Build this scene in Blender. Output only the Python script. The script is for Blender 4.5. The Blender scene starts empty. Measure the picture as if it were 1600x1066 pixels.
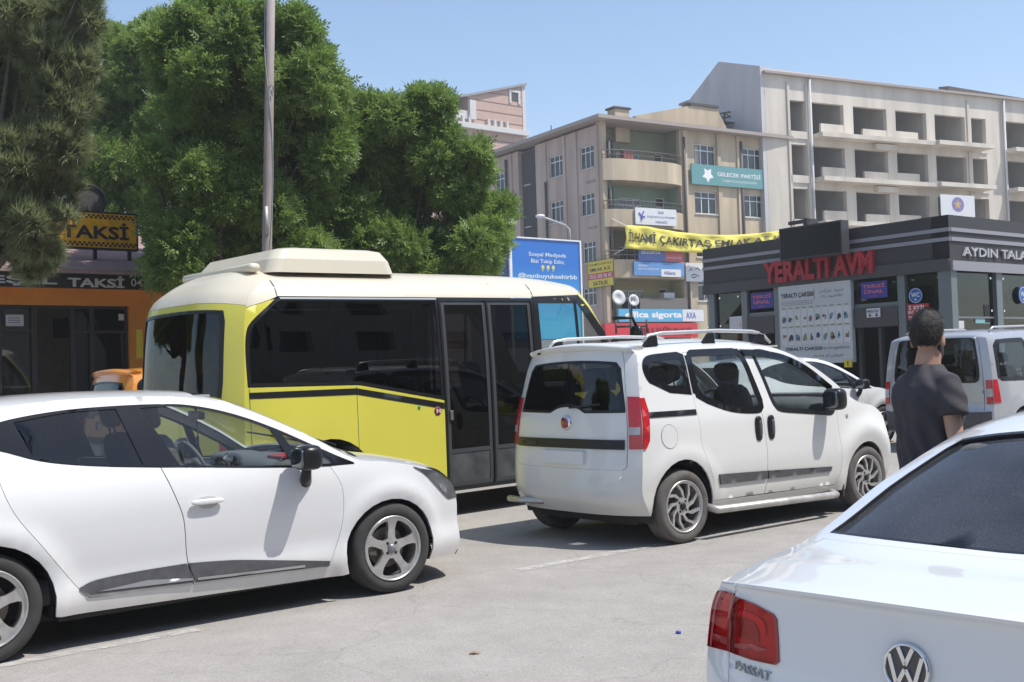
import bpy, bmesh, math, random
import numpy as np
from mathutils import Vector, Matrix
from mathutils.geometry import delaunay_2d_cdt

random.seed(7); RNG = np.random.default_rng(11)
SC = bpy.context.scene
COL = SC.collection

# ------------------------------------------------------------------ camera
F_PX, PITCH, ROLL, CAM_H = 1806.0, 1.71, -1.79, 1.519      # focal length in photo pixels (1600 wide), tilt, roll, eye height
def cam_axes():
    p, r = math.radians(PITCH), math.radians(ROLL)
    fwd = np.array([0, math.cos(p), math.sin(p)]); up = np.array([0, -math.sin(p), math.cos(p)]); rt = np.array([1., 0, 0])
    return math.cos(r)*rt+math.sin(r)*up, -math.sin(r)*rt+math.cos(r)*up, fwd
CR, CU, CF = cam_axes()
CAM = np.array([0, 0, CAM_H])
cd = bpy.data.cameras.new('camera'); cam = bpy.data.objects.new('camera', cd); COL.objects.link(cam)
cd.sensor_fit = 'HORIZONTAL'; cd.sensor_width = 36; cd.lens = F_PX*36/1600; cd.clip_start = .05; cd.clip_end = 3000
mw = Matrix.Identity(4)
for i in range(3):
    mw[i][0] = CR[i]; mw[i][1] = CU[i]; mw[i][2] = -CF[i]; mw[i][3] = CAM[i]
cam.matrix_world = mw
SC.camera = cam

# ------------------------------------------------------------------ sky, sun, exposure
SUN_EL, SUN_AZ = math.radians(62), math.atan2(.976, -.30)     # azimuth from +Y towards +X
w = bpy.data.worlds.new('World'); SC.world = w; w.use_nodes = True
nt = w.node_tree; bg = nt.nodes['Background']
sky = nt.nodes.new('ShaderNodeTexSky'); sky.sky_type = 'NISHITA'; sky.sun_disc = False
sky.sun_elevation = SUN_EL; sky.sun_rotation = SUN_AZ
sky.altitude = 300; sky.air_density = 1.0; sky.dust_density = .8; sky.ozone_density = .7
nt.links.new(sky.outputs[0], bg.inputs[0]); bg.inputs[1].default_value = .15
sl = bpy.data.lights.new('sun', 'SUN'); sl.energy = 3.9; sl.angle = math.radians(.53); sl.color = (1, .965, .90)
so = bpy.data.objects.new('sun', sl); COL.objects.link(so)
sd = Vector((math.sin(SUN_AZ)*math.cos(SUN_EL), math.cos(SUN_AZ)*math.cos(SUN_EL), math.sin(SUN_EL)))
so.rotation_euler = sd.to_track_quat('Z', 'Y').to_euler(); so.location = (20, -10, 40)
vs = SC.view_settings
vs.view_transform = 'Standard'; vs.look = 'None'; vs.exposure = 0.42; vs.gamma = 1.0; vs.use_curve_mapping = False
SC.cycles.max_bounces = 8; SC.cycles.transparent_max_bounces = 16; SC.cycles.caustics_reflective = False; SC.cycles.caustics_refractive = False
SC.cycles.use_denoising = True

# ------------------------------------------------------------------ ground shape and photo rays
ROAD_YAW = 38.0
RU = np.array([math.cos(math.radians(ROAD_YAW)), math.sin(math.radians(ROAD_YAW))])     # along the road
RN = np.array([-RU[1], RU[0]])                                                        # across, away from the camera
SLOPE, CROSS, CROSS0 = .0157, .043, 5.7
def gz(x, y):
    s = x*RU[0]+y*RU[1]; l = x*RN[0]+y*RN[1]
    return SLOPE*max(-60, min(s, 60)) - CROSS*max(0, min(CROSS0-l, 7))
def ray(px, py):
    return CR*((px-800)/F_PX)-CU*((py-533)/F_PX)+CF
def road(s, l): return np.array([RU[0]*s+RN[0]*l, RU[1]*s+RN[1]*l])

# ------------------------------------------------------------------ materials
MATS = {}
def mat(name, col, rough=.6, metal=0., coat=0., var=.0, vscale=6., bump=0., bscale=60., streak=False, spec=.5, dust=None, dust_z=.5, emis=0., trans=0.):
    if name in MATS: return MATS[name]
    m = bpy.data.materials.new(name); m.use_nodes = True; t = m.node_tree; b = t.nodes['Principled BSDF']
    b.inputs['Roughness'].default_value = rough; b.inputs['Metallic'].default_value = metal
    b.inputs['Coat Weight'].default_value = coat; b.inputs['Coat Roughness'].default_value = .03
    b.inputs['Specular IOR Level'].default_value = spec
    c4 = (*col, 1); b.inputs['Base Color'].default_value = c4
    tc = t.nodes.new('ShaderNodeTexCoord')
    src = None
    if var > 0:
        n = t.nodes.new('ShaderNodeTexNoise'); n.inputs['Scale'].default_value = vscale; n.inputs['Detail'].default_value = 6
        if streak:
            mpn = t.nodes.new('ShaderNodeMapping'); mpn.inputs['Scale'].default_value = (1, 1, .16); t.links.new(tc.outputs['Object'], mpn.inputs[0]); t.links.new(mpn.outputs[0], n.inputs['Vector'])
        else: t.links.new(tc.outputs['Object'], n.inputs['Vector'])
        mr = t.nodes.new('ShaderNodeMapRange'); mr.inputs[1].default_value = .3; mr.inputs[2].default_value = .7
        mr.inputs[3].default_value = 1-var; mr.inputs[4].default_value = 1+var*.6
        t.links.new(n.outputs[0], mr.inputs[0])
        mx = t.nodes.new('ShaderNodeVectorMath'); mx.operation = 'SCALE'; mx.inputs[0].default_value = col
        t.links.new(mr.outputs[0], mx.inputs['Scale']); src = mx.outputs[0]
        rr = t.nodes.new('ShaderNodeMapRange'); rr.inputs[3].default_value = max(.02, rough-.1); rr.inputs[4].default_value = min(1, rough+.15)
        t.links.new(n.outputs[0], rr.inputs[0]); t.links.new(rr.outputs[0], b.inputs['Roughness'])
    if dust:
        sx = t.nodes.new('ShaderNodeSeparateXYZ'); t.links.new(tc.outputs['Object'], sx.inputs[0])
        n2 = t.nodes.new('ShaderNodeTexNoise'); n2.inputs['Scale'].default_value = 9; n2.inputs['Detail'].default_value = 8
        t.links.new(tc.outputs['Object'], n2.inputs['Vector'])
        ma = t.nodes.new('ShaderNodeMath'); ma.operation = 'MULTIPLY_ADD'; ma.inputs[1].default_value = .14; t.links.new(n2.outputs[0], ma.inputs[0]); t.links.new(sx.outputs[2], ma.inputs[2])
        mr2 = t.nodes.new('ShaderNodeMapRange'); mr2.inputs[1].default_value = dust_z+.10; mr2.inputs[2].default_value = .22; mr2.inputs[3].default_value = 0; mr2.inputs[4].default_value = .55
        t.links.new(ma.outputs[0], mr2.inputs[0])
        mc = t.nodes.new('ShaderNodeMix'); mc.data_type = 'RGBA'; mc.inputs[6].default_value = c4; mc.inputs[7].default_value = (*dust, 1)
        if src: t.links.new(src, mc.inputs[6])
        t.links.new(mr2.outputs[0], mc.inputs[0]); src = mc.outputs[2]
        mm = t.nodes.new('ShaderNodeMath'); mm.operation = 'SUBTRACT'; mm.inputs[0].default_value = coat; t.links.new(mr2.outputs[0], mm.inputs[1]); mm.use_clamp = True
        t.links.new(mm.outputs[0], b.inputs['Coat Weight'])
    if src: t.links.new(src, b.inputs['Base Color'])
    if bump > 0:
        nb = t.nodes.new('ShaderNodeTexNoise'); nb.inputs['Scale'].default_value = bscale; nb.inputs['Detail'].default_value = 5
        t.links.new(tc.outputs['Object'], nb.inputs['Vector'])
        bp = t.nodes.new('ShaderNodeBump'); bp.inputs['Strength'].default_value = bump; bp.inputs['Distance'].default_value = .02
        t.links.new(nb.outputs[0], bp.inputs['Height']); t.links.new(bp.outputs[0], b.inputs['Normal'])
    if emis > 0:
        b.inputs['Emission Color'].default_value = c4; b.inputs['Emission Strength'].default_value = emis
    MATS[name] = m
    return m
def glass(name, tint, rough=.0, ior=1.5, dirt=0., dcol=(.5, .48, .45)):
    if name in MATS: return MATS[name]
    m = bpy.data.materials.new(name); m.use_nodes = True; t = m.node_tree
    t.nodes.remove(t.nodes['Principled BSDF']); o = t.nodes['Material Output']
    tr = t.nodes.new('ShaderNodeBsdfTransparent'); tr.inputs[0].default_value = (*tint, 1)
    gl = t.nodes.new('ShaderNodeBsdfGlossy'); gl.inputs['Roughness'].default_value = rough
    lw = t.nodes.new('ShaderNodeLayerWeight'); lw.inputs[0].default_value = .5; f0 = ((ior-1)/(ior+1))**2
    pw = t.nodes.new('ShaderNodeMath'); pw.operation = 'POWER'; pw.inputs[1].default_value = 5; t.links.new(lw.outputs['Facing'], pw.inputs[0])      # Schlick's reflectance of a thin pane, same from both sides
    fr = t.nodes.new('ShaderNodeMath'); fr.operation = 'MULTIPLY_ADD'; fr.inputs[1].default_value = 1-f0; fr.inputs[2].default_value = f0*1.6; t.links.new(pw.outputs[0], fr.inputs[0])
    mx = t.nodes.new('ShaderNodeMixShader'); t.links.new(fr.outputs[0], mx.inputs[0]); t.links.new(tr.outputs[0], mx.inputs[1]); t.links.new(gl.outputs[0], mx.inputs[2])
    out = mx
    if dirt > 0:
        tc = t.nodes.new('ShaderNodeTexCoord'); n = t.nodes.new('ShaderNodeTexNoise'); n.inputs['Scale'].default_value = 240; n.inputs['Detail'].default_value = 2
        t.links.new(tc.outputs['Object'], n.inputs['Vector'])
        n3 = t.nodes.new('ShaderNodeTexNoise'); n3.inputs['Scale'].default_value = 3; t.links.new(tc.outputs['Object'], n3.inputs['Vector'])
        mr = t.nodes.new('ShaderNodeMapRange'); mr.inputs[1].default_value = .48; mr.inputs[2].default_value = .72; mr.inputs[3].default_value = dirt*.7; mr.inputs[4].default_value = dirt*1.5
        t.links.new(n.outputs[0], mr.inputs[0])
        mm = t.nodes.new('ShaderNodeMath'); mm.operation = 'MULTIPLY'; t.links.new(mr.outputs[0], mm.inputs[0])
        mr3 = t.nodes.new('ShaderNodeMapRange'); mr3.inputs[1].default_value = .3; mr3.inputs[2].default_value = .7; mr3.inputs[3].default_value = .6; mr3.inputs[4].default_value = 1.3
        t.links.new(n3.outputs[0], mr3.inputs[0]); t.links.new(mr3.outputs[0], mm.inputs[1])
        df = t.nodes.new('ShaderNodeBsdfDiffuse'); df.inputs[0].default_value = (*dcol, 1)
        m2 = t.nodes.new('ShaderNodeMixShader'); t.links.new(mm.outputs[0], m2.inputs[0]); t.links.new(mx.outputs[0], m2.inputs[1]); t.links.new(df.outputs[0], m2.inputs[2]); out = m2
    t.links.new(out.outputs[0], o.inputs[0])
    MATS[name] = m
    return m

# ------------------------------------------------------------------ mesh helpers
def tag(o, label=None, cat=None, group=None, kind=None):
    if label: o['label'] = label
    if cat: o['category'] = cat
    if group: o['group'] = group
    if kind: o['kind'] = kind
    return o
def root_of(o):
    while o.parent: o = o.parent
    return o
def mk(name, v, f, m, parent=None, smooth=False, world=False, **kw):
    """one mesh object; world=True means the vertices are world coordinates and get moved into the root's frame"""
    v = np.asarray(v, dtype=float).reshape(-1, 3)
    if world and parent is not None: v = v-np.array(root_of(parent).location)
    me = bpy.data.meshes.new(name)
    me.from_pydata([tuple(p) for p in v], [], [tuple(int(i) for i in q) for q in f])
    if m: me.materials.append(m if not isinstance(m, str) else MATS[m])
    if smooth:
        me.polygons.foreach_set('use_smooth', [True]*len(me.polygons))
    me.update()
    o = bpy.data.objects.new(name, me); COL.objects.link(o)
    if parent is not None: o.parent = parent
    return tag(o, **kw)
def mk_tris(name, v, tri, m, parent=None, smooth=False, **kw):
    """fast path for big triangle soups (numpy arrays)"""
    v = np.asarray(v, np.float32); tri = np.asarray(tri, np.int32); n = len(tri)
    me = bpy.data.meshes.new(name); me.vertices.add(len(v)); me.vertices.foreach_set('co', v.ravel())
    me.loops.add(n*3); me.loops.foreach_set('vertex_index', tri.ravel())
    me.polygons.add(n); me.polygons.foreach_set('loop_start', np.arange(0, n*3, 3, dtype=np.int32))
    me.update(calc_edges=True); me.validate()
    if smooth: me.polygons.foreach_set('use_smooth', [True]*len(me.polygons))
    me.materials.append(m if not isinstance(m, str) else MATS[m])
    o = bpy.data.objects.new(name, me); COL.objects.link(o)
    if parent is not None: o.parent = parent
    return tag(o, **kw)
def empty(name, loc=(0, 0, 0), rot=None, **kw):
    o = bpy.data.objects.new(name, None); COL.objects.link(o); o.location = [float(a) for a in loc]
    o.empty_display_size = .2
    if rot is not None: o.rotation_euler = rot
    return tag(o, **kw)
def copy_tree(o, parent=None):
    c = o.copy(); COL.objects.link(c)
    if parent is not None: c.parent = parent
    for ch in list(o.children): copy_tree(ch, c)
    return c
class MB:
    """collects simple shapes into one mesh"""
    def __init__(s): s.v = []; s.f = []
    def add(s, v, f):
        n = len(s.v); s.v.extend([tuple(p) for p in v]); s.f.extend([tuple(i+n for i in q) for q in f]); return s
    def box(s, x0, x1, y0, y1, z0, z1):
        return s.add([(x0, y0, z0), (x1, y0, z0), (x1, y1, z0), (x0, y1, z0), (x0, y0, z1), (x1, y0, z1), (x1, y1, z1), (x0, y1, z1)], BOXF)
    def bev(s, x0, x1, y0, y1, z0, z1, b=.02, seg=2):
        bm = bmesh.new(); bmesh.ops.create_cube(bm, size=1)
        for p in bm.verts: p.co = Vector(((x0+x1)/2+p.co.x*(x1-x0), (y0+y1)/2+p.co.y*(y1-y0), (z0+z1)/2+p.co.z*(z1-z0)))
        bmesh.ops.bevel(bm, geom=bm.edges[:], offset=b, segments=seg, affect='EDGES', profile=.5)
        bm.verts.index_update(); s.add([p.co[:] for p in bm.verts], [[q.index for q in fc.verts] for fc in bm.faces]); bm.free(); return s
    def tube(s, pts, r, n=8, caps=True, squash=1.):
        pts = [np.asarray(p, float) for p in pts]; rs = r if hasattr(r, '__len__') else [r]*len(pts)
        v = []; f = []; up = None
        for i, p in enumerate(pts):
            d = pts[min(i+1, len(pts)-1)]-pts[max(i-1, 0)]; d /= (np.linalg.norm(d)+1e-9)
            a = np.array([0, 0, 1.]) if abs(d[2]) < .9 else np.array([1., 0, 0])
            if up is None: e1 = np.cross(d, a)
            else: e1 = up-d*(up@d)
            e1 /= np.linalg.norm(e1)+1e-9; up = e1; e2 = np.cross(d, e1)
            for k in range(n):
                t = 2*math.pi*k/n; v.append(p+rs[i]*(math.cos(t)*e1+math.sin(t)*squash*e2))
        for i in range(len(pts)-1):
            for k in range(n):
                a = i*n+k; b = i*n+(k+1) % n; f.append((a, b, b+n, a+n))
        if caps:
            f.append(tuple(reversed(range(n)))); f.append(tuple(range((len(pts)-1)*n, len(pts)*n)))
        return s.add(v, f)
    def lathe(s, prof, n=32, c=(0, 0, 0), axis='y'):
        """prof: list of (r, a) with a along the axis"""
        v = []; f = []
        for (r, a) in prof:
            for k in range(n):
                t = 2*math.pi*k/n
                if axis == 'y': v.append((c[0]+r*math.cos(t), c[1]+a, c[2]+r*math.sin(t)))
                else: v.append((c[0]+r*math.cos(t), c[1]+r*math.sin(t), c[2]+a))
        m = len(prof)
        for i in range(m-1):
            for k in range(n):
                f.append((i*n+k, i*n+(k+1) % n, (i+1)*n+(k+1) % n, (i+1)*n+k))
        return s.add(v, f)
    def sup(s, c, r, e=.5, n=14, mtx=None):
        """rounded box / ellipsoid"""
        v = []; f = []
        def p(x, k): return math.copysign(abs(x)**k, x)
        for i in range(n+1):
            a = -math.pi/2+math.pi*i/n
            for j in range(2*n):
                b = 2*math.pi*j/(2*n)
                q = np.array([r[0]*p(math.cos(a), e)*p(math.cos(b), e), r[1]*p(math.cos(a), e)*p(math.sin(b), e), r[2]*p(math.sin(a), e)])
                if mtx is not None: q = np.array(mtx) @ q
                v.append(q+np.asarray(c))
        for i in range(n):
            for j in range(2*n):
                f.append((i*2*n+j, i*2*n+(j+1) % (2*n), (i+1)*2*n+(j+1) % (2*n), (i+1)*2*n+j))
        return s.add(v, f)
    def build(s, name, m, parent=None, smooth=False, **kw): return mk(name, s.v, s.f, m, parent, smooth, **kw)
BOXF = [(0, 3, 2, 1), (4, 5, 6, 7), (0, 1, 5, 4), (1, 2, 6, 5), (2, 3, 7, 6), (3, 0, 4, 7)]
def cr(pts, n=6):
    """open Catmull-Rom through 2-D points"""
    P = np.array(pts, float); out = []
    Q = np.vstack([2*P[0]-P[1], P, 2*P[-1]-P[-2]])
    for i in range(1, len(Q)-2):
        a, b, c, d = Q[i-1], Q[i], Q[i+1], Q[i+2]
        for k in range(n):
            t = k/n; out.append(.5*((2*b)+(c-a)*t+(2*a-5*b+4*c-d)*t*t+(3*b-a-3*c+d)*t**3))
    out.append(P[-1]); return [tuple(q) for q in out]
def inside(p, poly):
    p = np.asarray(p); poly = np.asarray(poly); x, y = p[:, 0], p[:, 1]; r = np.zeros(len(p), bool); n = len(poly)
    for i in range(n):
        x0, y0 = poly[i]; x1, y1 = poly[(i+1) % n]
        if y0 == y1: continue
        c = ((y0 > y) != (y1 > y)) & (x < (x1-x0)*(y-y0)/(y1-y0)+x0); r ^= c
    return r
def area(poly):
    p = np.asarray(poly); q = np.roll(p, -1, 0); return .5*float(np.sum(p[:, 0]*q[:, 1]-q[:, 0]*p[:, 1]))
def clean(poly, eps=1e-3):
    out = []
    for p in poly:
        if not out or math.hypot(p[0]-out[-1][0], p[1]-out[-1][1]) > eps: out.append((float(p[0]), float(p[1])))
    while len(out) > 3 and math.hypot(out[0][0]-out[-1][0], out[0][1]-out[-1][1]) <= eps: out.pop()
    return out
def inset(poly, d):
    p = np.asarray(clean(poly)); s = 1 if area(p) > 0 else -1; n = len(p); out = []
    for i in range(n):
        a, b, c = p[i-1], p[i], p[(i+1) % n]; u = b-a; v = c-b
        nu = np.array([-u[1], u[0]])/np.hypot(*u)*s; nv = np.array([-v[1], v[0]])/np.hypot(*v)*s
        m = nu+nv; k = m@m
        out.append(tuple(b+m*min(2*d/max(k, .5), d*2)) if k > 1e-6 else tuple(b))
    return out
def resample(poly, sp):
    out = []; n = len(poly)
    for i in range(n):
        a = np.array(poly[i]); b = np.array(poly[(i+1) % n]); L = np.hypot(*(b-a)); k = max(1, int(math.ceil(L/sp)))
        for j in range(k): out.append(a+(b-a)*j/k)
    return np.array(out)
def tri2d(outline, holes, sp, aniso=(1, 1)):
    sc = np.array(aniso); loops = [resample((np.array(clean(l))*sc).tolist(), sp) for l in [outline]+list(holes)]
    pts = []; edges = []
    for l in loops:
        n0 = len(pts); pts.extend(l.tolist()); edges += [(n0+i, n0+(i+1) % len(l)) for i in range(len(l))]
    B = np.array(pts); lo, hi = B.min(0), B.max(0)
    gx = np.arange(lo[0], hi[0]+sp, sp); gy = np.arange(lo[1], hi[1]+sp, sp*.87)
    G = np.array([(x+(sp/2 if j % 2 else 0), y) for j, y in enumerate(gy) for x in gx])
    k = inside(G, loops[0])
    for h in loops[1:]: k &= ~inside(G, h)
    G = G[k]
    if len(G):
        keep = np.ones(len(G), bool)
        for c0 in range(0, len(G), 2000):
            g = G[c0:c0+2000]; d2 = ((g[:, None, :]-B[None])**2).sum(2).min(1); keep[c0:c0+2000] = d2 > (.5*sp)**2
        G = G[keep]; pts.extend(G.tolist())
    r = delaunay_2d_cdt([Vector(p) for p in pts], edges, [], 0, 1e-5)
    V = np.array([v[:] for v in r[0]]); T = np.array([f for f in r[2] if len(f) == 3])
    cen = V[T].mean(1); k = inside(cen, loops[0])
    for h in loops[1:]: k &= ~inside(cen, h)
    T = T[k]
    a = V[T]; cr_ = (a[:, 1, 0]-a[:, 0, 0])*(a[:, 2, 1]-a[:, 0, 1])-(a[:, 1, 1]-a[:, 0, 1])*(a[:, 2, 0]-a[:, 0, 0])
    T = T[np.abs(cr_) > 1e-9]; cr_ = cr_[np.abs(cr_) > 1e-9]; T[cr_ < 0] = T[cr_ < 0][:, ::-1]
    return V/sc, T
def panel(name, outline, holes, mapf, sp, m, parent, flip=False, off=0., flange=.012, aniso=(1, 1), smooth=True, **kw):
    """a curved sheet: the 2-D outline (with holes) carried by mapf(points, offset) into 3-D, with a turned-in rim"""
    V, T = tri2d(outline, holes, sp, aniso)
    P = mapf(V, off); tris = [tuple(t) for t in T]
    if flip: tris = [t[::-1] for t in tris]
    if flange > 0:
        cnt = {}
        for t in tris:
            for a, b in ((t[0], t[1]), (t[1], t[2]), (t[2], t[0])): cnt[(a, b)] = 1
        be = [(a, b) for (a, b) in cnt if (b, a) not in cnt]
        ids = sorted({i for e in be for i in e}); n0 = len(P); mp = {i: n0+2*k for k, i in enumerate(ids)}
        Q = mapf(V[ids], off-flange); ex = np.empty((2*len(ids), 3)); ex[0::2] = P[ids]; ex[1::2] = Q
        P = np.vstack([P, ex]); faces = list(tris)
        for a, b in be: faces.append((mp[b], mp[a], mp[a]+1, mp[b]+1))
    else: faces = tris
    return mk(name, P, faces, m, parent, smooth, **kw)
def interp(tab, x):
    """smooth 1-D table lookup (cubic Hermite, vectorised)"""
    t = np.asarray(tab, float); xs, ys = t[:, 0], t[:, 1]; x = np.clip(np.asarray(x, float), xs[0], xs[-1])
    d = np.gradient(ys, xs); i = np.clip(np.searchsorted(xs, x)-1, 0, len(xs)-2)
    h = xs[i+1]-xs[i]; u = (x-xs[i])/h
    return (2*u**3-3*u**2+1)*ys[i]+(u**3-2*u**2+u)*h*d[i]+(-2*u**3+3*u**2)*ys[i+1]+(u**3-u**2)*h*d[i+1]
def rect(u0, u1, z0, z1): return [(u0, z0), (u1, z0), (u1, z1), (u0, z1)]
def circle(cx, cy, r, n=24, ry=None): return [(cx+r*math.cos(2*math.pi*k/n), cy+(ry or r)*math.sin(2*math.pi*k/n)) for k in range(n)]

# ------------------------------------------------------------------ lettering
def text_mesh(s, bold=0., extrude=0.):
    c = bpy.data.curves.new('t', 'FONT'); c.body = s; c.size = 1; c.offset = bold; c.extrude = extrude; c.resolution_u = 3; c.align_x = 'LEFT'
    o = bpy.data.objects.new('t', c); COL.objects.link(o)
    dg = bpy.context.evaluated_depsgraph_get(); me = bpy.data.meshes.new_from_object(o.evaluated_get(dg), depsgraph=dg)
    v = np.array([p.co[:] for p in me.vertices]) if len(me.vertices) else np.zeros((0, 3)); f = [tuple(p.vertices) for p in me.polygons]
    bpy.data.objects.remove(o); bpy.data.curves.remove(c); bpy.data.meshes.remove(me)
    return v, f
def islands(v, f):
    par = list(range(len(v)))
    def find(a):
        while par[a] != a: par[a] = par[par[a]]; a = par[a]
        return a
    for q in f:
        for a in q[1:]: par[find(a)] = find(q[0])
    g = {}
    for q in f: g.setdefault(find(q[0]), []).append(q)
    boxes = []
    for k, fs in g.items():
        ids = sorted({i for q in fs for i in q}); boxes.append([v[ids][:, 0].min(), v[ids][:, 0].max(), fs])
    boxes.sort(key=lambda b: b[0]); out = []
    for b in boxes:
        if out and b[0] < out[-1][1]-.3*min(b[1]-b[0], out[-1][1]-out[-1][0]): out[-1][1] = max(out[-1][1], b[1]); out[-1][2] += b[2]
        else: out.append(b)
    return [b[2] for b in out]
def lettering(s, to3d, uc, zc, width, height, m, parent, name='lettering', bold=0., extrude=0., split=False, d=.004, world=True, shear=0.):
    """flat or raised letters centred at (uc, zc); to3d(u, z, d) -> 3-D"""
    v, f = text_mesh(s, bold, 0)
    if not len(v): return []
    lo, hi = v.min(0), v.max(0); sx = width/(hi[0]-lo[0]); sy = height/(hi[1]-lo[1])
    u = (v[:, 0]-(lo[0]+hi[0])/2)*sx; z = (v[:, 1]-(lo[1]+hi[1])/2)*sy
    groups = islands(v, f); out = []
    if not split and len(groups) > 3: groups = [f]
    for fs in groups:
        ids = sorted({i for q in fs for i in q}); mp = {a: k for k, a in enumerate(ids)}; n = len(ids)
        front = [to3d(uc+u[i]+shear*z[i], zc+z[i], d+extrude) for i in ids]; ff = [tuple(mp[i] for i in q) for q in fs]
        if extrude > 0:
            back = [to3d(uc+u[i]+shear*z[i], zc+z[i], d) for i in ids]; ed = set()
            for q in ff:
                for a, b in zip(q, q[1:]+q[:1]): ed.add((a, b))
            side = [(b, a, a+n, b+n) for a, b in ed if (b, a) not in ed]
            out.append(mk(name, front+back, ff+side, m, parent, world=world))
        else: out.append(mk(name, front, ff, m, parent, world=world))
    return out
# ================================================================== vehicles
BLACK = mat('black_plastic', (.014, .014, .016), .32, spec=.35)
DGREY = mat('grey_plastic', (.075, .075, .08), .55, var=.2, vscale=20)
RUBBER = mat('tyre_rubber', (.045, .043, .042), .85, var=.25, vscale=14)
DUSTYR = mat('dusty_tyre', (.115, .105, .095), .9, var=.25, vscale=14)
ALLOY = mat('alloy', (.55, .54, .52), .35, metal=.7, var=.18, vscale=18)
STEEL = mat('brake_steel', (.22, .2, .18), .5, metal=.6)
CHROME = mat('chrome', (.75, .76, .78), .12, metal=1.)
RED_L = mat('red_lens', (.50, .016, .022), .15, coat=.6, var=.2, vscale=30)
DRED_L = mat('dark_red_lens', (.26, .010, .014), .12, coat=.8)
CLEAR_L = mat('clear_lens', (.42, .43, .44), .12, coat=.8, var=.3, vscale=25)
LAMPIN = mat('lamp_reflector', (.30, .31, .33), .25, metal=.5, var=.3, vscale=30)
SEAT = mat('seat_cloth', (.11, .11, .115), .9, var=.3, vscale=30)
DASH = mat('dashboard_plastic', (.11, .115, .12), .7, var=.15)
UNDER = mat('underbody', (.035, .034, .033), .95)
TRIM = mat('gloss_black', (.007, .007, .009), .14, spec=.5)
GL_CLEAR = glass('window_glass', (.82, .86, .84))
GL_DARK = glass('tinted_glass', (.20, .205, .21))
GL_VDARK = glass('privacy_glass', (.035, .037, .04))
GL_MED = glass('smoked_glass', (.62, .66, .65))
GL_BOOT = glass('dusty_tinted_glass', (.05, .05, .055), dirt=.22, dcol=(.22, .235, .28))
PLATE = mat('plate_white', (.7, .7, .7), .4)
WHITE = mat('white_paint', (.72, .72, .725), .32, coat=.9, dust=(.45, .41, .34), dust_z=.34)
WHITE2 = mat('dusty_white_paint', (.70, .695, .675), .36, coat=.7, dust=(.42, .38, .30), dust_z=.62)
SILVER = mat('silver_paint', (.46, .47, .50), .38, metal=.35, coat=.8, dust=(.4, .37, .32), dust_z=.4)
ORANGE = mat('orange_paint', (.72, .26, .02), .35, coat=.8)
WHITE3 = mat('pearl_white_paint', (.74, .75, .76), .28, coat=1.)
YELLOW = mat('bus_yellow', (.66, .60, .075), .38, coat=.6, var=.03, vscale=2)
CREAM = mat('bus_cream', (.63, .575, .455), .42, coat=.4, var=.04, vscale=2)

# ================================================================== ground
def gnd(px, py, it=6):
    d = ray(px, py); z = 0.
    for _ in range(it):
        t = (z-CAM[2])/d[2]; P = CAM+d*t; z = gz(P[0], P[1])
    return P
def road_pt(s, l, dz=0.):
    p = road(s, l); return (p[0], p[1], gz(p[0], p[1])+dz)
def asphalt():
    m = bpy.data.materials.new('asphalt'); m.use_nodes = True; t = m.node_tree; b = t.nodes['Principled BSDF']; L = t.links.new
    tc = t.nodes.new('ShaderNodeTexCoord')
    def noise(sc, det=6, rough=.6):
        n = t.nodes.new('ShaderNodeTexNoise'); n.inputs['Scale'].default_value = sc; n.inputs['Detail'].default_value = det; n.inputs['Roughness'].default_value = rough; L(tc.outputs['Object'], n.inputs['Vector']); return n.outputs[0]
    def ramp(src, a, b_, lo, hi):
        r = t.nodes.new('ShaderNodeMapRange'); r.inputs[1].default_value = a; r.inputs[2].default_value = b_; r.inputs[3].default_value = lo; r.inputs[4].default_value = hi; L(src, r.inputs[0]); return r.outputs[0]
    def mul(a, b_):
        q = t.nodes.new('ShaderNodeMath'); q.operation = 'MULTIPLY'; L(a, q.inputs[0]); L(b_, q.inputs[1]); return q.outputs[0]
    big = ramp(noise(.55, 5), .3, .7, .90, 1.06); mid_ = ramp(noise(3.2, 8, .7), .35, .75, 1.05, .86); fine = ramp(noise(95, 3), .3, .75, 1.12, .80)
    spots = ramp(noise(7.5, 6, .75), .66, .74, 1., .72)
    vo = t.nodes.new('ShaderNodeTexVoronoi'); vo.inputs['Scale'].default_value = 70; L(tc.outputs['Object'], vo.inputs['Vector']); st = ramp(vo.outputs['Distance'], 0, .7, 1.07, .90)
    wv = t.nodes.new('ShaderNodeTexVoronoi'); wv.feature = 'DISTANCE_TO_EDGE'; wv.inputs['Scale'].default_value = .55
    nz = t.nodes.new('ShaderNodeTexNoise'); nz.inputs['Scale'].default_value = 2.5; nz.inputs['Detail'].default_value = 6; L(tc.outputs['Object'], nz.inputs['Vector'])
    va = t.nodes.new('ShaderNodeVectorMath'); va.operation = 'MULTIPLY_ADD'; va.inputs[1].default_value = (.5, .5, .5); L(nz.outputs['Color'], va.inputs[0]); L(tc.outputs['Object'], va.inputs[2]); L(va.outputs[0], wv.inputs['Vector'])
    crack = ramp(wv.outputs['Distance'], .0, .006, .84, 1.); oil = ramp(noise(1.1, 7, .72), .64, .74, 1., .80)
    k = mul(mul(mul(mul(big, mid_), mul(fine, st)), spots), mul(crack, oil))
    v = t.nodes.new('ShaderNodeVectorMath'); v.operation = 'SCALE'; v.inputs[0].default_value = (.36, .337, .312); L(k, v.inputs['Scale']); L(v.outputs[0], b.inputs['Base Color'])
    b.inputs['Roughness'].default_value = .88; b.inputs['Specular IOR Level'].default_value = .3
    bp = t.nodes.new('ShaderNodeBump'); bp.inputs['Strength'].default_value = .5; bp.inputs['Distance'].default_value = .006; L(fine, bp.inputs['Height']); L(bp.outputs[0], b.inputs['Normal'])
    MATS['asphalt'] = m
asphalt()
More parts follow.
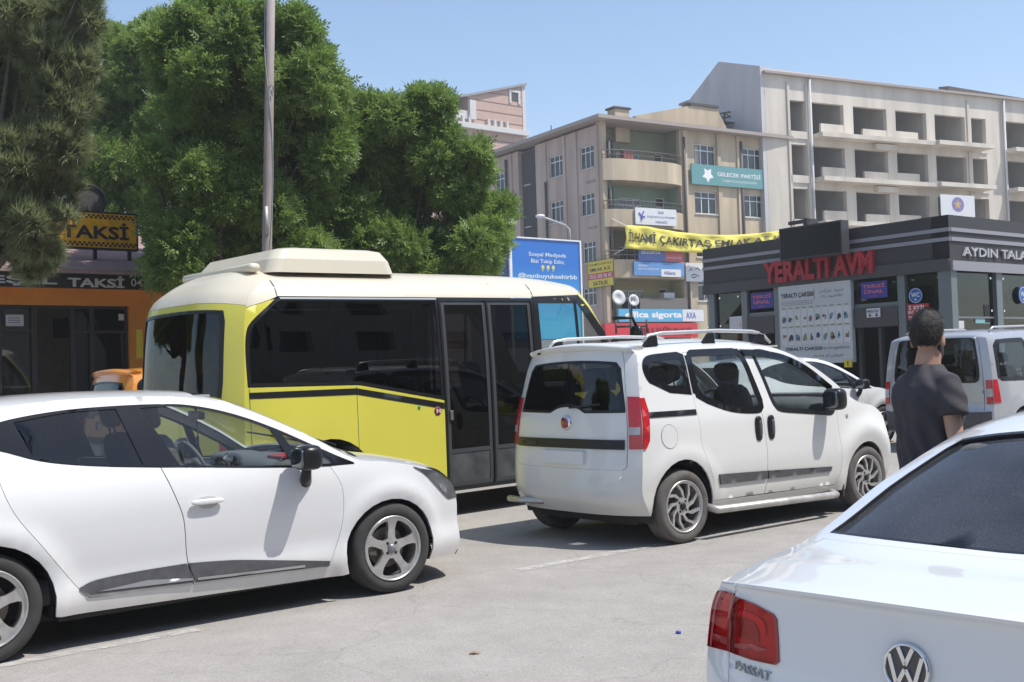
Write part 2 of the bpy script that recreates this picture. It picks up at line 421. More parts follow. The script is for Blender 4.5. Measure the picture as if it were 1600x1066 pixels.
mat('pavement', (.33, .31, .29), .9, var=.15, vscale=3, bump=.3, bscale=40); mat('kerb', (.40, .39, .37), .85, var=.15, vscale=8)
_s = [-290, -60, -20, 0, 20, 60, 400]; _l = [-290, -1.3, 5.7, 20, 60, 400]
mk('road', [road_pt(s, l) for s in _s for l in _l], [(i*6+j, i*6+6+j, i*6+7+j, i*6+j+1) for i in range(6) for j in range(5)], 'asphalt', kind='structure')
def slab(name, s0, s1, l0, l1, h, m):
    b = MB(); v = [road_pt(s, l, -.05) for s, l in ((s0, l0), (s1, l0), (s1, l1), (s0, l1))]+[road_pt(s, l, h) for s, l in ((s0, l0), (s1, l0), (s1, l1), (s0, l1))]
    return mk(name, v, BOXF, m, kind='structure')
pv = slab('pavement', -50, 17.3, 16.22, 58, .13, 'pavement'); pv2 = slab('pavement', 18.42, 58, 11.22, 58, .13, 'pavement')
def kerb(s0, s1, l0, l1, par, n):
    for i in range(n):
        a = i/n; b_ = (i+1)/n-.006; along = abs(s1-s0) > abs(l1-l0)
        q = [(s0+(s1-s0)*a, l0, s0+(s1-s0)*b_, l0+.2)] if along else [(s0, l0+(l1-l0)*a, s0+.2, l0+(l1-l0)*b_)]
        x0, y0, x1, y1 = q[0]
        v = [road_pt(s, l, -.05) for s, l in ((x0, y0), (x1, y0), (x1, y1), (x0, y1))]+[road_pt(s, l, .135) for s, l in ((x0, y0), (x1, y0), (x1, y1), (x0, y1))]
        mk('kerb_stone', v, BOXF, 'kerb', par)
kerb(-20, 17.3, 16.0, 16.0, pv, 36); kerb(18.42, 40, 11.0, 11.0, pv2, 22); kerb(18.2, 18.2, 11.22, 40, pv2, 28)
def worn_paint():
    m = bpy.data.materials.new('worn_road_paint'); m.use_nodes = True; t = m.node_tree; b = t.nodes['Principled BSDF']; o = t.nodes['Material Output']
    b.inputs['Base Color'].default_value = (.58, .56, .53, 1); b.inputs['Roughness'].default_value = .8
    tc = t.nodes.new('ShaderNodeTexCoord'); n = t.nodes.new('ShaderNodeTexNoise'); n.inputs['Scale'].default_value = 11; n.inputs['Detail'].default_value = 9; n.inputs['Roughness'].default_value = .75; t.links.new(tc.outputs['Object'], n.inputs['Vector'])
    r = t.nodes.new('ShaderNodeMapRange'); r.inputs[1].default_value = .38; r.inputs[2].default_value = .62; r.inputs[3].default_value = .15; r.inputs[4].default_value = .85; t.links.new(n.outputs[0], r.inputs[0])
    tr = t.nodes.new('ShaderNodeBsdfTransparent'); mx = t.nodes.new('ShaderNodeMixShader'); t.links.new(r.outputs[0], mx.inputs[0]); t.links.new(tr.outputs[0], mx.inputs[1]); t.links.new(b.outputs[0], mx.inputs[2]); t.links.new(mx.outputs[0], o.inputs[0])
    MATS['worn_road_paint'] = m
worn_paint()
_rd = bpy.data.objects['road']
_g0 = gnd(0, 1041); _ll = float(_g0[:2]@RN); _sv = lambda px, py: float(gnd(px, py)[:2]@RU)
for (a, b_) in ((_sv(-200, 1070), _sv(325, 990)), (_sv(840, 897), _sv(1290, 822)), (_sv(1290, 822)+2.2, _sv(1290, 822)+5.6), (_sv(-200, 1070)-6, _sv(-200, 1070)-2.6)):
    n = 12; v = []; f = []
    for i in range(n+1):
        s = a+(b_-a)*i/n; w_ = .055+random.uniform(-.006, .006)
        v += [road_pt(s, _ll-w_, .004), road_pt(s, _ll+w_, .004)]
    for i in range(n): f.append((2*i, 2*i+2, 2*i+3, 2*i+1))
    mk('lane_dash', v, f, 'worn_road_paint', _rd)

# ================================================================== facade helpers
class Face:
    """a vertical facade plane: u runs to the right along it, z is world height, d is distance out of the wall"""
    def __init__(s, P, yaw):
        a = math.radians(yaw); s.P = np.array([P[0], P[1], 0.]); s.e = np.array([math.cos(a), math.sin(a), 0]); s.n = np.array([math.sin(a), -math.cos(a), 0])
    def at(s, u, z, d=0.): return s.P+s.e*u+s.n*d+np.array([0, 0, z])
    def uv(s, px, py, d=0.):
        r = ray(px, py); t = ((s.P+s.n*d-CAM)@s.n)/(r@s.n); Q = CAM+r*t-s.P; return float(Q@s.e), float(Q[2])
    def r(s, x0, y0, x1, y1, d=0.):
        """pixel corners -> (u0, u1, z0, z1)"""
        ym, xm = (y0+y1)/2, (x0+x1)/2
        return s.uv(x0, ym, d)[0], s.uv(x1, ym, d)[0], s.uv(xm, y1, d)[1], s.uv(xm, y0, d)[1]
    def box(s, b, u0, u1, z0, z1, d0, d1):
        v = [s.at(u0, z0, d1), s.at(u1, z0, d1), s.at(u1, z0, d0), s.at(u0, z0, d0), s.at(u0, z1, d1), s.at(u1, z1, d1), s.at(u1, z1, d0), s.at(u0, z1, d0)]
        return b.add(v, BOXF)
def at_px(px, py, Y):
    r = ray(px, py); return CAM+r*(Y/r[1])
def fbox(name, fc, u0, u1, z0, z1, d0, d1, m, parent=None, **kw):
    b = MB(); fc.box(b, u0, u1, z0, z1, d0, d1)
    if parent is None:
        loc = fc.at((u0+u1)/2, z0, d0); o = mk(name, np.array(b.v)-loc, b.f, m, **kw); o.location = loc; return o
    return mk(name, b.v, b.f, m, parent, world=True, **kw)
def wall(name, fc, u0, u1, z0, z1, holes, m, parent, thick=.3, d=0.):
    us = sorted({u0, u1, *[h[0] for h in holes], *[h[1] for h in holes]}); zs = sorted({z0, z1, *[h[2] for h in holes], *[h[3] for h in holes]})
    us = [q for q in us if u0 <= q <= u1]; zs = [q for q in zs if z0 <= q <= z1]
    ish = lambda a, b_: any(h[0] < a < h[1] and h[2] < b_ < h[3] for h in holes)
    v = []; f = []
    def q(*pts): n = len(v); v.extend(pts); f.append((n, n+1, n+2, n+3))
    nu, nz = len(us)-1, len(zs)-1
    solid = [[not ish((us[i]+us[i+1])/2, (zs[j]+zs[j+1])/2) for j in range(nz)] for i in range(nu)]
    S = lambda i, j: 0 <= i < nu and 0 <= j < nz and solid[i][j]
    for i in range(nu):
        for j in range(nz):
            if not solid[i][j]: continue
            a, b_, c_, e = us[i], us[i+1], zs[j], zs[j+1]
            q(fc.at(a, c_, d), fc.at(b_, c_, d), fc.at(b_, e, d), fc.at(a, e, d)); k = d-thick
            q(fc.at(b_, c_, k), fc.at(a, c_, k), fc.at(a, e, k), fc.at(b_, e, k))
            if not S(i-1, j): q(fc.at(a, c_, k), fc.at(a, c_, d), fc.at(a, e, d), fc.at(a, e, k))
            if not S(i+1, j): q(fc.at(b_, c_, d), fc.at(b_, c_, k), fc.at(b_, e, k), fc.at(b_, e, d))
            if not S(i, j-1): q(fc.at(a, c_, k), fc.at(b_, c_, k), fc.at(b_, c_, d), fc.at(a, c_, d))
            if not S(i, j+1): q(fc.at(a, e, d), fc.at(b_, e, d), fc.at(b_, e, k), fc.at(a, e, k))
    return mk(name, v, f, m, parent, world=True)
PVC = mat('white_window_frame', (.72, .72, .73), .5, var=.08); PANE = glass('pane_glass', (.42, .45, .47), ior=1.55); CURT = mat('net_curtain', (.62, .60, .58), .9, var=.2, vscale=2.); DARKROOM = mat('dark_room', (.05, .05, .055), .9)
def window(fc, h, parent, cols=3, transom=.28, d=-.10, frame=PVC, curtain=.6, fw=.06, open_=None):
    u0, u1, z0, z1 = h; b = MB(); zt = z1-(z1-z0)*transom if transom else None
    fc.box(b, u0, u1, z0, z0+fw, d-.05, d); fc.box(b, u0, u1, z1-fw, z1, d-.05, d); fc.box(b, u0, u0+fw, z0+fw, z1-fw, d-.05, d); fc.box(b, u1-fw, u1, z0+fw, z1-fw, d-.05, d)
    for k in range(1, cols): c_ = u0+(u1-u0)*k/cols; fc.box(b, c_-fw/2, c_+fw/2, z0+fw, z1-fw, d-.048, d-.002)
    if zt: fc.box(b, u0+fw, u1-fw, zt-fw/2, zt+fw/2, d-.046, d-.004)
    w_ = mk('window', b.v, b.f, frame, parent, world=True)
    for k in range(cols):
        a, c_ = u0+(u1-u0)*k/cols, u0+(u1-u0)*(k+1)/cols
        for (lo, hi) in (((z0, zt), (zt, z1)) if zt else ((z0, z1),)):
            if open_ == k: continue
            q = MB(); fc.box(q, a+fw/2, c_-fw/2, lo+fw/2, hi-fw/2, d-.032, d-.024); mk('pane', q.v, q.f, PANE, w_, world=True)
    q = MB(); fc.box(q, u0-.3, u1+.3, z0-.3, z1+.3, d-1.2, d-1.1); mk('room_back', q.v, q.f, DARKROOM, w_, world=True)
    if curtain > 0:
        n = 14; v = []; f = []; ua, ub = u0+(u1-u0)*(1-curtain)*random.random(), 0; ub = ua+(u1-u0)*curtain
        for i in range(n+1):
            uu = ua+(ub-ua)*i/n; dd = d-.22+.03*math.sin(i*2.1); v += [fc.at(uu, z0, dd), fc.at(uu, z1, dd)]
        for i in range(n): f.append((2*i, 2*i+2, 2*i+3, 2*i+1))
        mk('curtain', v, f, CURT, w_, world=True)
    s_ = MB(); fc.box(s_, u0-.06, u1+.06, z0-.07, z0-.005, -.1, .07); mk('sill', s_.v, s_.f, mat('sill_stone', (.50, .48, .45), .8), w_, world=True)
    return w_
def sign(name, fc, px, m, label, d=.05, thick=.08, frame=None, cat='sign'):
    u0, u1, z0, z1 = fc.r(*px, d=d)
    loc = fc.at((u0+u1)/2, z0, d); r_ = empty(name, loc, label=label, cat=cat)
    fbox('board', fc, u0, u1, z0, z1, d-thick, d, m, r_)
    if frame:
        b = MB(); t = .03
        fc.box(b, u0-t, u1+t, z1, z1+t, d-thick, d+.01); fc.box(b, u0-t, u1+t, z0-t, z0, d-thick, d+.01); fc.box(b, u0-t, u0, z0, z1, d-thick, d+.01); fc.box(b, u1, u1+t, z0, z1, d-thick, d+.01); mk('frame', b.v, b.f, frame, r_, world=True)
    return r_, (u0, u1, z0, z1)
def write(fc, r_, box, s, fx, fz, fw_, fh, m, d=.05, bold=0., extrude=0., split=False, name='lettering'):
    """text inside a sign box; fx, fz centre and fw_, fh size as fractions of the board"""
    u0, u1, z0, z1 = box; W_, H_ = u1-u0, z1-z0
    return lettering(s, fc.at, u0+fx*W_, z0+fz*H_, fw_*W_, fh*H_, m, r_, name, bold, extrude, split, d=d+.006)
T_WHITE = mat('print_white', (.78, .78, .78), .5); T_BLACK = mat('print_black', (.02, .02, .022), .5); T_RED = mat('print_red', (.55, .03, .05), .5); T_NAVY = mat('print_navy', (.03, .05, .22), .5)

# ================================================================== beige apartment block on the corner
BEIGE = mat('beige_render', (.50, .405, .29), .9, var=.24, vscale=1.1, streak=True, bump=.1, bscale=20); PINKB = mat('pinkish_render', (.49, .385, .33), .9, var=.22, vscale=1.1, streak=True)
PIPE = mat('drain_pipe', (.07, .065, .065), .6); EAVE = mat('eave_soffit', (.36, .31, .28), .9); ROOFT = mat('roof_tiles', (.22, .15, .125), .85, var=.2, vscale=4, bump=.4, bscale=12)
Pb = at_px(946, 400, 72.); BR = Face(Pb, 32.1); BL = Face(Pb, 32.1-90)
base_z = gz(Pb[0], Pb[1])-.2
bld = empty('apartment_block', (Pb[0], Pb[1], base_z), label='beige corner apartment block with green loggias, brown eaves and many signs', cat='building')
zE = BR.uv(1085, 205)[1]; uR = BR.uv(1221, 260)[0]; uLg = BR.uv(1063, 270)[0]; uL0 = -17.
hs = [BR.r(*q) for q in ((1085, 226, 1118, 261), (1160, 232.5, 1191, 268), (1086, 300, 1120, 334.5), (1162.5, 305, 1195, 340))]
fl = 2.9
for h in hs[2:4]:
    for k in (1, 2): hs.append((h[0], h[1], h[2]-fl*k, h[3]-fl*k))
wall('front_wall', BR, uLg, uR, base_z, zE, hs, BEIGE, bld)
for i, h in enumerate(hs): window(BR, h, bld, open_=0 if i == 0 else None, curtain=(.6, .9, .3, .95)[i % 4])
# pilasters and pipes
for px in (1071, 1124, 1155, 1200): u = BR.uv(px, 300)[0]; fbox('pilaster', BR, u-.16, u+.16, base_z, zE-.02, .002, .12, BEIGE, bld)
def pipe(fc, px, y0, y1, r=.09):
    u, z1 = fc.uv(px, y0); _, z0 = fc.uv(px, y1); b = MB(); b.tube([fc.at(u, z0, .14), fc.at(u, z1, .14)], r, 8); mk('drain_pipe', b.v, b.f, PIPE, bld, True, world=True)
pipe(BR, 949, 215, 520); pipe(BR, 1066, 215, 520); pipe(BR, 1155, 222, 520, .12)
# left flank with a recessed stair bay
ua, ub = BL.uv(811, 300)[0], BL.uv(838, 300)[0]
lh = [BL.r(*q) for q in ((774, 270.5, 792, 302), (858, 243, 880, 276.5), (906, 228, 928, 264), (777, 341, 791.5, 367), (860, 314, 880, 348), (907, 302, 929, 337), (910.5, 377, 931, 411), (911, 450, 932, 478))]
lh += [(h[0], h[1], h[2]-fl, h[3]-fl) for h in (lh[3], lh[4])]+[(h[0]-3.4, h[1]-3.4, h[2], h[3]) for h in (lh[0], lh[3])]
zEl = BL.uv(846, 224)[1]
wall('flank_wall', BL, uL0, ua, base_z, zEl, [h for h in lh if h[1] < ua], PINKB, bld)
wall('flank_wall', BL, ub, 0., base_z, zEl, [h for h in lh if h[0] > ub], PINKB, bld)
sh = [(ua+.35*(ub-ua)+1.0*0, ua+.62*(ub-ua), z-.9, z+.6) for z in (zEl-1.6, zEl-4.5, zEl-7.4)]
wall('stair_bay_wall', BL, ua-.05, ub+.05, base_z, zEl, sh, mat('grey_render', (.44, .37, .33), .9, var=.1, vscale=.7), bld, d=-.55)
for h in sh: window(BL, h, bld, 1, None, d=-.65, curtain=0)
for (u) in (ua, ub): fbox('bay_cheek', BL, u-.12, u+.12, base_z, zEl, -.55, -.301, PINKB, bld)
for h in lh: window(BL, h, bld, 3 if h[1]-h[0] > 1.2 else 2, curtain=random.choice((.3, .7, .95)))
for px in (800, 854, 884, 902, 935): u = BL.uv(px, 300)[0]; fbox('pilaster', BL, u-.14, u+.14, base_z, zEl-.02, .002, .10, PINKB, bld)
pipe(BL, 792.5, 250, 520); pipe(BL, 855, 285, 520)
# body of the block, so that nothing shows through
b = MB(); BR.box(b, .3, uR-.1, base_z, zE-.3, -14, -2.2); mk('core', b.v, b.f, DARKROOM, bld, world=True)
fbox('corner_pier', BR, -.001, .35, base_z, zE, -.6, .004, BEIGE, bld)
fbox('end_wall', BR, uR, uR+.25, base_z, zE, -12, -.0, BEIGE, bld)
# loggias
GREEN = mat('mint_render', (.24, .36, .27), .9, var=.08, vscale=1); OLIVE = mat('olive_render', (.20, .22, .14), .9, var=.1, vscale=1); YELR = mat('cream_render', (.38, .34, .17), .9, var=.1)
par = [(254, 283), (331, 354), (408, 432)]
def zpx(y): return BR.uv(1005, y)[1]
lev = [(zpx(282)+.0, zE-.05, OLIVE), (zpx(353), zpx(286), GREEN), (zpx(431), zpx(357), OLIVE), (zpx(500), zpx(435), YELR)]
for i, (z0, z1, m_) in enumerate(lev):
    dk = -1.5
    wa = (uLg*.36, uLg*.66, z0+.05+(.0 if i else 0), z0+2.0); wb_ = (uLg*.86, uLg*.97, z0+.05, z0+2.15)
    wall('loggia_back', BR, .3, uLg, z0, z1, [wa, wb_], m_, bld, d=dk, thick=.2)
    window(BR, wa, bld, 3, .25, d=dk-.06, curtain=.8 if i == 0 else .2); window(BR, wb_, bld, 1, .3, d=dk-.06, curtain=0)
    fbox('loggia_side', BR, uLg-.02, uLg+.2, z0, z1, dk, -.301, m_, bld); fbox('loggia_side', BR, .35, .5, z0, z1, dk, -.6, m_, bld)
    fbox('loggia_floor', BR, .0, uLg+.02, z0-.18, z0, dk-.2, .02, BEIGE, bld)
for i, (ya, yb) in enumerate(par):
    z1, z0 = zpx(ya), zpx(yb)-.16; n = 12; v = []; f = []
    for k in range(n+1):
        u = -.05+(uLg+.05)*k/n; dd = .12+.55*(1-(2*k/n-1)**4)
        v += [BR.at(u, z0, dd), BR.at(u, z1, dd), BR.at(u, z1, dd-.14), BR.at(u, z0, dd-.14)]
    for k in range(n):
        for j in range(4): a = 4*k+j; c_ = 4*k+(j+1) % 4; f.append((a, a+4, c_+4, c_))
    f += [(0, 1, 2, 3), (4*n+3, 4*n+2, 4*n+1, 4*n)]
    mk('balcony_parapet', v, f, BEIGE, bld, world=True)
    b = MB(); zr = z1+.55
    b.tube([BR.at(-.05+(uLg+.05)*k/n, zr, .05+.55*(1-(2*k/n-1)**4)) for k in range(n+1)], .035, 6); b.tube([BR.at(-.05+(uLg+.05)*k/n, zr-.28, .05+.55*(1-(2*k/n-1)**4)) for k in range(n+1)], .022, 5)
    for k in range(0, 2*n+1):
        u = -.05+(uLg+.05)*k/(2*n); dd = .05+.55*(1-(k/n-1)**4); b.tube([BR.at(u, z1-.02, dd), BR.at(u, zr, dd)], .018, 5)
    mk('balcony_rail', b.v, b.f, PIPE, bld, world=True)
fbox('balcony_sheeting', BR, uLg*.38, uLg, zpx(492), zpx(466), .2, .26, mat('brown_sheet', (.16, .135, .12), .8), bld)
b = MB(); BR.box(b, uLg*.78, uLg*.92, zpx(466)+.05, zpx(456), -.9, -.4); mk('air_conditioner', b.v, b.f, PVC, bld, world=True)
o = fbox('plastic_chair', BR, uLg*.28, uLg*.40, zpx(252)+.1, zpx(237), -.45, -.05, mat('red_plastic', (.35, .09, .06), .5), bld); o.name = 'folded_rug'
# ground-floor shopfront band
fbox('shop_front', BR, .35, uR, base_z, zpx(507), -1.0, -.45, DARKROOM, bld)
# eaves and hipped roof
ov = .75
b = MB(); c0 = BR.at(-.0, 0, 0)
def corner(u_r, u_l, z): return BR.at(u_r, 0, 0)+BL.e*0+np.array([0, 0, z])
def rp(a, b_, z):                       # a along the front facade, b_ back along the flank
    return BR.P+BR.e*a-BR.n*b_+np.array([0, 0, z])
ev = [rp(-ov, -ov, zE), rp(uR+.5, -ov, zE), rp(uR+.5, 14, zE), rp(-ov, -uL0+.5, zE)]
mk('eave', ev+[p+np.array([0, 0, .22]) for p in ev], BOXF, EAVE, bld, world=True)
rz = 2.0
rid = [rp(5.2, 6.5, zE+rz), rp(uR-3, 6.5, zE+rz)]
v = [p+np.array([0, 0, .225]) for p in ev]+[rp(4.6, 6.5, zE+rz), rp(uR-1.0, 6.5, zE+rz), rp(4.6, -uL0-4, zE+rz)]
mk('roof', v, [(0, 1, 5, 4), (1, 2, 5), (0, 4, 6, 3), (2, 3, 6, 4, 5)], ROOFT, bld, world=True)
# dormer gable above the front eave
ua_, ub_, uc_, ud_ = BR.uv(1002, 180)[0], BR.uv(1092, 166)[0], BR.uv(1130, 172)[0], BR.uv(1148, 196)[0]
zz = lambda x, y: BR.uv(x, y, -.6)[1]
gv = [BR.at(ua_, zE+.3, -.6), BR.at(ud_, zE+.3, -.6), BR.at(uc_, zz(1130, 171), -.6), BR.at(ub_, zz(1092, 166), -.6), BR.at(ua_, zz(1002, 182), -.6)]
mk('dormer_wall', gv+[p-BR.n*.3 for p in gv], [(0, 1, 2, 3, 4), (9, 8, 7, 6, 5), (0, 5, 6, 1), (1, 6, 7, 2), (2, 7, 8, 3), (3, 8, 9, 4), (4, 9, 5, 0)], BEIGE, bld, world=True)
fbox('dormer_coping', BR, ub_-.3, uc_+.1, zz(1092, 166)+.01, zz(1092, 162), -1.0, -.5, PIPE, bld)
def chimney(fc, px, d):
    u0, u1, z0, z1 = fc.r(*px, d=d); fbox('chimney', fc, u0, u1, z0-1.5, z1-.12, d-.8, d, BEIGE, bld); fbox('chimney_cap', fc, u0-.12, u1+.12, z1-.10, z1+.02, d-.9, d+.1, PIPE, bld)
chimney(BR, (961, 168, 983, 186), -1.2); chimney(BL, (839, 211, 858, 228), -3.); chimney(BL, (820, 223, 836, 236), -2.)
b = MB(); u, z = BL.uv(861, 196, -3); b.tube([BL.at(u, z-1.5, -3), BL.at(u, z, -3)], .04, 5); mk('aerial_mast', b.v, b.f, PIPE, bld, world=True)
b = MB(); zt0 = zz(1125, 186); p0 = BR.at(BR.uv(1098, 170)[0], zt0+.1, -3); p1 = BR.at(BR.uv(1188, 158)[0], zt0+1.3, -3)
for k in range(9):
    a = p0+(p1-p0)*k/9; c_ = p0+(p1-p0)*(k+1)/9; b.tube([a, c_], .06, 5); b.tube([a-np.array([0, 0, .35]), c_-np.array([0, 0, .35])], .06, 5); b.tube([a, c_-np.array([0, 0, .35])], .045, 4)
for k in (6, 8): a = p0+(p1-p0)*k/9; b.tube([a, a-np.array([0, 0, 2.4])], .07, 5)
BR.box(b, BR.uv(1098, 170)[0], BR.uv(1188, 160)[0], zt0+.42, zt0+.48, -4.2, -2.6)
mk('roof_truss', b.v, b.f, PIPE, bld, world=True)

# ------------------------------------------------------------------ signs on the block
TEAL = mat('teal_board', (.12, .29, .30), .5); WB = mat('white_board', (.66, .66, .67), .5, var=.06)
YB = mat('yellow_banner', (.72, .62, .10), .6, var=.05); BLUEB = mat('blue_board', (.07, .12, .36), .4); SKYB = mat('sky_blue_board', (.12, .27, .55), .4, var=.2, vscale=.6); REDB = mat('red_board', (.50, .09, .10), .5)
r_, bx = sign('party_sign', BR, (1081, 261, 1202, 292), TEAL, 'teal board reading GELECEK PARTİSİ between the windows of the beige block', d=.28, thick=.12)
write(BR, r_, bx, 'GELECEK PARTİSİ', .60, .62, .56, .26, T_WHITE, .28, .012); write(BR, r_, bx, 'TUŞBA İLÇE BAŞKANLIĞI', .60, .28, .45, .16, T_WHITE, .28)
uc, zc = bx[0]+.20*(bx[1]-bx[0]), (bx[2]+bx[3])/2; leaf = []
for k in range(20):
    a = 2*math.pi*k/20-math.pi/2; rr = .52*(1 if k % 4 == 0 else .55 if k % 4 == 2 else .68); leaf.append((uc+rr*math.cos(a), zc+rr*math.sin(a)))
lv = [BR.at(uc, zc, .288)]+[BR.at(a, b_, .288) for a, b_ in leaf]; mk('leaf_emblem', lv, [(0, 1+k, 1+(k+1) % 20) for k in range(20)], T_WHITE, r_, world=True)
r_, bx = sign('association_sign', BR, (993, 326, 1057, 352), WB, 'white board of a DÜŞÜNCE PLATFORMU association on the balcony', d=.80)
write(BR, r_, bx, 'EGR', .62, .76, .14, .15, T_NAVY, .80, .01); write(BR, r_, bx, 'DÜŞÜNCE PLATFORMU', .62, .48, .68, .17, T_NAVY, .80, .005); write(BR, r_, bx, 'DERNEĞİ', .62, .2, .28, .17, T_NAVY, .80, .01)
b = MB(); um, zm = bx[0]+.14*(bx[1]-bx[0]), (bx[2]+bx[3])/2
for a, c_, w_ in ((.2, .3, .05), (-.2, .2, .05), (.0, -.25, .07), (.28, -.05, .05)): b.tube([BR.at(um, zm, .81), BR.at(um+a, zm+c_, .81)], w_, 5)
mk('swirl_emblem', b.v, b.f, mat('print_blue', (.08, .10, .40), .5), r_, world=True)
r_, bx = sign('insurance_sign', BR, (998, 389, 1068, 409), BLUEB, 'dark blue and red board reading SİGORTA below the yellow banner', d=.86)
fbox('red_field', BR, bx[0]+.58*(bx[1]-bx[0]), bx[1]-.02, bx[2]+.02, bx[3]-.02, .861, .866, REDB, r_); write(BR, r_, bx, 'SİGORTA', .27, .72, .42, .30, T_WHITE, .86, .02)
write(BR, r_, bx, 'ACENTELİĞİ', .78, .35, .34, .16, T_WHITE, .868)
r_, bx = sign('insurance_sign', BR, (991, 410, 1069, 431), SKYB, 'light blue insurance board with a white name plate on the lower balcony', d=.84)
write(BR, r_, bx, 'SİGORTA', .17, .74, .18, .16, T_WHITE, .84, .01); write(BR, r_, bx, 'ARACILIK HİZMETLERİ', .28, .5, .42, .14, T_WHITE, .84)
fbox('name_plate', BR, bx[0]+.53*(bx[1]-bx[0]), bx[0]+.93*(bx[1]-bx[0]), bx[2]-.05, bx[2]+.5*(bx[3]-bx[2]), .846, .852, WB, r_); write(BR, r_, bx, 'Allianz', .70, .22, .24, .26, T_NAVY, .85, .02)
r_, bx = sign('sketch_sign', BR, (1072, 411, 1098, 440), WB, 'square white board with a line drawing beside the insurance boards', d=.3)
b = MB(); W_, H_ = bx[1]-bx[0], bx[3]-bx[2]
for pts in (((.2, .55), (.3, .7), (.4, .6)), ((.55, .65), (.7, .75), (.8, .6)), ((.3, .3), (.5, .4), (.75, .28)), ((.35, .2), (.6, .24))): b.tube([BR.at(bx[0]+p*W_, bx[2]+q*H_, .305) for p, q in pts], .03, 4)
mk('drawing', b.v, b.f, T_BLACK, r_, world=True)
r_, bx = sign('insurance_sign', BR, (967, 483, 1100, 503), mat('cyan_board', (.10, .38, .60), .4), 'long light blue board reading effica sigorta over the shopfront', d=.5, thick=.2)
write(BR, r_, bx, 'effica sigorta', .40, .5, .66, .62, T_WHITE, .5, .035); fbox('white_field', BR, bx[0]+.74*(bx[1]-bx[0]), bx[1]-.02, bx[2]+.03, bx[3]-.03, .501, .506, WB, r_); write(BR, r_, bx, 'AXA', .84, .5, .12, .5, mat('print_blue', (.08, .10, .40), .5), .507, .02)
r_, bx = sign('shop_sign', BR, (946, 505, 1090, 528), mat('shop_red', (.55, .03, .04), .5), 'red shop fascia reading TATLI under the light blue board', d=.7, thick=.5)
write(BR, r_, bx, 'TATLI DÜNYASI', .60, .5, .66, .55, mat('dark_red_letters', (.28, .02, .03), .5), .7, .03, .05, True, 'letter')
# leaning yellow estate-agent board on the flank
r_, bx = sign('estate_board', BL, (919, 407, 958, 448), mat('yellow_board', (.72, .56, .05), .5), 'yellow EMLAK board with red number strip at the corner of the beige block', d=.25, frame=PIPE)
write(BL, r_, bx, 'İLHAMİ ÇAKIRTAŞ', .5, .87, .9, .13, T_BLACK, .25, .01); write(BL, r_, bx, 'EMLAK A.Ş.', .5, .66, .85, .18, T_BLACK, .25, .025); u0, u1, z0, z1 = bx
fbox('number_strip', BL, u0+.03, u1-.03, z0+.30*(z1-z0), z0+.53*(z1-z0), .251, .256, T_RED, r_); write(BL, r_, bx, '0532 683 06 65', .5, .415, .88, .15, T_WHITE, .257, .01); write(BL, r_, bx, 'SATILIK', .5, .14, .6, .16, T_BLACK, .25, .02)
# sagging yellow cloth banner strung across the front
def banner():
    d0 = 1.15; top = [(977, 352), (1010, 354), (1050, 361), (1100, 366.5), (1150, 367), (1200, 363), (1222, 360)]; bot = [(977, 388), (1010, 391), (1050, 393), (1100, 395), (1150, 392), (1200, 384), (1222, 379)]
    tu = [BR.uv(*p, d0) for p in cr(top, 6)]; bu = [BR.uv(*p, d0) for p in cr(bot, 6)]; n = len(tu); rows = 8
    def P(i, j, o=0.):
        a, b_ = tu[i], bu[i]; t = j/rows
        return BR.at(a[0]+(b_[0]-a[0])*t, a[1]+(b_[1]-a[1])*t, d0+o+.10*math.sin(i*.55+j*.5)*math.sin(math.pi*t)+.05*math.sin(i*1.3-j))
    v = [P(i, j) for i in range(n) for j in range(rows+1)]; f = [(i*(rows+1)+j, i*(rows+1)+j+1, (i+1)*(rows+1)+j+1, (i+1)*(rows+1)+j) for i in range(n-1) for j in range(rows)]
    r_ = empty('cloth_banner', P(0, rows), label='long sagging yellow cloth banner advertising İLHAMİ ÇAKIRTAŞ EMLAK', cat='banner')
    o = mk('cloth', v, f, YB, r_, True, world=True); md = o.modifiers.new('t', 'SOLIDIFY'); md.thickness = .01
    tv, tf = text_mesh('İLHAMİ ÇAKIRTAŞ EMLAK A.Ş. SATILIK', .018); lo, hi = tv.min(0), tv.max(0); out = []
    for p in tv:
        a = .02+.985*(p[0]-lo[0])/(hi[0]-lo[0])*1.08; t = .80-.62*(p[1]-lo[1])/(hi[1]-lo[1]); x = min(a, 1)*(n-1); i = min(int(x), n-2); w_ = x-i; y = t*rows; j = min(int(y), rows-1); q = y-j
        c_ = (np.array(P(i, j, .07))*(1-w_)+np.array(P(i+1, j, .07))*w_)*(1-q)+(np.array(P(i, j+1, .07))*(1-w_)+np.array(P(i+1, j+1, .07))*w_)*q; out.append(c_)
    mk('lettering', out, tf, T_BLACK, r_, world=True)
    b = MB(); b.tube([P(0, 0), BR.at(tu[0][0]-.4, tu[0][1]+.5, .3)], .02, 4); b.tube([P(0, rows), BR.at(tu[0][0]-.3, bu[0][1]-.3, .3)], .02, 4); b.tube([P(n-1, 0), BR.at(tu[-1][0]+1, tu[-1][1]+.4, .1)], .02, 4); mk('tie_rope', b.v, b.f, T_WHITE, r_, world=True)
banner()
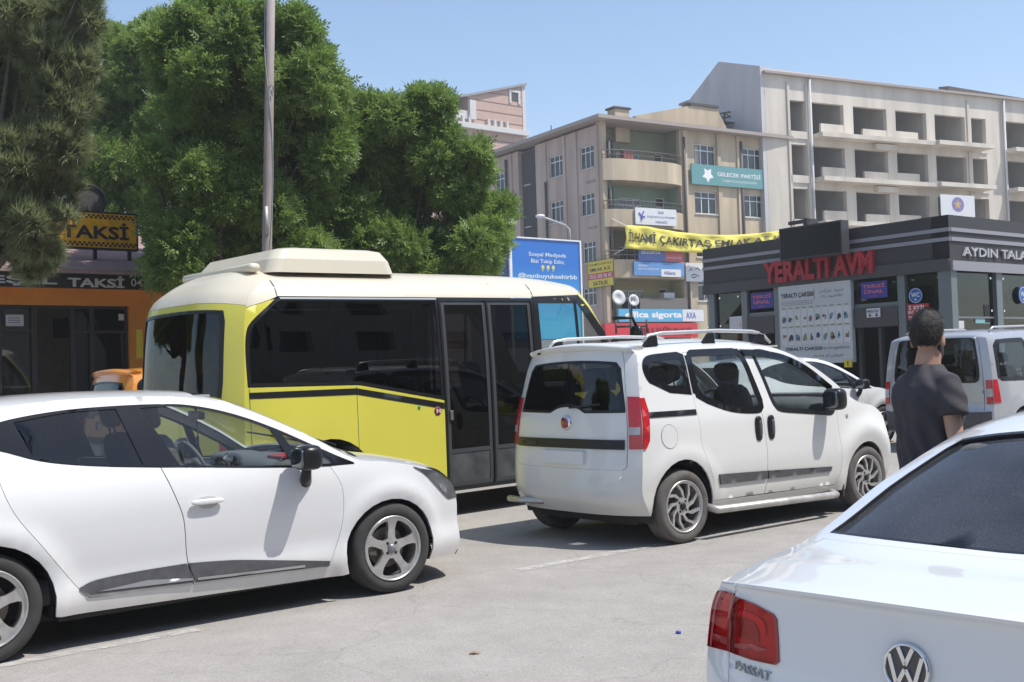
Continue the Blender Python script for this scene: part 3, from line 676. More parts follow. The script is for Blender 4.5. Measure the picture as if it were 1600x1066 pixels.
# ================================================================== unfinished white block
WCON = mat('white_concrete', (.62, .56, .48), .9, var=.20, vscale=.8, streak=True, bump=.1, bscale=15); GCON = mat('grey_blockwork', (.50, .465, .42), .9, var=.1, vscale=1.2); SIDEW = mat('grey_white_render', (.55, .54, .54), .9, var=.14, vscale=.8, streak=True)
Pw = at_px(1200, 300, 79.); WF = Face(Pw, 26.3); WL = Face(Pw, 26.3-90); bzw = gz(Pw[0], Pw[1])-.3
wb = empty('unfinished_block', (Pw[0], Pw[1], bzw), label='unfinished white concrete block with open window holes and balcony slabs', cat='building')
cols = [(1234, 1260), (1268.5, 1320), (1335, 1387), (1401, 1449), (1462, 1509), (1519, 1541.5), (1572, 1622)]
U = [(WF.uv(a, 230)[0], WF.uv(b_, 230)[0]) for a, b_ in cols]
zt1 = WF.uv(1247, 157.5)[1]; zb1 = WF.uv(1247, 205)[1]; zt2 = WF.uv(1247, 226)[1]; dz_ = zt1-zt2; hgt = zt1-zb1
zTop = WF.uv(1247, 121)[1]; uEnd = U[-1][1]+4.2
holes = []
for r in range(5):
    for k, (a, b_) in enumerate(U):
        big = k in (1, 2, 3, 4)
        holes.append((a, b_, zb1-r*dz_-(.12 if big else 0), zt1-r*dz_))
    holes.append((U[-1][1]+.7, U[-1][1]+2.2, zb1-r*dz_, zt1-r*dz_))
wall('front_wall', WF, 0, uEnd, bzw, zTop, holes, WCON, wb, .35)
for r in range(6):
    z = zb1-r*dz_-.16+dz_*0
    fbox('floor_slab', WF, .1, uEnd, z-.2, z, -6, -.351, GCON, wb)
fbox('floor_slab', WF, .1, uEnd, zTop-.25, zTop-.05, -10, -.351, GCON, wb)
fbox('room_back', WF, .1, uEnd, bzw, zTop-.3, -6.3, -6.05, GCON, wb)
for k, (a, b_) in enumerate(U): fbox('partition', WF, b_+.12, b_+.28, bzw, zTop-.3, -6.04, -.36, GCON, wb)
for r in range(4):
    for k in (0, 2, 3): fbox('inner_wall', WF, U[k][0]+.1, U[k][0]+(U[k][1]-U[k][0])*(.45 if k else .9), zb1-r*dz_-.15, zt1-r*dz_-.02, -2.9, -2.7, GCON, wb)
    z = zb1-r*dz_
    u0, u1, um = WF.uv(1270, 205)[0], WF.uv(1532, 225)[0], WF.uv(1446, 217)[0]
    fbox('balcony_slab', WF, u0, um, z-.45, z-.14, .002, 1.0, WCON, wb); fbox('balcony_slab', WF, um+.01, u1, z-.42, z-.11, .002, 1.35, WCON, wb)
    fbox('balcony_slab', WF, U[6][0]-.3, uEnd, z-.42, z-.12, .002, 1.2, WCON, wb)
    for k, (fa, fb_, hh) in enumerate(((.30, 1., .62), (.28, 1., .50), (.0, .72, .55), (.0, .78, .12))):
        a, b_ = U[k+1]; w_ = b_-a; fbox('low_wall', WF, a+fa*w_+.01, a+fb_*w_-.01, z-.11, z+hh-.12+.2, -.22, -.02, WCON, wb)
    for k in (0, 5): fbox('sill_block', WF, U[k][0]-.05, U[k][1]+.05, z-.55, z-.03, .002, .10, WCON, wb)
    fbox('lintel_block', WF, U[1][0]+5.6, U[1][0]+7.6, z-dz_*1-.0+hgt+.02, z-dz_+hgt+.42, .002, .45, WCON, wb)
for px in (1233, 1262, 1513, 1566): u = WF.uv(px, 220)[0]; fbox('pilaster', WF, u-.10, u+.10, bzw, zTop-.4, .002, .10, WCON, wb)
for px in (1265, 1567): u = WF.uv(px, 220)[0]; b = MB(); b.tube([WF.at(u, bzw, .22), WF.at(u, zTop-.1, .22)], .09, 7); mk('drain_pipe', b.v, b.f, SIDEW, wb, True, world=True)
fbox('roof_edge', WF, -.15, uEnd+.2, zTop, zTop+.16, -10, .35, EAVE, wb)
# gable end and pitched roof
zg = WL.uv(1150, 104)[1]; gd = 0.
g = [(0., bzw), (0., zTop+.5), (WL.uv(1128, 97)[0], WL.uv(1128, 97)[1]), (WL.uv(1076, 165)[0], WL.uv(1076, 165)[1]), (WL.uv(1076, 165)[0]-3, bzw)]
v = [WL.at(u, z, .3) for u, z in g]+[WL.at(u, z, -.05) for u, z in g]
mk('gable_wall', v, [(4, 3, 2, 1, 0), (5, 6, 7, 8, 9), (0, 1, 6, 5), (1, 2, 7, 6), (2, 3, 8, 7), (3, 4, 9, 8)], SIDEW, wb, world=True)
ru, rz_ = g[2]
v = [WL.at(ru-.0, rz_-.05, -.06), WL.at(0, zTop+.17, -.06), WF.at(uEnd, zTop+.17, -.3), WF.at(uEnd, zTop+.6, ru)]
mk('roof_plane', v+[p-np.array([0, 0, .12]) for p in v], BOXF, EAVE, wb, world=True)
b = MB(); p0 = WF.uv(1474, 131, -2); p1 = WF.uv(1600, 143, -2)
v = [WF.at(p0[0], p0[1]-.3, -1.5), WF.at(p1[0]+4, p1[1]-.9, -1.5), WF.at(p1[0]+4, p1[1]-.1, -4), WF.at(p0[0]+1.6, p0[1]+.35, -4)]
mk('tiled_roof_part', v+[p-np.array([0, 0, .5]) for p in v], BOXF, mat('old_roof_tiles', (.13, .105, .095), .9, var=.3, vscale=3, bump=.5, bscale=10), wb, world=True)
r_, bx = sign('flag_banner', WF, (1470, 305, 1523, 338), WB, 'small white flag with a round blue and gold emblem on the unfinished block', d=1.45, thick=.03, cat='flag')
u, z = (bx[0]+bx[1])/2, bx[2]+.55*(bx[3]-bx[2])
mk('emblem_disc', [WF.at(u, z, 1.456)]+[WF.at(u+.62*math.cos(k*math.pi/12), z+.55*math.sin(k*math.pi/12), 1.456) for k in range(24)], [(0, 1+k, 1+(k+1) % 24) for k in range(24)], mat('emblem_blue', (.20, .17, .36), .6), r_, world=True)
mk('emblem_star', [WF.at(u, z, 1.46)]+[WF.at(u+(.45 if k % 2 == 0 else .16)*math.sin(k*math.pi/5), z+(.42 if k % 2 == 0 else .16)*math.cos(k*math.pi/5), 1.46) for k in range(10)], [(0, 1+(k+1) % 10, 1+k) for k in range(10)], mat('emblem_gold', (.55, .36, .08), .5), r_, world=True)

# ================================================================== pink block behind
PINK = mat('pink_siding', (.50, .335, .275), .85, var=.05, vscale=1); LINE = mat('siding_joint', (.20, .12, .10), .9); PWHT = mat('trim_white', (.58, .56, .54), .8)
Pp = at_px(822, 240, 125.); PF = Face(Pp, 39.); bzp = 0.
pb = empty('pink_block', (Pp[0], Pp[1], bzp), label='pink sided block with a sloping roof line behind the trees', cat='building')
uLft = PF.uv(560, 260)[0]; z0p = bzp; uk = PF.uv(733, 200)[0]
zr = [PF.uv(820, 134)[1], PF.uv(727, 147)[1]]
v2 = [(uLft, z0p), (0, z0p), (0, zr[0]), (uk, zr[1]), (uk, PF.uv(733, 187)[1]), (uLft, PF.uv(733, 187)[1])]
mk('front_wall', [PF.at(u, z) for u, z in v2]+[PF.at(u, z, -9) for u, z in v2], [(0, 1, 2, 3, 4, 5), (1, 0, 6, 7), (2, 1, 7, 8), (3, 2, 8, 9), (4, 3, 9, 10), (5, 4, 10, 11), (0, 5, 11, 6)], PINK, pb, world=True)
ztop = zr[0]; k = 0; z = z0p+1.
while z < ztop-.5:
    tq = (z-zr[1])/(zr[0]-zr[1]); ul = uk+(0-uk)*max(0, tq) if z > zr[1] else (uk if z > PF.uv(733, 187)[1] else uLft)
    fbox('siding_joint', PF, ul+.05, -.35, z, z+.09, .0, .02, LINE, pb); z += 1.02
fbox('corner_trim', PF, -.34, .12, z0p, zr[0]+.2, -.3, .06, PWHT, pb)
zc_ = PF.uv(770, 200)[1]; fbox('cornice', PF, uLft, .2, zc_-.45, zc_+.1, .0, .5, PWHT, pb)
for i in range(24):
    u = uLft+.8+i*(0-uLft-1.2)/24
    if i % 6 < 4: fbox('cornice_bracket', PF, u, u+.28, zc_+.1, zc_+.8, .05, .4, PWHT, pb)
fbox('terrace_post', PF, uk-.1, uk+.7, PF.uv(733, 187)[1], PF.uv(733, 157)[1], .02, .4, PWHT, pb)
fbox('terrace_parapet', PF, uLft, uk, PF.uv(733, 187)[1], PF.uv(720, 172)[1], -.3, .1, PWHT, pb)
v = [PF.at(uk-6, PF.uv(690, 165)[1], .3), PF.at(uk, zr[1]-.2, .3), PF.at(.2, zr[0]+.02, .3), PF.at(.2, zr[0]+.25, .3), PF.at(uk, zr[1]+.05, .3), PF.at(uk-6, PF.uv(690, 165)[1]+.25, .3)]
mk('roof_edge', v+[p-PF.n*9.4 for p in v], [(0, 1, 4, 5), (1, 2, 3, 4), (5, 4, 10, 11), (4, 3, 9, 10), (7, 6, 11, 10), (8, 7, 10, 9), (0, 6, 7, 1), (1, 7, 8, 2), (2, 8, 9, 3), (6, 0, 5, 11)], mat('roof_metal', (.27, .27, .29), .6), pb, world=True)
h = PF.r(798, 145, 809, 158); b = MB(); fbox('attic_window', PF, h[0], h[1], h[2], h[3], .0, .05, DARKROOM, pb)
for (a, b_, c_, e) in ((h[0]-.25, h[0], h[2]-.3, h[3]), (h[1], h[1]+.25, h[2]-.3, h[3]), (h[0]-.3, h[1]+.3, h[3], h[3]+.25)): fbox('attic_trim', PF, a, b_, c_, e, .0, .12, PWHT, pb)
def dish(name, P, R, aim, m, label, post=True, cat='satellite dish'):
    P = np.array(P, float); a = np.array(aim, float); a /= np.linalg.norm(a); e1 = np.cross(a, (0, 0, 1)); e1 /= np.linalg.norm(e1); e2 = np.cross(e1, a)
    r_ = empty(name, P, label=label, cat=cat); v = []; f = []; n = 24
    for i, q in enumerate((.02, .35, .7, 1., 1.02, .7, .35, .02)):
        back = i > 3
        for k in range(n):
            t = 2*math.pi*k/n; v.append(e1*R*q*math.cos(t)+e2*R*q*math.sin(t)+a*(R*.28*q*q-(.05*R if back else 0)))
    for i in range(7):
        for k in range(n): f.append((i*n+k, i*n+(k+1) % n, (i+1)*n+(k+1) % n, (i+1)*n+k))
    mk('reflector', v, f, m, r_, True)
    b = MB(); b.tube([-e2*R*.95+a*R*.25, a*R*.9], R*.03+.004, 5); b.sup(a*R*.92, (R*.08,)*3, 1, 5); mk('feed_arm', b.v, b.f, PIPE, r_)
    if post: b = MB(); b.tube([-a*R*.05, -a*R*.35, -a*R*.35-np.array([0, 0, post])], .03 if R < .5 else .07, 7); mk('bracket', b.v, b.f, PIPE, r_)
    return r_
DW = mat('dish_white', (.62, .62, .63), .6)
q = PF.at(PF.uv(706, 160, .8)[0], PF.uv(706, 160, .8)[1], .8); dish('satellite_dish', q, .52, (-.2, -1, .4), DW, 'white satellite dish on the terrace of the pink block', post=1.6)

# ================================================================== shopping kiosk with the dark fascia
FAS = mat('dark_cladding', (.052, .050, .053), .5, var=.08, vscale=2); FAS2 = mat('dark_cladding_low', (.075, .072, .075), .5, var=.1, vscale=2); STRIPE = mat('grey_stripe', (.30, .30, .33), .4); ALU = mat('grey_aluminium', (.20, .23, .24), .4, metal=.3)
SHOPG = glass('shop_glass', (.50, .55, .54), ior=1.5)
Pk = at_px(1485, 420, 21.); KR = Face(Pk, 37.5); KL = Face(Pk, 37.5-90); bzk = gz(Pk[0], Pk[1])+.13
kk = empty('kiosk', (Pk[0], Pk[1], bzk), label='dark clad glass kiosk with red letters and a black screen on its fascia', cat='kiosk')
zf1 = KL.uv(1484, 335)[1]; zf0 = KL.uv(1485, 421)[1]; uK = KL.uv(1099, 425)[0]; uKr = 9.5
zs1, zs2 = KL.uv(1484, 358)[1], KL.uv(1484, 373)[1]
fbox('fascia', KL, uK, -.002, zf0, zf1, -.35, 0., FAS, kk); fbox('fascia', KR, -.0, uKr, zf0, zf1, -.35, 0., FAS, kk)
for z in (zs1, zs2):
    fbox('fascia_stripe', KL, uK, .03, z-.035, z+.035, .002, .03, STRIPE, kk); fbox('fascia_stripe', KR, .031, uKr, z-.035, z+.035, .002, .03, STRIPE, kk)
fbox('fascia_foot', KL, uK, -.001, zf0-.02, zf0+.20, .002, .05, FAS2, kk); fbox('fascia_foot', KR, .0, uKr, zf0-.02, zf0+.16, .002, .06, STRIPE, kk)
rv = [KR.at(0, zf1-.1, -.35), KR.at(uKr, zf1-.1, -.35), KR.at(uKr, zf1-.1, uK), KR.at(0, zf1-.1, uK)]
rv = [KR.P+KR.e*a-KR.n*b_+np.array([0, 0, zf1-.15]) for a, b_ in ((.3, .3), (uKr, .3), (uKr, -uK), (.3, -uK))]
mk('roof', rv+[p-np.array([0, 0, .12]) for p in rv], BOXF, FAS, kk, world=True)
rv = [p-np.array([0, 0, zf1-.15-zf0-.03]) for p in rv]; mk('ceiling', rv+[p-np.array([0, 0, .05]) for p in rv], BOXF, mat('ceiling_panel', (.32, .32, .32), .8), kk, world=True)
for (a0, b0, a1, b1) in ((uKr-.1, .3, uKr, -uK), (.3, -uK-.1, uKr, -uK)):
    v = [KR.P+KR.e*a-KR.n*b_+np.array([0, 0, z]) for z in (bzk, zf0) for a, b_ in ((a0, b0), (a1, b0), (a1, b1), (a0, b1))]; mk('back_wall', v, BOXF, mat('shop_wall', (.22, .21, .20), .8), kk, world=True)
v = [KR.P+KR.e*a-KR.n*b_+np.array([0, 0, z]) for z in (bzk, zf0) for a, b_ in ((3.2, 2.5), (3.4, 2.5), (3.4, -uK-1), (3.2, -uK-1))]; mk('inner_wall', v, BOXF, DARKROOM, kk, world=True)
v = [KR.P+KR.e*a-KR.n*b_+np.array([0, 0, bzk+z]) for z in (-.12, .02) for a, b_ in ((.02, .02), (uKr, .02), (uKr, -uK), (.02, -uK))]; mk('floor', v, BOXF, mat('floor_tile', (.25, .24, .23), .4), kk, world=True)
def post(fc, px, w_=.16, dd=.0):
    u = fc.uv(px, 480)[0]; fbox('column', fc, u-w_/2, u+w_/2, bzk, zf0, -.2, dd, ALU, kk)
for px in (1409, 1214, 1163, 1112): post(KL, px)
for px in (1563, 1640): post(KR, px, .2)
fbox('column', KL, -.26, .0, bzk, zf0, -.2, .002, ALU, kk); fbox('column', KR, .003, .16, bzk, zf0, -.2, .004, ALU, kk)
def glaze(fc, x0, x1, z0=None, z1=None):
    u0, u1 = (fc.uv(x, 480)[0] if x > 100 else x for x in (x0, x1)); p = fbox('glass_panel', fc, u0, u1, z0 or bzk+.08, z1 or zf0, -.09, -.08, SHOPG, kk)
    b = MB(); fc.box(b, u0, u1, (z0 or bzk), (z0 or bzk)+.09, -.13, -.04); zt = zf0-(zf0-bzk)*.32; fc.box(b, u0, u1, zt, zt+.035, -.12, -.06); mk('glazing_bar', b.v, b.f, ALU, kk, world=True)
    for uu in (u0+.12, u1-.12):
        for z in (zf0-.12, zt+.15): q = MB(); fc.box(q, uu-.02, uu+.02, z-.02, z+.02, -.08, -.05); mk('glass_clamp', q.v, q.f, CHROME, kk, world=True)
glaze(KL, 1415, -.27 if False else 1473); glaze(KL, 1101, 1109); glaze(KL, 1116, 1158); glaze(KR, 1493, 1559); glaze(KR, 1568, 1632); glaze(KR, 1648, 1700)
zb_ = KL.uv(1367, 481)[1]; zb2 = KL.uv(1367, 511)[1]
for (x0, x1) in ((1334, 1403), (1167, 1209)):
    u0, u1 = KL.uv(x0, 480)[0], KL.uv(x1, 480)[0]; glaze(KL, x0, x1, zb_); fbox('door_header', KL, u0, u1, zb2, zb_, -.25, .02, FAS2, kk)
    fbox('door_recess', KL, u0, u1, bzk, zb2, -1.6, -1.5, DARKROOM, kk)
    for a in (u0, (u0+u1)/2-.03, u1-.07): fbox('door_frame', KL, a, a+.07, bzk, zb2, -.2, -.1, FAS, kk)
# raised letters
for (fc, s, px, m_, ex) in ((KL, 'YERALTI AVM', (1197, 399, 1367, 437), mat('letter_red', (.42, .035, .05), .4, var=.1), .10), ):
    ua, ub = fc.uv(1197, 425)[0], fc.uv(1368, 405)[0]; z0_, z1_ = fc.uv(1282, 436)[1], fc.uv(1282, 401)[1]
    lettering(s, fc.at, (ua+ub)/2, (z0_+z1_)/2, ub-ua, (z1_-z0_), m_, kk, 'letter', .045, ex, True, d=.01)
ua, z0_ = KR.uv(1503, 404); z1_ = KR.uv(1503, 385)[1]
lettering('AYDIN TALAY YERALTI ÇARŞISI', KR.at, ua+2.75, (z0_+z1_)/2, 5.5, (z1_-z0_), mat('letter_grey', (.46, .46, .47), .4), kk, 'letter', .012, .04, True, d=.005)
# black screen on brackets above the entrance
r_, bx = sign('display_screen', KL, (1220, 353, 1314, 400), mat('screen_black', (.010, .010, .012), .35), 'large switched-off black display screen fixed to the kiosk fascia', d=.45, thick=.22, frame=mat('screen_frame', (.06, .06, .065), .4), cat='screen')
b = MB(); KL.box(b, bx[0]+.5, bx[0]+.6, bx[3], bx[3]+.18, .0, .35); KL.box(b, bx[0]+.1, bx[0]+.6, bx[3]+.10, bx[3]+.17, .25, .32); KL.box(b, bx[0]+.55, bx[0]+.62, bx[2]+.1, bx[3], -.0, .24); KL.box(b, bx[1]-.62, bx[1]-.55, bx[2]+.1, bx[3], -.0, .24); mk('bracket', b.v, b.f, PIPE, r_, world=True)
PUR = mat('sign_blue', (.05, .06, .30), .4); PNK = mat('print_pink', (.62, .17, .25), .5)
for (px, lab) in (((1345, 440, 1386, 466), 'blue TERZİ ÜNAL sign in the kiosk window above the MESCİD door'), ((1173, 457, 1208, 482), 'blue TERZİ ÜNAL sign in the kiosk window left of the white poster wall')):
    lab = lab.replace(' left of', ' beside')
    r_, bx = sign('tailor_sign', KL, px, PUR, lab, d=-.02, thick=.03); write(KL, r_, bx, 'TERZİ', .5, .76, .86, .26, PNK, -.02, .03); write(KL, r_, bx, 'ÜNAL', .5, .42, .74, .27, PNK, -.02, .03); write(KL, r_, bx, 'STİL', .5, .13, .3, .11, PNK, -.02)
r_, bx = sign('prayer_room_sign', KL, (1354, 482, 1375, 496), WB, 'small white MESCİD sign with two arrows over the kiosk door', d=.05, thick=.02)
write(KL, r_, bx, 'MESCİD', .5, .72, .84, .34, T_NAVY, .05, .02)
for k in (.25, .75): u = bx[0]+k*(bx[1]-bx[0]); z = bx[2]; H_ = bx[3]-bx[2]; mk('arrow', [KL.at(a, c_, .056) for a, c_ in ((u-.012, z+.45*H_), (u-.012, z+.25*H_), (u-.04, z+.25*H_), (u, z+.06*H_), (u+.04, z+.25*H_), (u+.012, z+.25*H_), (u+.012, z+.45*H_))], [(0, 1, 5, 6), (2, 3, 4)], T_BLACK, r_, world=True)
def disc_sign(fc, px, py, R, lab):
    u, z = fc.uv(px, py); r_ = empty('toilet_sign', fc.at(u, z, 0), label=lab, cat='sign'); b = MB(); n = 32
    v = [fc.at(u+R*math.cos(2*math.pi*k/n), z+R*math.sin(2*math.pi*k/n), d) for d in (-.03, -.01) for k in range(n)]; f = [tuple(range(n, 2*n)), tuple(reversed(range(n)))]+[(k, (k+1) % n, n+(k+1) % n, n+k) for k in range(n)]
    mk('disc', v, f, mat('toilet_blue', (.03, .12, .36), .4), r_, world=True); bx = (u-R, u+R, z-R, z+R)
    v = [fc.at(u+q*R*math.cos(2*math.pi*k/n), z+q*R*math.sin(2*math.pi*k/n), -.006) for q in (.86, .92) for k in range(n)]; mk('ring', v, [(k, (k+1) % n, n+(k+1) % n, n+k) for k in range(n)], T_WHITE, r_, world=True)
    write(fc, r_, bx, 'WC', .5, .55, .62, .30, T_WHITE, -.012, .02); mk('arrow', [fc.at(u+a*R, z+c_*R, -.005) for a, c_ in ((-.22, -.42), (.22, -.42), (0, -.68))], [(0, 2, 1)], T_WHITE, r_, world=True)
disc_sign(KL, 1430, 462, .145, 'round blue WC sign in the kiosk window above the red tailor sign'); disc_sign(KR, 1600, 461, .17, 'round blue WC sign in the kiosk window below the grey letters')
r_, bx = sign('tailor_sign', KL, (1417, 475, 1451, 499), mat('sign_red', (.46, .04, .05), .45), 'red İ STİL tailor sign in the kiosk window behind the man', d=-.02, thick=.03)
write(KL, r_, bx, 'İ STİL', .5, .8, .8, .3, T_WHITE, -.02, .03); write(KL, r_, bx, 'BAY . BAYAN', .5, .48, .86, .22, T_WHITE, -.02, .02); write(KL, r_, bx, 'TERZİHANE', .5, .18, .86, .22, T_WHITE, -.02, .02)
# poster wall with two rows of product cards
r_, bx = sign('poster_wall', KL, (1218, 443, 1331, 568), mat('poster_white', (.56, .58, .60), .5, var=.04), 'tall white YERALTI ÇARŞISI poster wall with two rows of product cards', d=.06, thick=.1, cat='poster')
u0, u1, z0, z1 = bx; Wd, Ht = u1-u0, z1-z0
write(KL, r_, bx, 'YERALTI ÇARŞISI', .27, .87, .46, .075, T_BLACK, .06, .025)
for k in range(3): fbox('text_line', KL, u0+.04*Wd, u0+.49*Wd, z0+(.795-.022*k)*Ht, z0+(.800-.022*k)*Ht, .06, .064, mat('print_grey', (.2, .2, .21), .6), r_)
fbox('divider', KL, u0+.508*Wd, u0+.512*Wd, z0+.80*Ht, z0+.94*Ht, .06, .064, T_BLACK, r_)
for (s, zz_, ww) in (('\ufeae\ufe98\ufedb\ufeae\ufee3 \ufeaa\ufbfe\ufeae\ufea7', .895, .34), ('\ufeea\ufe91 \ufeaa\ufbff\ufee3\ufe8e\ufed4\ufe91', .83, .28)):
    write(KL, r_, bx, s, .75, zz_, ww, .05, mat('print_olive', (.18, .18, .14), .6), .06)
CC = [mat('card_'+str(i), c_, .5) for i, c_ in enumerate(((.06, .05, .05), (.12, .30, .34), (.30, .12, .12), (.05, .07, .14), (.32, .29, .12), (.10, .17, .20)))]
for row in range(2):
    for k in range(10):
        a = u0+(.03+.096*k)*Wd; zc = z0+(.485 if row == 0 else .245)*Ht; cw, ch = .086*Wd, .21*Ht
        cdo = fbox('product_card', KL, a, a+cw, zc, zc+ch, .061, .068, WB, r_)
        rs = random.Random(row*10+k); n_ = rs.randint(2, 5)
        for _ in range(n_):
            ww, hh = rs.uniform(.2, .7)*cw, rs.uniform(.12, .38)*ch; uu = a+rs.uniform(.08, .9-ww/cw)*cw; zz_ = zc+rs.uniform(.2, .72-hh/ch)*ch
            P_ = [(uu, zz_), (uu+ww*rs.uniform(.6, 1), zz_+rs.uniform(-.04, .04)*ch), (uu+ww, zz_+hh*.6), (uu+ww*rs.uniform(.3, .8), zz_+hh), (uu+ww*.1, zz_+hh*.7)]
            mk('product_picture', [KL.at(x, y, .0695+.0006*_) for x, y in P_], [tuple(range(5))], rs.choice(CC), cdo, world=True)
        fbox('price_tag', KL, a+.2*cw, a+.8*cw, zc+ch+.01*Ht, zc+ch+.025*Ht, .061, .066, mat('tag_olive', (.36, .34, .16), .6), r_)
write(KL, r_, bx, 'YERALTI ÇARŞISI', .33, .185, .52, .055, T_BLACK, .06, .025); write(KL, r_, bx, 'na Hoşgeldiniz', .78, .185, .36, .05, MATS['print_grey'], .06)
write(KL, r_, bx, '\ufeea\ufe91 \ufeea\ufee3 \ufeae\ufedb \ufeb6\ufbfe\ufeae\ufea7', .68, .095, .4, .05, T_BLACK, .06)
r_, bx = sign('yellow_notice', KL, (1319, 563, 1331, 574), mat('yellow_board', (.72, .56, .05), .5), 'small yellow notice at the foot of the white poster wall', d=.09, thick=.02)
write(KL, r_, bx, '!', .5, .5, .15, .7, T_BLACK, .09, .03)
# small things behind the glass
for (fc, px, w_, h_, m_, lab) in ((KR, 1506, .25, .14, WB, 'white paper notice taped inside the kiosk window'), (KR, 1548, .18, .34, T_BLACK, 'black and white notice taped inside the kiosk window'), (KR, 1541, .5, .12, mat('notice_cyan', (.25, .45, .5), .5), 'pale blue strip notice low in the kiosk window'), (KL, 1148, .42, .32, WB, 'white and red price notice in the left kiosk window')):
    u, z = fc.uv(px, {1506: 507, 1548: 490, 1541: 500, 1148: 506}[px]); o = fbox('paper_notice', fc, u-w_/2, u+w_/2, z-h_/2, z+h_/2, -.075, -.07, m_, label=lab, cat='notice')

# ================================================================== taxi office on the left
Pt = at_px(100, 476, 20.5); TF = Face(Pt, 40.); bzt = gz(Pt[0], Pt[1])+.13
OW = mat('orange_render', (.66, .27, .045), .8, var=.12, vscale=2); DFR = mat('dark_frame', (.028, .026, .026), .5)
tk = empty('taxi_office', (Pt[0], Pt[1], bzt), label='low orange taxi office with dark shopfront and black name board under the trees', cat='building')
ul, ur = TF.uv(-120, 470)[0], TF.uv(330, 480)[0]; zd = TF.uv(100, 477)[1]; zo = TF.uv(100, 450)[1]; zs = TF.uv(100, 421)[1]; udr = TF.uv(203, 520)[0]
wall('front_wall', TF, ul, ur, bzt, zo, [(TF.uv(-60, 520)[0], udr, bzt+.0, zd)], OW, tk, .25)
fbox('side_wall', TF, ur-.25, ur, bzt, zo, -5, -.251, OW, tk); fbox('side_wall', TF, ul, ul+.25, bzt, zo, -5, -.251, OW, tk)
fbox('room_back', TF, ul+.25, ur-.25, bzt, zo, -3.6, -3.4, mat('room_wall', (.50, .47, .43), .9, var=.1), tk)
fbox('room_ceiling', TF, ul+.25, ur-.25, zo-.1, zo, -3.4, -.251, mat('room_wall', (.3, .28, .26)), tk); fbox('room_floor', TF, ul+.25, ur-.25, bzt-.2, bzt+.02, -3.4, -.26, mat('floor_tile', (.25, .24, .23), .4), tk)
def bar(x0, x1, y0, y1, d0=-.2, d1=-.1):
    u0, u1, z0, z1 = TF.r(x0, y0, x1, y1); fbox('frame_bar', TF, u0, u1, z0, z1, d0, d1, DFR, tk)
zq = bzt
for (x0, x1) in ((0, 5), (52, 61), (113, 120), (143, 150), (199, 203), (-58, -52)):
    u0, u1 = TF.uv(x0, 520)[0], TF.uv(x1, 520)[0]; fbox('frame_post', TF, u0, u1, bzt, zd, -.2, -.09, DFR, tk)
bar(0, 57, 514, 519); bar(-58, 203, 474, 481); bar(118, 200, 516, 520)
for (x0, x1, y0, y1, m_) in ((5, 52, 481, 514, GL_MED), (5, 52, 519, 640, GL_MED), (120, 143, 481, 640, GL_DARK), (150, 199, 481, 516, GL_DARK), (150, 199, 520, 640, GL_DARK), (-52, 0, 481, 640, GL_MED)):
    u0, u1, z0, z1 = TF.r(x0, y0, x1, y1); fbox('shop_pane', TF, u0, u1, max(z0, bzt+.05), z1, -.16, -.15, m_, tk)
u0, u1, z0, z1 = TF.r(13, 491, 41, 509); n_ = fbox('paper_notice', TF, u0, u1, z0, z1, -.149, -.143, mat('paper_grey', (.52, .52, .54), .7), label='white paper notice stuck inside the taxi office transom pane', cat='notice')
for k in range(3): fbox('text_line', TF, u0+.04, u1-.06, z0+(.28+.2*k)*(z1-z0), z0+(.33+.2*k)*(z1-z0), -.142, -.140, T_NAVY, tk)
u0, u1, z0, z1 = TF.r(85, 497, 108, 528, -3.3); pf = fbox('wall_picture', TF, u0, u1, z0, z1, -3.4, -3.34, T_BLACK, label='dark framed picture on the back wall inside the taxi office', cat='picture')
u0, u1, z0, z1 = TF.r(190, 490, 199, 500); fbox('paper_notice', TF, u0, u1, z0, z1, -.149, -.143, WB, label='small white sticker on the dark taxi office door', cat='notice')
u0, u1, z0, z1 = TF.r(212, 515, 222, 560); yn = fbox('yellow_notice', TF, u0, u1, z0, z1, .01, .04, mat('yellow_board', (.72, .56, .05), .5), label='narrow yellow notice on the orange wall beside the office door', cat='sign')
# furniture inside: glass counter with bottles
b = MB(); u0, u1, z0, z1 = TF.r(3, 560, 55, 640, -.9)
ct = empty('display_counter', TF.at((u0+u1)/2, bzt+.02, -1.1), label='glass display counter inside the taxi office window', cat='counter')
fbox('counter_body', TF, u0, u1, bzt+.02, bzt+.55, -1.5, -.8, DFR, ct); fbox('counter_top', TF, u0, u1, bzt+1.35, bzt+1.38, -1.5, -.8, PVC, ct)
for k in range(2): fbox('shelf', TF, u0, u1, bzt+.75+.3*k, bzt+.765+.3*k, -1.5, -.8, PVC, ct)
# name board and canopy
fbox('soffit', TF, ul-.2, ur+.2, zo, zo+.08, -.3, .55, OW, tk)
r_, bx = sign('name_board', TF, (-110, 426, 232, 449), mat('board_black', (.012, .012, .013), .4), 'black name board with white YEŞİL TAKSİ letters over the taxi office', d=.62, thick=.08)
u0, u1, z0, z1 = bx
for (s, xa, xb) in (('YEŞİL', -55, 89), ('TAKSİ', 106, 194)):
    ua, ub = TF.uv(xa, 438, .63)[0], TF.uv(xb, 438, .63)[0]; lettering(s, TF.at, (ua+ub)/2, (z0+z1)/2+.0, ub-ua, (z1-z0)*.84, mat('board_letters', (.50, .49, .47), .5), r_, 'letter', .03, .015, True, d=.622)
ua, ub = TF.uv(203, 440, .63)[0], TF.uv(262, 440, .63)[0]; lettering('0432', TF.at, (ua+ub)/2-.12, (z0+z1)/2, .42, (z1-z0)*.55, MATS['board_letters'], r_, bold=.005, d=.622)
fbox('board_trim', TF, u0-.05, ur+.3, z1+.005, z1+.10, .35, .72, mat('grey_metal', (.33, .32, .31), .5), tk)
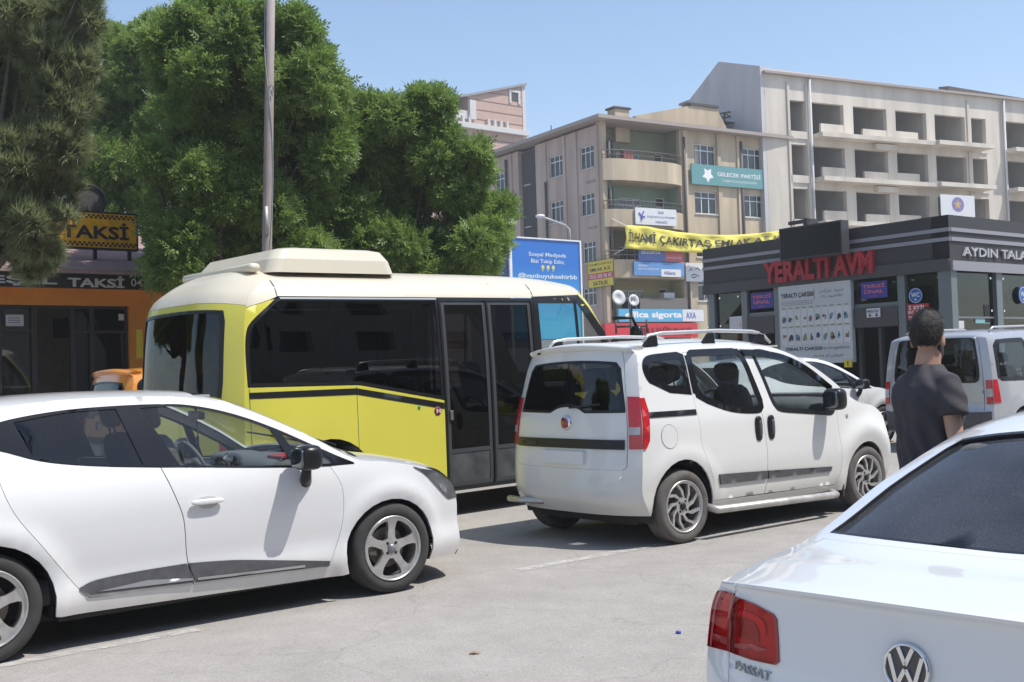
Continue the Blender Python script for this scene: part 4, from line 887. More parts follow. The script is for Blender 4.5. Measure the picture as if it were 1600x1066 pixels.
v = [TF.at(ul-.3, z1+.06, .75), TF.at(ur+.4, z1+.06, .75), TF.at(ur+.4, z1+1.35, -3.0), TF.at(ul-.3, z1+1.35, -3.0)]
mk('canopy_roof', [p-np.array([0, 0, .06]) for p in v]+v, BOXF, mat('canopy_tiles', (.30, .20, .19), .85, var=.2, vscale=3, bump=.4, bscale=14), tk, world=True)
mk('back_slope', [TF.at(ul-.3, z1+1.35, -3.001), TF.at(ur+.4, z1+1.35, -3.001), TF.at(ur+.4, zo-.3, -5.2), TF.at(ul-.3, zo-.3, -5.2)], [(0, 1, 2, 3)], 'canopy_tiles', tk, world=True)
# chequered roof sign
r_, bx = sign('taxi_roof_sign', TF, (88, 333, 213, 387), mat('sign_amber', (.82, .42, .02), .45, var=.25, vscale=7), 'amber TAKSİ sign with black chequered borders standing on the office canopy', d=.05, thick=.14, frame=DFR)
u0, u1, z0, z1 = bx; Wd, Ht = u1-u0, z1-z0
ua, ub = TF.uv(95, 360, .05)[0], TF.uv(201, 360, .05)[0]; lettering('TAKSİ', TF.at, (ua+ub)/2, (z0+z1)/2, ub-ua, Ht*.50, T_BLACK, r_, 'letter', .03, .0, True, d=.056)
b = MB(); nq = 34; sq = Wd/nq
for zb in (z0+.04*Ht, z1-.04*Ht-2*sq*.9):
    for i in range(nq):
        for j in range(2):
            if (i+j) % 2 == 0: a = u0+i*sq; c_ = zb+j*sq*.9; b.add([TF.at(a, c_, .055), TF.at(a+sq, c_, .055), TF.at(a+sq, c_+sq*.9, .055), TF.at(a, c_+sq*.9, .055)], [(0, 1, 2, 3)])
mk('chequer_border', b.v, b.f, T_BLACK, r_, world=True)
for k in (.06, .5, .94): fbox('sign_leg', TF, u0+k*Wd-.03, u0+k*Wd+.03, z0-.75, z0, -.12, -.06, DFR, r_)
# round dark frame above it
u, z = TF.uv(140, 314, .0); b = MB(); b.tube([TF.at(u+.28*math.cos(k*math.pi/12), z+.28*math.sin(k*math.pi/12), .0) for k in range(25)], .03, 6, False); TF.box(b, u-.03, u+.03, z1+.02, z-.27, -.04, .0)
o = mk('round_light_box', np.array(b.v)-TF.at(u, z1, 0), b.f, DFR, label='round dark sign frame above the amber taxi sign', cat='sign'); o.location = TF.at(u, z1, 0)
dsc = [TF.at(u+.27*math.cos(k*math.pi/12), z+.27*math.sin(k*math.pi/12), -.01) for k in range(24)]; dm = mk('sign_face', np.array(dsc)-TF.at(u, z1, 0), [tuple(range(24))], mat('sign_grey', (.07, .065, .07), .5), o)

# ================================================================== billboard, lamps, pole
Pl = at_px(796, 430, 46.); AF = Face(Pl, 39.); AL = Face(Pl, 39.-90)
def bb_mat():
    m = bpy.data.materials.new('billboard_print'); m.use_nodes = True; t = m.node_tree; b = t.nodes['Principled BSDF']; tc = t.nodes.new('ShaderNodeTexCoord'); sp = t.nodes.new('ShaderNodeSeparateXYZ'); t.links.new(tc.outputs['Generated'], sp.inputs[0])
    r = t.nodes.new('ShaderNodeValToRGB'); r.color_ramp.elements[0].color = (.06, .40, .66, 1); r.color_ramp.elements[1].color = (.025, .15, .50, 1); r.color_ramp.elements[0].position = .15; r.color_ramp.elements[1].position = .75
    t.links.new(sp.outputs[2], r.inputs[0]); t.links.new(r.outputs[0], b.inputs['Base Color']); b.inputs['Roughness'].default_value = .4; MATS['billboard_print'] = m; return m
bbm = bb_mat()
u1 = AF.uv(908, 420)[0]; z1 = AF.uv(852, 375)[1]; z0 = AF.uv(852, 530)[1]; gb = gz(Pl[0], Pl[1])
bb = empty('billboard', (Pl[0], Pl[1], gb), label='tall blue billboard reading @vanbuyuksehirbb behind the minibus', cat='billboard')
fbox('poster_panel', AF, .12, u1-.08, z0, z1, -.2, .0, bbm, bb); fbox('panel_frame', AF, .0, .12, gb, z1+.06, -.22, .05, PVC, bb); fbox('panel_frame', AF, u1-.08, u1, gb, z1+.06, -.22, .05, PVC, bb); fbox('panel_frame', AF, .12, u1-.08, z1, z1+.06, -.22, .05, PVC, bb)
fbox('base_panel', AF, .12, u1-.08, gb, z0-.01, -.2, -.02, STRIPE, bb)
ub = AL.uv(772, 420)[0]; fbox('poster_panel', AL, ub, -.02, z0, z1-.1, -.2, .0, mat('poster_navy', (.02, .07, .26), .4), bb); fbox('panel_frame', AL, ub-.1, ub, gb, z1, -.2, .05, PVC, bb)
bx = (.12, u1-.08, z0, z1)
def zf(y): return AF.uv(852, y)[1]
for (s, y, h_, w_, bo) in (('Sosyal Medyada', 399, 8, .52, .01), ('Bizi Takip Edin;', 409.5, 8, .46, .01), ('@vanbuyuksehirbb', 432.5, 9.5, .82, .02), ('van.bel.tr', 446, 7, .3, .0)):
    hh = zf(y-h_/2)-zf(y+h_/2); lettering(s, AF.at, (u1)/2+.1, zf(y), w_*u1, hh, mat('print_pale', (.60, .68, .74), .5), bb, bold=bo, d=.006)
for k in (-1, 0, 1):
    u = u1/2+.1+k*.28; z = zf(419); mk('pointing_hand', [AF.at(u+a, z+c_, .007) for a, c_ in ((-.07, .10), (.07, .12), (.09, -.02), (.02, -.05), (.01, -.14), (-.03, -.14), (-.03, -.03), (-.08, 0))], [tuple(reversed(range(8)))], mat('hand_yellow', (.62, .55, .2), .5), bb, world=True)
# street lamp behind the billboard
LG = mat('galvanised', (.42, .42, .43), .5, metal=.3)
p = at_px(890, 352, 54.); g_ = gz(p[0], p[1]); a = at_px(868, 346.5, 53.4); c_ = at_px(848, 339.5, 52.8)
sl_ = empty('street_lamp', (p[0], p[1], g_), label='grey street lamp with a single curved arm in front of the beige block', cat='street lamp')
b = MB(); b.tube([(p[0], p[1], g_), (p[0], p[1], p[2]-.9)], [.1, .06], 10); mk('post', b.v, b.f, LG, sl_, True, world=True)
b = MB(); b.tube([(p[0], p[1], p[2]-.9), (p[0]-.02, p[1], p[2]-.2), p-np.array([.2, 0, 0]), a, c_], .05, 8); mk('arm', b.v, b.f, LG, sl_, True, world=True)
b = MB(); b.sup(at_px(844, 338, 52.6), (.22, .14, .09), .9, 8); mk('lamp_head', b.v, b.f, PVC, sl_, True, world=True)
# dark post carrying two white dish-shaped heads
def twin_dish(px, py, Y, lab, spread=.22):
    p = at_px(px, py, Y); g_ = gz(p[0], p[1]); r_ = empty('dish_lamp', (p[0], p[1], g_), label=lab, cat='street lamp')
    b = MB(); b.tube([(p[0], p[1], g_), (p[0], p[1], p[2]+.1)], .045, 10); b.tube([(p[0]-.42, p[1], p[2]-.72), (p[0]+.42, p[1], p[2]-.72)], .03, 6)
    for s in (-1, 1): b.tube([(p[0]+s*.40, p[1], p[2]-.90), (p[0]+s*.40, p[1], p[2]-.55)], .03, 6)
    mk('post', b.v, b.f, PIPE, r_, True, world=True)
    for (dx, dz, R) in ((-.33, .02, .185), (.06, -.06, .145)):
        v = []; n = 22; aim = np.array([.35, -1, .25]); aim /= np.linalg.norm(aim); e1 = np.cross(aim, (0, 0, 1)); e1 /= np.linalg.norm(e1); e2 = np.cross(e1, aim); c_ = p+np.array([dx, 0, dz])
        for q, o_ in ((.02, 0), (.5, .02), (1, .08), (1.0, .06), (.5, -.02), (.02, -.04)):
            for k in range(n): t = 2*math.pi*k/n; v.append(c_+e1*R*q*math.cos(t)+e2*R*1.1*q*math.sin(t)+aim*o_)
        f = [(i*n+k, i*n+(k+1) % n, (i+1)*n+(k+1) % n, (i+1)*n+k) for i in range(5) for k in range(n)]
        h_ = mk('dish_head', v, f, DW, r_, True, world=True); b = MB(); b.tube([c_-aim*.03, (p[0], p[1], c_[2]-.1)], .018, 5); mk('dish_stem', b.v, b.f, PIPE, h_, world=True)
twin_dish(985, 467, 30., 'dark post with white dish-shaped heads in front of the light blue shop board')
# tall pole rising behind the bus
p0 = at_px(417, 395, 18.2); p1 = at_px(424, -60, 18.2); g_ = gz(p0[0], p0[1])+.13; dirv = (p1-p0)/(p1[2]-p0[2]); base = p0-dirv*(p0[2]-g_); topp = p0+dirv*(9.2-p0[2])
up_ = empty('utility_pole', base, label='tall weathered steel pole with a cable spiralling round it, behind the minibus', cat='pole')
CONC = mat('pole_metal', (.34, .295, .275), .7, var=.15, vscale=3)
b = MB(); b.tube([base, p0, p0+dirv*2.2, topp], [.095, .080, .074, .066], 16); mk('shaft', b.v, b.f, CONC, up_, True, world=True)
b = MB(); pts = []
for k in range(60):
    t = k/59; q = base+(topp-base)*t; a = 1.2*math.sin(t*9)+t*3; pts.append(q+np.array([math.cos(a)*.088, -abs(math.sin(a))*.088, 0]))
b.tube(pts, .007, 5); mk('cable', b.v, b.f, LG, up_, True, world=True)
b = MB(); q = p0+dirv*.62; b.tube([q+np.array([.0, -.09, -.35]), q+np.array([0, -.09, .1])], .03, 8); mk('junction_tube', b.v, b.f, LG, up_, True, world=True)
b = MB(); q0 = at_px(-60, 20, 15.); q1 = at_px(38, 88, 16.4); b.tube([q0+(q1-q0)*k/10-np.array([0, 0, .25*math.sin(math.pi*k/10)]) for k in range(11)], .014, 5)
o = mk('overhead_cable', np.array(b.v)-q1, b.f, mat('cable_white', (.6, .6, .6), .5), label='pale overhead cable running into the pine', cat='cable'); o.location = q1
class Car:
    def __init__(s, name, O, yaw, stations, wtab, taper, label, cat, group=None, dz=0., flares=()):
        s.st = np.array(stations, float); s.wtab = wtab; s.tp = taper; s.fl = flares
        a = math.radians(yaw); u = np.array([math.cos(a), math.sin(a), 0]); u[2] = SLOPE*(u[:2]@RU); u /= np.linalg.norm(u)
        n = np.array([-SLOPE*RU[0], -SLOPE*RU[1], 1.]); n /= np.linalg.norm(n)
        v = np.cross(n, u); v /= np.linalg.norm(v); n = np.cross(u, v)
        s.root = empty(name, (0, 0, 0), label=label, cat=cat, group=group)
        m = Matrix.Identity(4)
        for i in range(3): m[i][0], m[i][1], m[i][2] = u[i], v[i], n[i]
        m[0][3], m[1][3], m[2][3] = O[0], O[1], gz(O[0], O[1])+dz
        s.root.matrix_world = m
    def W(s, x, z):
        half, zt = s.wtab; x = np.asarray(x, float); z = np.asarray(z, float)
        w = half-interp(zt, z)
        xf, kf, xr, kr = s.tp
        w = w-kf*np.clip(x-xf, 0, None)**2-kr*np.clip(xr-x, 0, None)**2
        for (cx, cz, r, sg, h) in s.fl: w = w+h*np.exp(-((np.hypot(x-cx, z-cz)-r)/sg)**2)
        return w
    def S(s, q):
        P = s.st; q = np.clip(np.asarray(q, float), 0, len(P)-1); i = np.clip(q.astype(int), 0, len(P)-2); t = (q-i)[:, None]
        Q = np.vstack([2*P[0]-P[1], P, 2*P[-1]-P[-2]]); a, b, c, d = Q[i], Q[i+1], Q[i+2], Q[i+3]
        return .5*((2*b)+(c-a)*t+(2*a-5*b+4*c-d)*t*t+(3*b-a-3*c+d)*t**3)
    def wrap0(s, V):
        P = s.S(V[:, 0]); t = V[:, 1]; g = 1-np.abs(t)**P[:, 4]
        return np.stack([P[:, 0]+(P[:, 2]-P[:, 0])*g, t*s.W(P[:, 0], P[:, 1]), P[:, 1]+(P[:, 3]-P[:, 1])*g], 1)
    def wrap(s, V, off=0.):
        V = np.asarray(V, float); p = s.wrap0(V)
        if off:
            e = 1e-3; N = len(s.st)-1
            lo = V.copy(); hi = V.copy(); lo[:, 0] = np.clip(V[:, 0]-e*5, 0, N); hi[:, 0] = np.clip(V[:, 0]+e*5, 0, N); ds = s.wrap0(hi)-s.wrap0(lo)
            lo = V.copy(); hi = V.copy(); lo[:, 1] = np.clip(V[:, 1]-e, -1, 1); hi[:, 1] = np.clip(V[:, 1]+e, -1, 1); dt = s.wrap0(hi)-s.wrap0(lo)
            n = -np.cross(ds, dt); n /= np.linalg.norm(n, axis=1)[:, None]+1e-9; p = p+n*off
        return p
    def edge(s, n=6):
        q = np.linspace(0, len(s.st)-1, (len(s.st)-1)*n+1); P = s.S(q); return [tuple(p) for p in P[:, :2]]
    def side(s, name, outline, m, holes=(), off=0., sp=.06, flange=.015, sides=(-1, 1), parent=None, **kw):
        out = []
        for g in sides:
            f = lambda V, o, g=g: np.stack([V[:, 0], g*(s.W(V[:, 0], V[:, 1])+o), V[:, 1]], 1)
            pr = parent if not isinstance(parent, dict) else parent[g]
            out.append(panel(name, outline, holes, f, sp, m, pr or s.root, flip=g > 0, off=off, flange=flange, **kw))
        return out
    def over(s, name, outline, m, holes=(), off=0., sp=.06, flange=.015, mirror=False, parent=None, aniso=(.25, .8), **kw):
        out = [panel(name, outline, holes, s.wrap, sp, m, parent or s.root, flip=True, off=off, flange=flange, aniso=aniso, **kw)]
        if mirror:
            out.append(panel(name, [(a, -b) for a, b in outline], [[(a, -b) for a, b in h] for h in holes], s.wrap, sp, m, parent or s.root, flip=True, off=off, flange=flange, aniso=aniso, **kw))
        return out
def arch(cx, cz, rx, rz, z0, n=18):
    """wheel-arch points from the front end to the rear end (x falling), cut at height z0"""
    pts = []
    for k in range(n+1):
        a = math.pi*(-.12+1.24*k/n); x = cx+rx*math.cos(a); z = cz+rz*math.sin(a)
        if z >= z0: pts.append((x, z))
    return [(pts[0][0], z0)]+pts+[(pts[-1][0], z0)]
def make_wheel(parent, style, r, width, rimr, tyre=None):
    t = MB(); w = width/2
    prof = [(rimr*.97, -w+.012), (rimr*1.03, -w+.002), (r*.84, -w-.006), (r*.93, -w), (r*.985, -w+.022), (r, -w+.04)]
    for k in range(4):
        a = -w+.05+k*(width-.1)/3.6; prof += [(r, a), (r-.008, a+.003), (r-.008, a+.009), (r, a+.012)]
    prof += [(r, w-.04), (r*.985, w-.022), (r*.93, w), (rimr, w-.01)]
    t.lathe(prof, 44); wh = t.build('wheel', tyre or RUBBER, parent, True)
    b = MB(); b.lathe([(rimr, -w+.01), (rimr*.985, -w-.002), (rimr*.95, -w-.002), (rimr*.93, -w+.02), (rimr*.90, 0), (rimr*.9, w-.02), (rimr, w-.01)], 40)
    b.build('rim_barrel', ALLOY, wh, True)
    d = MB(); d.lathe([(.03, 0.0), (rimr*.62, 0.0), (rimr*.62, .02), (.03, .02)], 28); d.build('brake_disc', STEEL, wh)
    bk = MB(); bk.lathe([(.001, .03), (rimr*.9, .03)], 24); bk.build('wheel_back', UNDER, wh)
    R = rimr*.945; holes = []
    if style == 'five':
        for k in range(5):
            a0 = math.pi/2+math.pi/5+2*math.pi*k/5
            for_ = [(.34, .20), (.42, .30), (.60, .43), (.80, .44), (.90, .40)]
            pts = [(q*R, a0-h) for q, h in for_]+[(q*R, a0+h) for q, h in reversed(for_)]
            arc = [(.905*R, a0-.40+.8*j/6) for j in range(1, 6)]
            pts = pts[:5]+arc+pts[5:]
            holes.append([(q*math.cos(a), q*math.sin(a)) for q, a in pts])
        hub = .05; lug = 4
    elif style == 'swirl':
        n = 9
        for k in range(n):
            a0 = 2*math.pi*k/n+.1; st = 2*math.pi/n; sw = .55
            pts = [(.36*R, a0+.10), (.62*R, a0+.06+sw*.45), (.93*R, a0+.02+sw), (.93*R, a0+sw+st*.5), (.93*R, a0+sw+st-.13), (.62*R, a0+sw*.45+st-.17), (.36*R, a0+st-.16)]
            holes.append([(q*math.cos(a), q*math.sin(a)) for q, a in pts])
        hub = .055; lug = 4
    elif style == 'ten':
        n = 10
        for k in range(n):
            a0 = 2*math.pi*k/n; st = 2*math.pi/n
            pts = [(.38*R, a0+.12), (.92*R, a0+.06), (.92*R, a0+st*.5), (.92*R, a0+st-.06), (.38*R, a0+st-.12)]
            holes.append([(q*math.cos(a), q*math.sin(a)) for q, a in pts])
        hub = .05; lug = 5
    else:
        n = 8
        for k in range(n):
            a0 = 2*math.pi*k/n
            holes.append([(.66*R*math.cos(a0)+.09*R*math.cos(j*math.pi/4), .66*R*math.sin(a0)+.09*R*math.sin(j*math.pi/4)) for j in range(8)])
        hub = .06; lug = 6
    def face(V, o):
        q = np.hypot(V[:, 0], V[:, 1])/R
        return np.stack([V[:, 0], -w+.012+.030*(1-q)**1.0*(1 if style != 'steel' else 2.2)-.012*np.exp(-((q-.2)/.2)**2)-o, V[:, 1]], 1)
    fc = panel('rim_face', circle(0, 0, R, 48), holes, face, .022, ALLOY if style != 'steel' else STEEL, wh, flange=.028)
    cp = MB(); cp.lathe([(.001, -w+.012), (hub*.5, -w+.012), (hub*.55, -w+.02), (hub*.55, -w+.045)], 16); cp.build('hub_cap', LAMPIN if style != 'swirl' else BLACK, wh, True)
    for k in range(lug):
        a = 2*math.pi*(k+.5)/lug; l = MB(); l.lathe([(.001, -w+.022), (.011, -w+.022), (.011, -w+.045)], 8, (hub*.92*math.cos(a), 0, hub*.92*math.sin(a))); l.build('lug_nut', BLACK, wh)
    return wh
def four_wheels(car, wb, y, r, width, rimr, style, xs=None, tyre=None, spin=0.):
    first = make_wheel(car.root, style, r, width, rimr, tyre); k = 0
    for x in (xs or (wb/2, -wb/2)):
        for sg in (-1, 1):
            o = first if k == 0 else copy_tree(first, car.root); k += 1
            o.location = (x, sg*(y-width/2), r); o.rotation_euler = (0, spin+k*.4 if k > 1 else spin, math.pi if sg > 0 else 0)
def wells(car, xs, cz, R, y0, y1):
    for x in xs:
        for sg in (-1, 1):
            b = MB(); v = []; f = []
            for k in range(15):
                a = math.pi*(-.1+1.2*k/14)
                for yy in (y0, y1): v.append((x+R*math.cos(a), sg*yy, cz+R*math.sin(a)))
            for k in range(14): f.append((2*k, 2*k+1, 2*k+3, 2*k+2))
            b.add(v, f)
            c = [(x, sg*y0, cz)]+[v[2*k] for k in range(15)]; b.add(c, [(0, k, k+1) for k in range(1, 15)])
            b.build('wheel_well', UNDER, car.root)
def seats(car, rows, zf, cush=.16, back=.55, w=.5, m=SEAT, head=True):
    for (x, ys, bk) in rows:
        for y in ys:
            b = MB(); b.sup((x+.22, y, zf+cush/2), (.27, w/2, cush/2), .45, 8)
            st = b.build('seat', m, car.root, True)
            a = math.radians(14); R = [[math.cos(a), 0, -math.sin(a)], [0, 1, 0], [math.sin(a), 0, math.cos(a)]]
            c = MB(); c.sup((x-.08, y, zf+cush+bk*.48), (.07, w*.46, bk*.52), .5, 8, R); c.build('backrest', m, st, True)
            if head:
                h = MB(); h.sup((x-.19, y, zf+cush+bk+.11), (.05, .13, .085), .6, 7, R); h.tube([(x-.17, y-.05, zf+cush+bk-.05), (x-.19, y-.05, zf+cush+bk+.08)], .008, 5); h.tube([(x-.17, y+.05, zf+cush+bk-.05), (x-.19, y+.05, zf+cush+bk+.08)], .008, 5)
                h.build('headrest', m, st, True)
def steering(car, x, y, z, r=.18, tilt=25):
    pts = []; a = math.radians(tilt)
    for k in range(21):
        t = 2*math.pi*k/20; pts.append((x-r*math.sin(t)*math.sin(a), y+r*math.cos(t), z+r*math.sin(t)*math.cos(a)))
    b = MB(); b.tube(pts, .015, 7, False); b.sup((x+.02, y, z), (.035, .06, .05), .6, 6)
    b.tube([(x, y-r, z), (x+.02, y, z)], .012, 5); b.tube([(x, y+r, z), (x+.02, y, z)], .012, 5); b.tube([(x+.02, y, z), (x+.35, y, z-.12)], .025, 6)
    b.build('steering_wheel', DASH, car.root, True)
def mirrors(car, x, z, y, size, m=BLACK, sides=(-1, 1), stalk=None):
    sx, sy, sz = size
    for sg in sides:
        b = MB(); b.sup((x, sg*(y+sy), z), (sx, sy, sz), .55, 10); h = b.build('door_mirror', m, car.root, True)
        g = MB(); g.sup((x-sx*.93, sg*(y+sy), z), (.012, sy*.82, sz*.8), .5, 8); g.build('mirror_glass', mat('mirror_silver', (.16, .17, .18), .08, metal=.9), h, True)
        if stalk: s_ = MB(); s_.tube([(x+.01, sg*(y+sy*.7), z-sz*.6), (x+.03, sg*(y+.02), z-sz-.05), (x+.05, sg*(y-.03), z-sz-.09)], [.03, .035, .04], 8); s_.build('mirror_arm', m, h, True)
def wipers(car, s, t0, t1, off=.02):
    P = car.wrap(np.array([(s-.1+.5*k/6, t0+(t1-t0)*k/6) for k in range(7)]), off); b = MB(); b.tube(P, .007, 5); b.build('wiper', BLACK, car.root)

# ------------------------------------------------------------------ hatchback (also used for the car seen beyond the people carrier)
def hatchback(name, O, yaw, paint, label, full=True, k=(1., 1.), dz=0., group=None):
    kx, kz = k
    st = [(1.90, .165, 2.04, .17, 2.5), (1.945, .24, 2.13, .235, 2.5), (1.93, .42, 2.145, .44, 2.5), (1.91, .58, 2.12, .61, 2.5),
          (1.835, .705, 2.02, .735, 2.6), (1.63, .815, 1.82, .835, 2.8), (1.27, .895, 1.50, .912, 3), (1.03, .935, 1.14, .985, 3), (.70, 1.125, .80, 1.155, 3),
          (.33, 1.305, .34, 1.375, 3), (.05, 1.385, .10, 1.437, 3.2), (-.3, 1.42, -.3, 1.462, 3.2), (-.8, 1.425, -.8, 1.465, 3.2), (-1.15, 1.395, -1.3, 1.435, 3.2),
          (-1.45, 1.32, -1.62, 1.385, 3.2), (-1.62, 1.10, -1.80, 1.17, 3), (-1.75, .95, -1.93, .98, 3), (-1.76, .70, -1.97, .75, 3), (-1.75, .45, -2.0, .48, 3), (-1.70, .22, -1.95, .22, 3)]
    zt = [(.1, .06), (.18, .045), (.27, .022), (.40, .030), (.55, .012), (.70, 0), (.84, .006), (.93, .028), (1.0, .055), (1.2, .135), (1.4, .225), (1.5, .27)]
    c = Car(name, O, yaw, st, (.866, zt), (.95, .145, -.95, .10), label, 'car', group, dz, flares=[(1.2945, .31, .40, .06, .022), (-1.2945, .31, .40, .07, .026)])
    c.root.scale = (kx, 1, kz)
    top = cr([(1.02, .912), (.90, .968), (.704, 1.07), (.514, 1.168), (.328, 1.25), (.147, 1.312), (-.03, 1.352), (-.18, 1.368), (-.46, 1.374), (-.79, 1.366), (-1.10, 1.33), (-1.30, 1.275), (-1.40, 1.225)], 4)
    bot = cr([(-1.40, 1.205), (-1.19, 1.165), (-.97, 1.088), (-.73, 1.042), (-.41, 1.005), (.01, .967), (.37, .934), (.753, .905), (1.02, .90)], 4)
    A = cr([(.839, .900), (.905, .78), (.919, .66), (.905, .53), (.871, .41), (.80, .25)], 5)
    B = cr([(-.286, .993), (-.215, .80), (-.174, .666), (-.156, .456), (-.119, .262)], 5)
    Cl = cr([(-1.19, 1.165), (-1.20, 1.01), (-1.135, .81), (-.989, .6), (-.819, .37), (-.74, .285)], 5)
    def belt(x0, x1): return [p for p in bot if x0 < p[0] < x1]
    H = list(reversed(A))+belt(.845, 2)+top+belt(-2, -1.195)+Cl
    fa = arch(1.2945, .305, .368, .335, .18); ra = arch(-1.2945, .305, .368, .35, .21)
    E = c.edge()
    low = [(-1.62, .215)]+list(reversed(ra))+[(-.90, .205), (0, .19), (.90, .175)]+list(reversed(fa))+[(1.89, .166)]
    c.side('body_side', E+low, paint, [H], sp=.045)
    fd = c.side('front_door', inset(A+[(.4, .24), (-.119, .262)]+list(reversed(B))+belt(-.28, .835), .003), paint, sp=.045)
    rd = c.side('rear_door', inset(B+[(-.4, .272)]+list(reversed(Cl))+belt(-1.185, -.29), .003), paint, sp=.045)
    dd = {-1: fd[0], 1: fd[1]}; rr = {-1: rd[0], 1: rd[1]}
    dlo = top+bot
    gf = cr([(-.345, 1.352), (-.18, 1.352), (-.03, 1.336), (.147, 1.295), (.328, 1.232), (.47, 1.168)], 4)+[(.585, .93)]+[(.3, .952), (0, .979), (-.165, .994)]
    gr = cr([(-1.08, 1.312), (-.79, 1.349), (-.49, 1.356)], 4)+[(-.385, 1.016)]+list(reversed(cr([(-1.0, 1.108), (-.73, 1.055), (-.385, 1.016)], 4)))[1:]
    gq = [(.545, 1.132), (.60, 1.105), (.80, 1.0), (.86, .945), (.86, .918), (.655, .925)]
    gc = cr([(-1.36, 1.225), (-1.25, 1.275), (-1.19, 1.29)], 3)+[(-1.17, 1.19), (-1.28, 1.195)]
    c.side('window_trim', inset(dlo, .002), TRIM, [gf, gr, gq, gc], off=-.004, sp=.05)
    c.side('front_window', gf, GL_CLEAR, off=-.012, flange=0, parent=dd); c.side('rear_window_pane', gr, GL_DARK, off=-.012, flange=0, parent=rr)
    c.side('quarter_window', gq, GL_MED, off=-.012, flange=0); c.side('corner_window', gc, GL_DARK, off=-.012, flange=0)
    # wrap: bumper, bonnet, roof, tailgate
    ws = [(7.22, -.94), (7.12, 0), (7.22, .94), (8.5, .91), (10.1, .88), (10.2, 0), (10.1, -.88), (8.5, -.91)]
    bon = [(4.55, -.60), (4.42, 0), (4.55, .60), (5.0, .86), (5.6, .93), (6.85, .93), (6.82, 0), (6.85, -.93), (5.6, -.93), (5.0, -.86)]
    rg = [(14.3, -.80), (14.25, 0), (14.3, .80), (15.2, .84), (16.0, .86), (16.05, 0), (16.0, -.86), (15.2, -.84)]
    lamp = cr([(5.05, .999), (4.85, .90), (4.4, .78), (3.8, .68), (3.3, .64), (2.98, .68), (2.86, .82), (2.90, .93), (2.98, .999)], 4)
    tl = [(15.7, .87), (15.7, .99), (17.0, .99), (17.0, .70), (16.5, .68)]
    mir = lambda P: [(a, -b) for a, b in P]
    N = len(st)-1
    c.over('body_shell', [(0, -1), (N, -1), (N, 1), (0, 1)], paint, [ws, bon, rg, tl, mir(tl)], sp=.05)
    c.over('bonnet', inset(bon, .012), paint, sp=.05)
    c.over('windscreen', ws, GL_CLEAR, off=-.004, flange=0); c.over('rear_screen', rg, GL_DARK, off=-.004, flange=0)
    for P in (lamp, mir(lamp)):
        LD = mat('smoked_lamp', (.085, .088, .092), .10, coat=1., var=.5, vscale=16)
        h = c.over('headlamp', P, LD, off=.004, flange=.008)[0]; sg = 1 if P is lamp else -1
        lo_e = [p for p in E if .578 < p[1] < .812 and p[0] > 1.3]
        c.side('headlamp_wing', lo_e+cr([(1.56, .822), (1.50, .838), (1.60, .775), (1.682, .70), (1.782, .61), (1.83, .575)], 4), LD, off=.004, flange=.006, sides=(sg,), parent=h, sp=.03)
        c.side('lamp_reflector', cr([(1.72, .705), (1.76, .70), (1.80, .66), (1.805, .62), (1.77, .64), (1.735, .675), (1.72, .705)], 3)[:-1], LAMPIN, off=.007, flange=.002, sides=(sg,), parent=h, sp=.02)
    c.over('tail_lamp', tl, RED_L, mirror=True)
    c.over('front_grille', [(2.75, -.48), (2.75, .48), (3.35, .52), (3.4, 0), (3.35, -.52)], BLACK, off=.004); c.over('bumper_intake', [(.75, -.6), (.75, .6), (1.7, .5), (1.7, -.5)], BLACK, off=.004)
    c.over('front_lip', [(.05, -.97), (.05, .97), (.55, .97), (.55, -.97)], DGREY, off=.012, flange=.03)
    c.over('cowl', [(6.9, -.9), (6.9, .9), (7.1, .9), (7.04, 0), (7.1, -.9)], BLACK, off=.004)
    stt = [(-.80, .352), (-.70, .385), (-.46, .40), (-.158, .405)]; stb = [(-.12, .282), (-.4, .292), (-.74, .302)]
    c.side('side_moulding', inset(cr(stt, 4)+stb, .002), DGREY, off=.014, sp=.05, flange=.016, parent=rr)
    c.side('side_moulding', inset([(-.15, .405)]+cr([(-.15, .405), (.10, .388), (.288, .365), (.805, .288)], 4)[1:]+[(.80, .252), (.28, .272), (-.11, .28)], .002), DGREY, off=.014, sp=.05, flange=.016, parent=dd)
    c.side('moulding_insert', [(-.70, .318), (-.40, .340), (-.13, .312), (-.13, .300), (-.40, .308)], mat('moulding_chrome', (.45, .45, .46), .3, metal=.6), off=.018, flange=.004, parent=rr)
    c.side('moulding_insert', [(-.10, .310), (.28, .296), (.62, .286), (.62, .272), (.28, .282), (-.10, .296)], MATS['moulding_chrome'], off=.018, flange=.004, parent=dd)
    for sg in (-1, 1):
        y = float(c.W(-.03, .77)); b = MB(); b.sup((-.02, sg*(y+.002), .762), (.072, .008, .042), 1, 8); b.build('handle_recess', mat('handle_shade', (.42, .42, .42), .5), dd[sg], True)
        b = MB(); b.sup((-.03, sg*(y+.024), .766), (.105, .014, .017), .6, 8); b.build('door_handle', paint, dd[sg], True)
    mirrors(c, .60, .985, .885, (.075, .105, .080), BLACK, stalk=True)
    for sg in (-1, 1):
        b = MB(); b.bev(.585, .665, sg*1.0-.06, sg*1.0+.06, .928, .962, .006); b.build('indicator_lens', CLEAR_L, c.root)
    wells(c, (1.2945,), .305, .372, .50, .74); wells(c, (-1.2945,), .305, .372, .50, .80)
    b = MB(); b.box(-1.85, 1.75, -.62, .62, .15, .24); b.box(-.9, .9, -.8, .8, .17, .25); b.build('underbody', UNDER, c.root)
    four_wheels(c, 2.589, .848, .305, .195, .222, 'five', spin=.05)
    # cabin
    seats(c, [(.0, (-.36, .36), .6), (-.92, (-.36, .36), .5)], .42, w=.48)
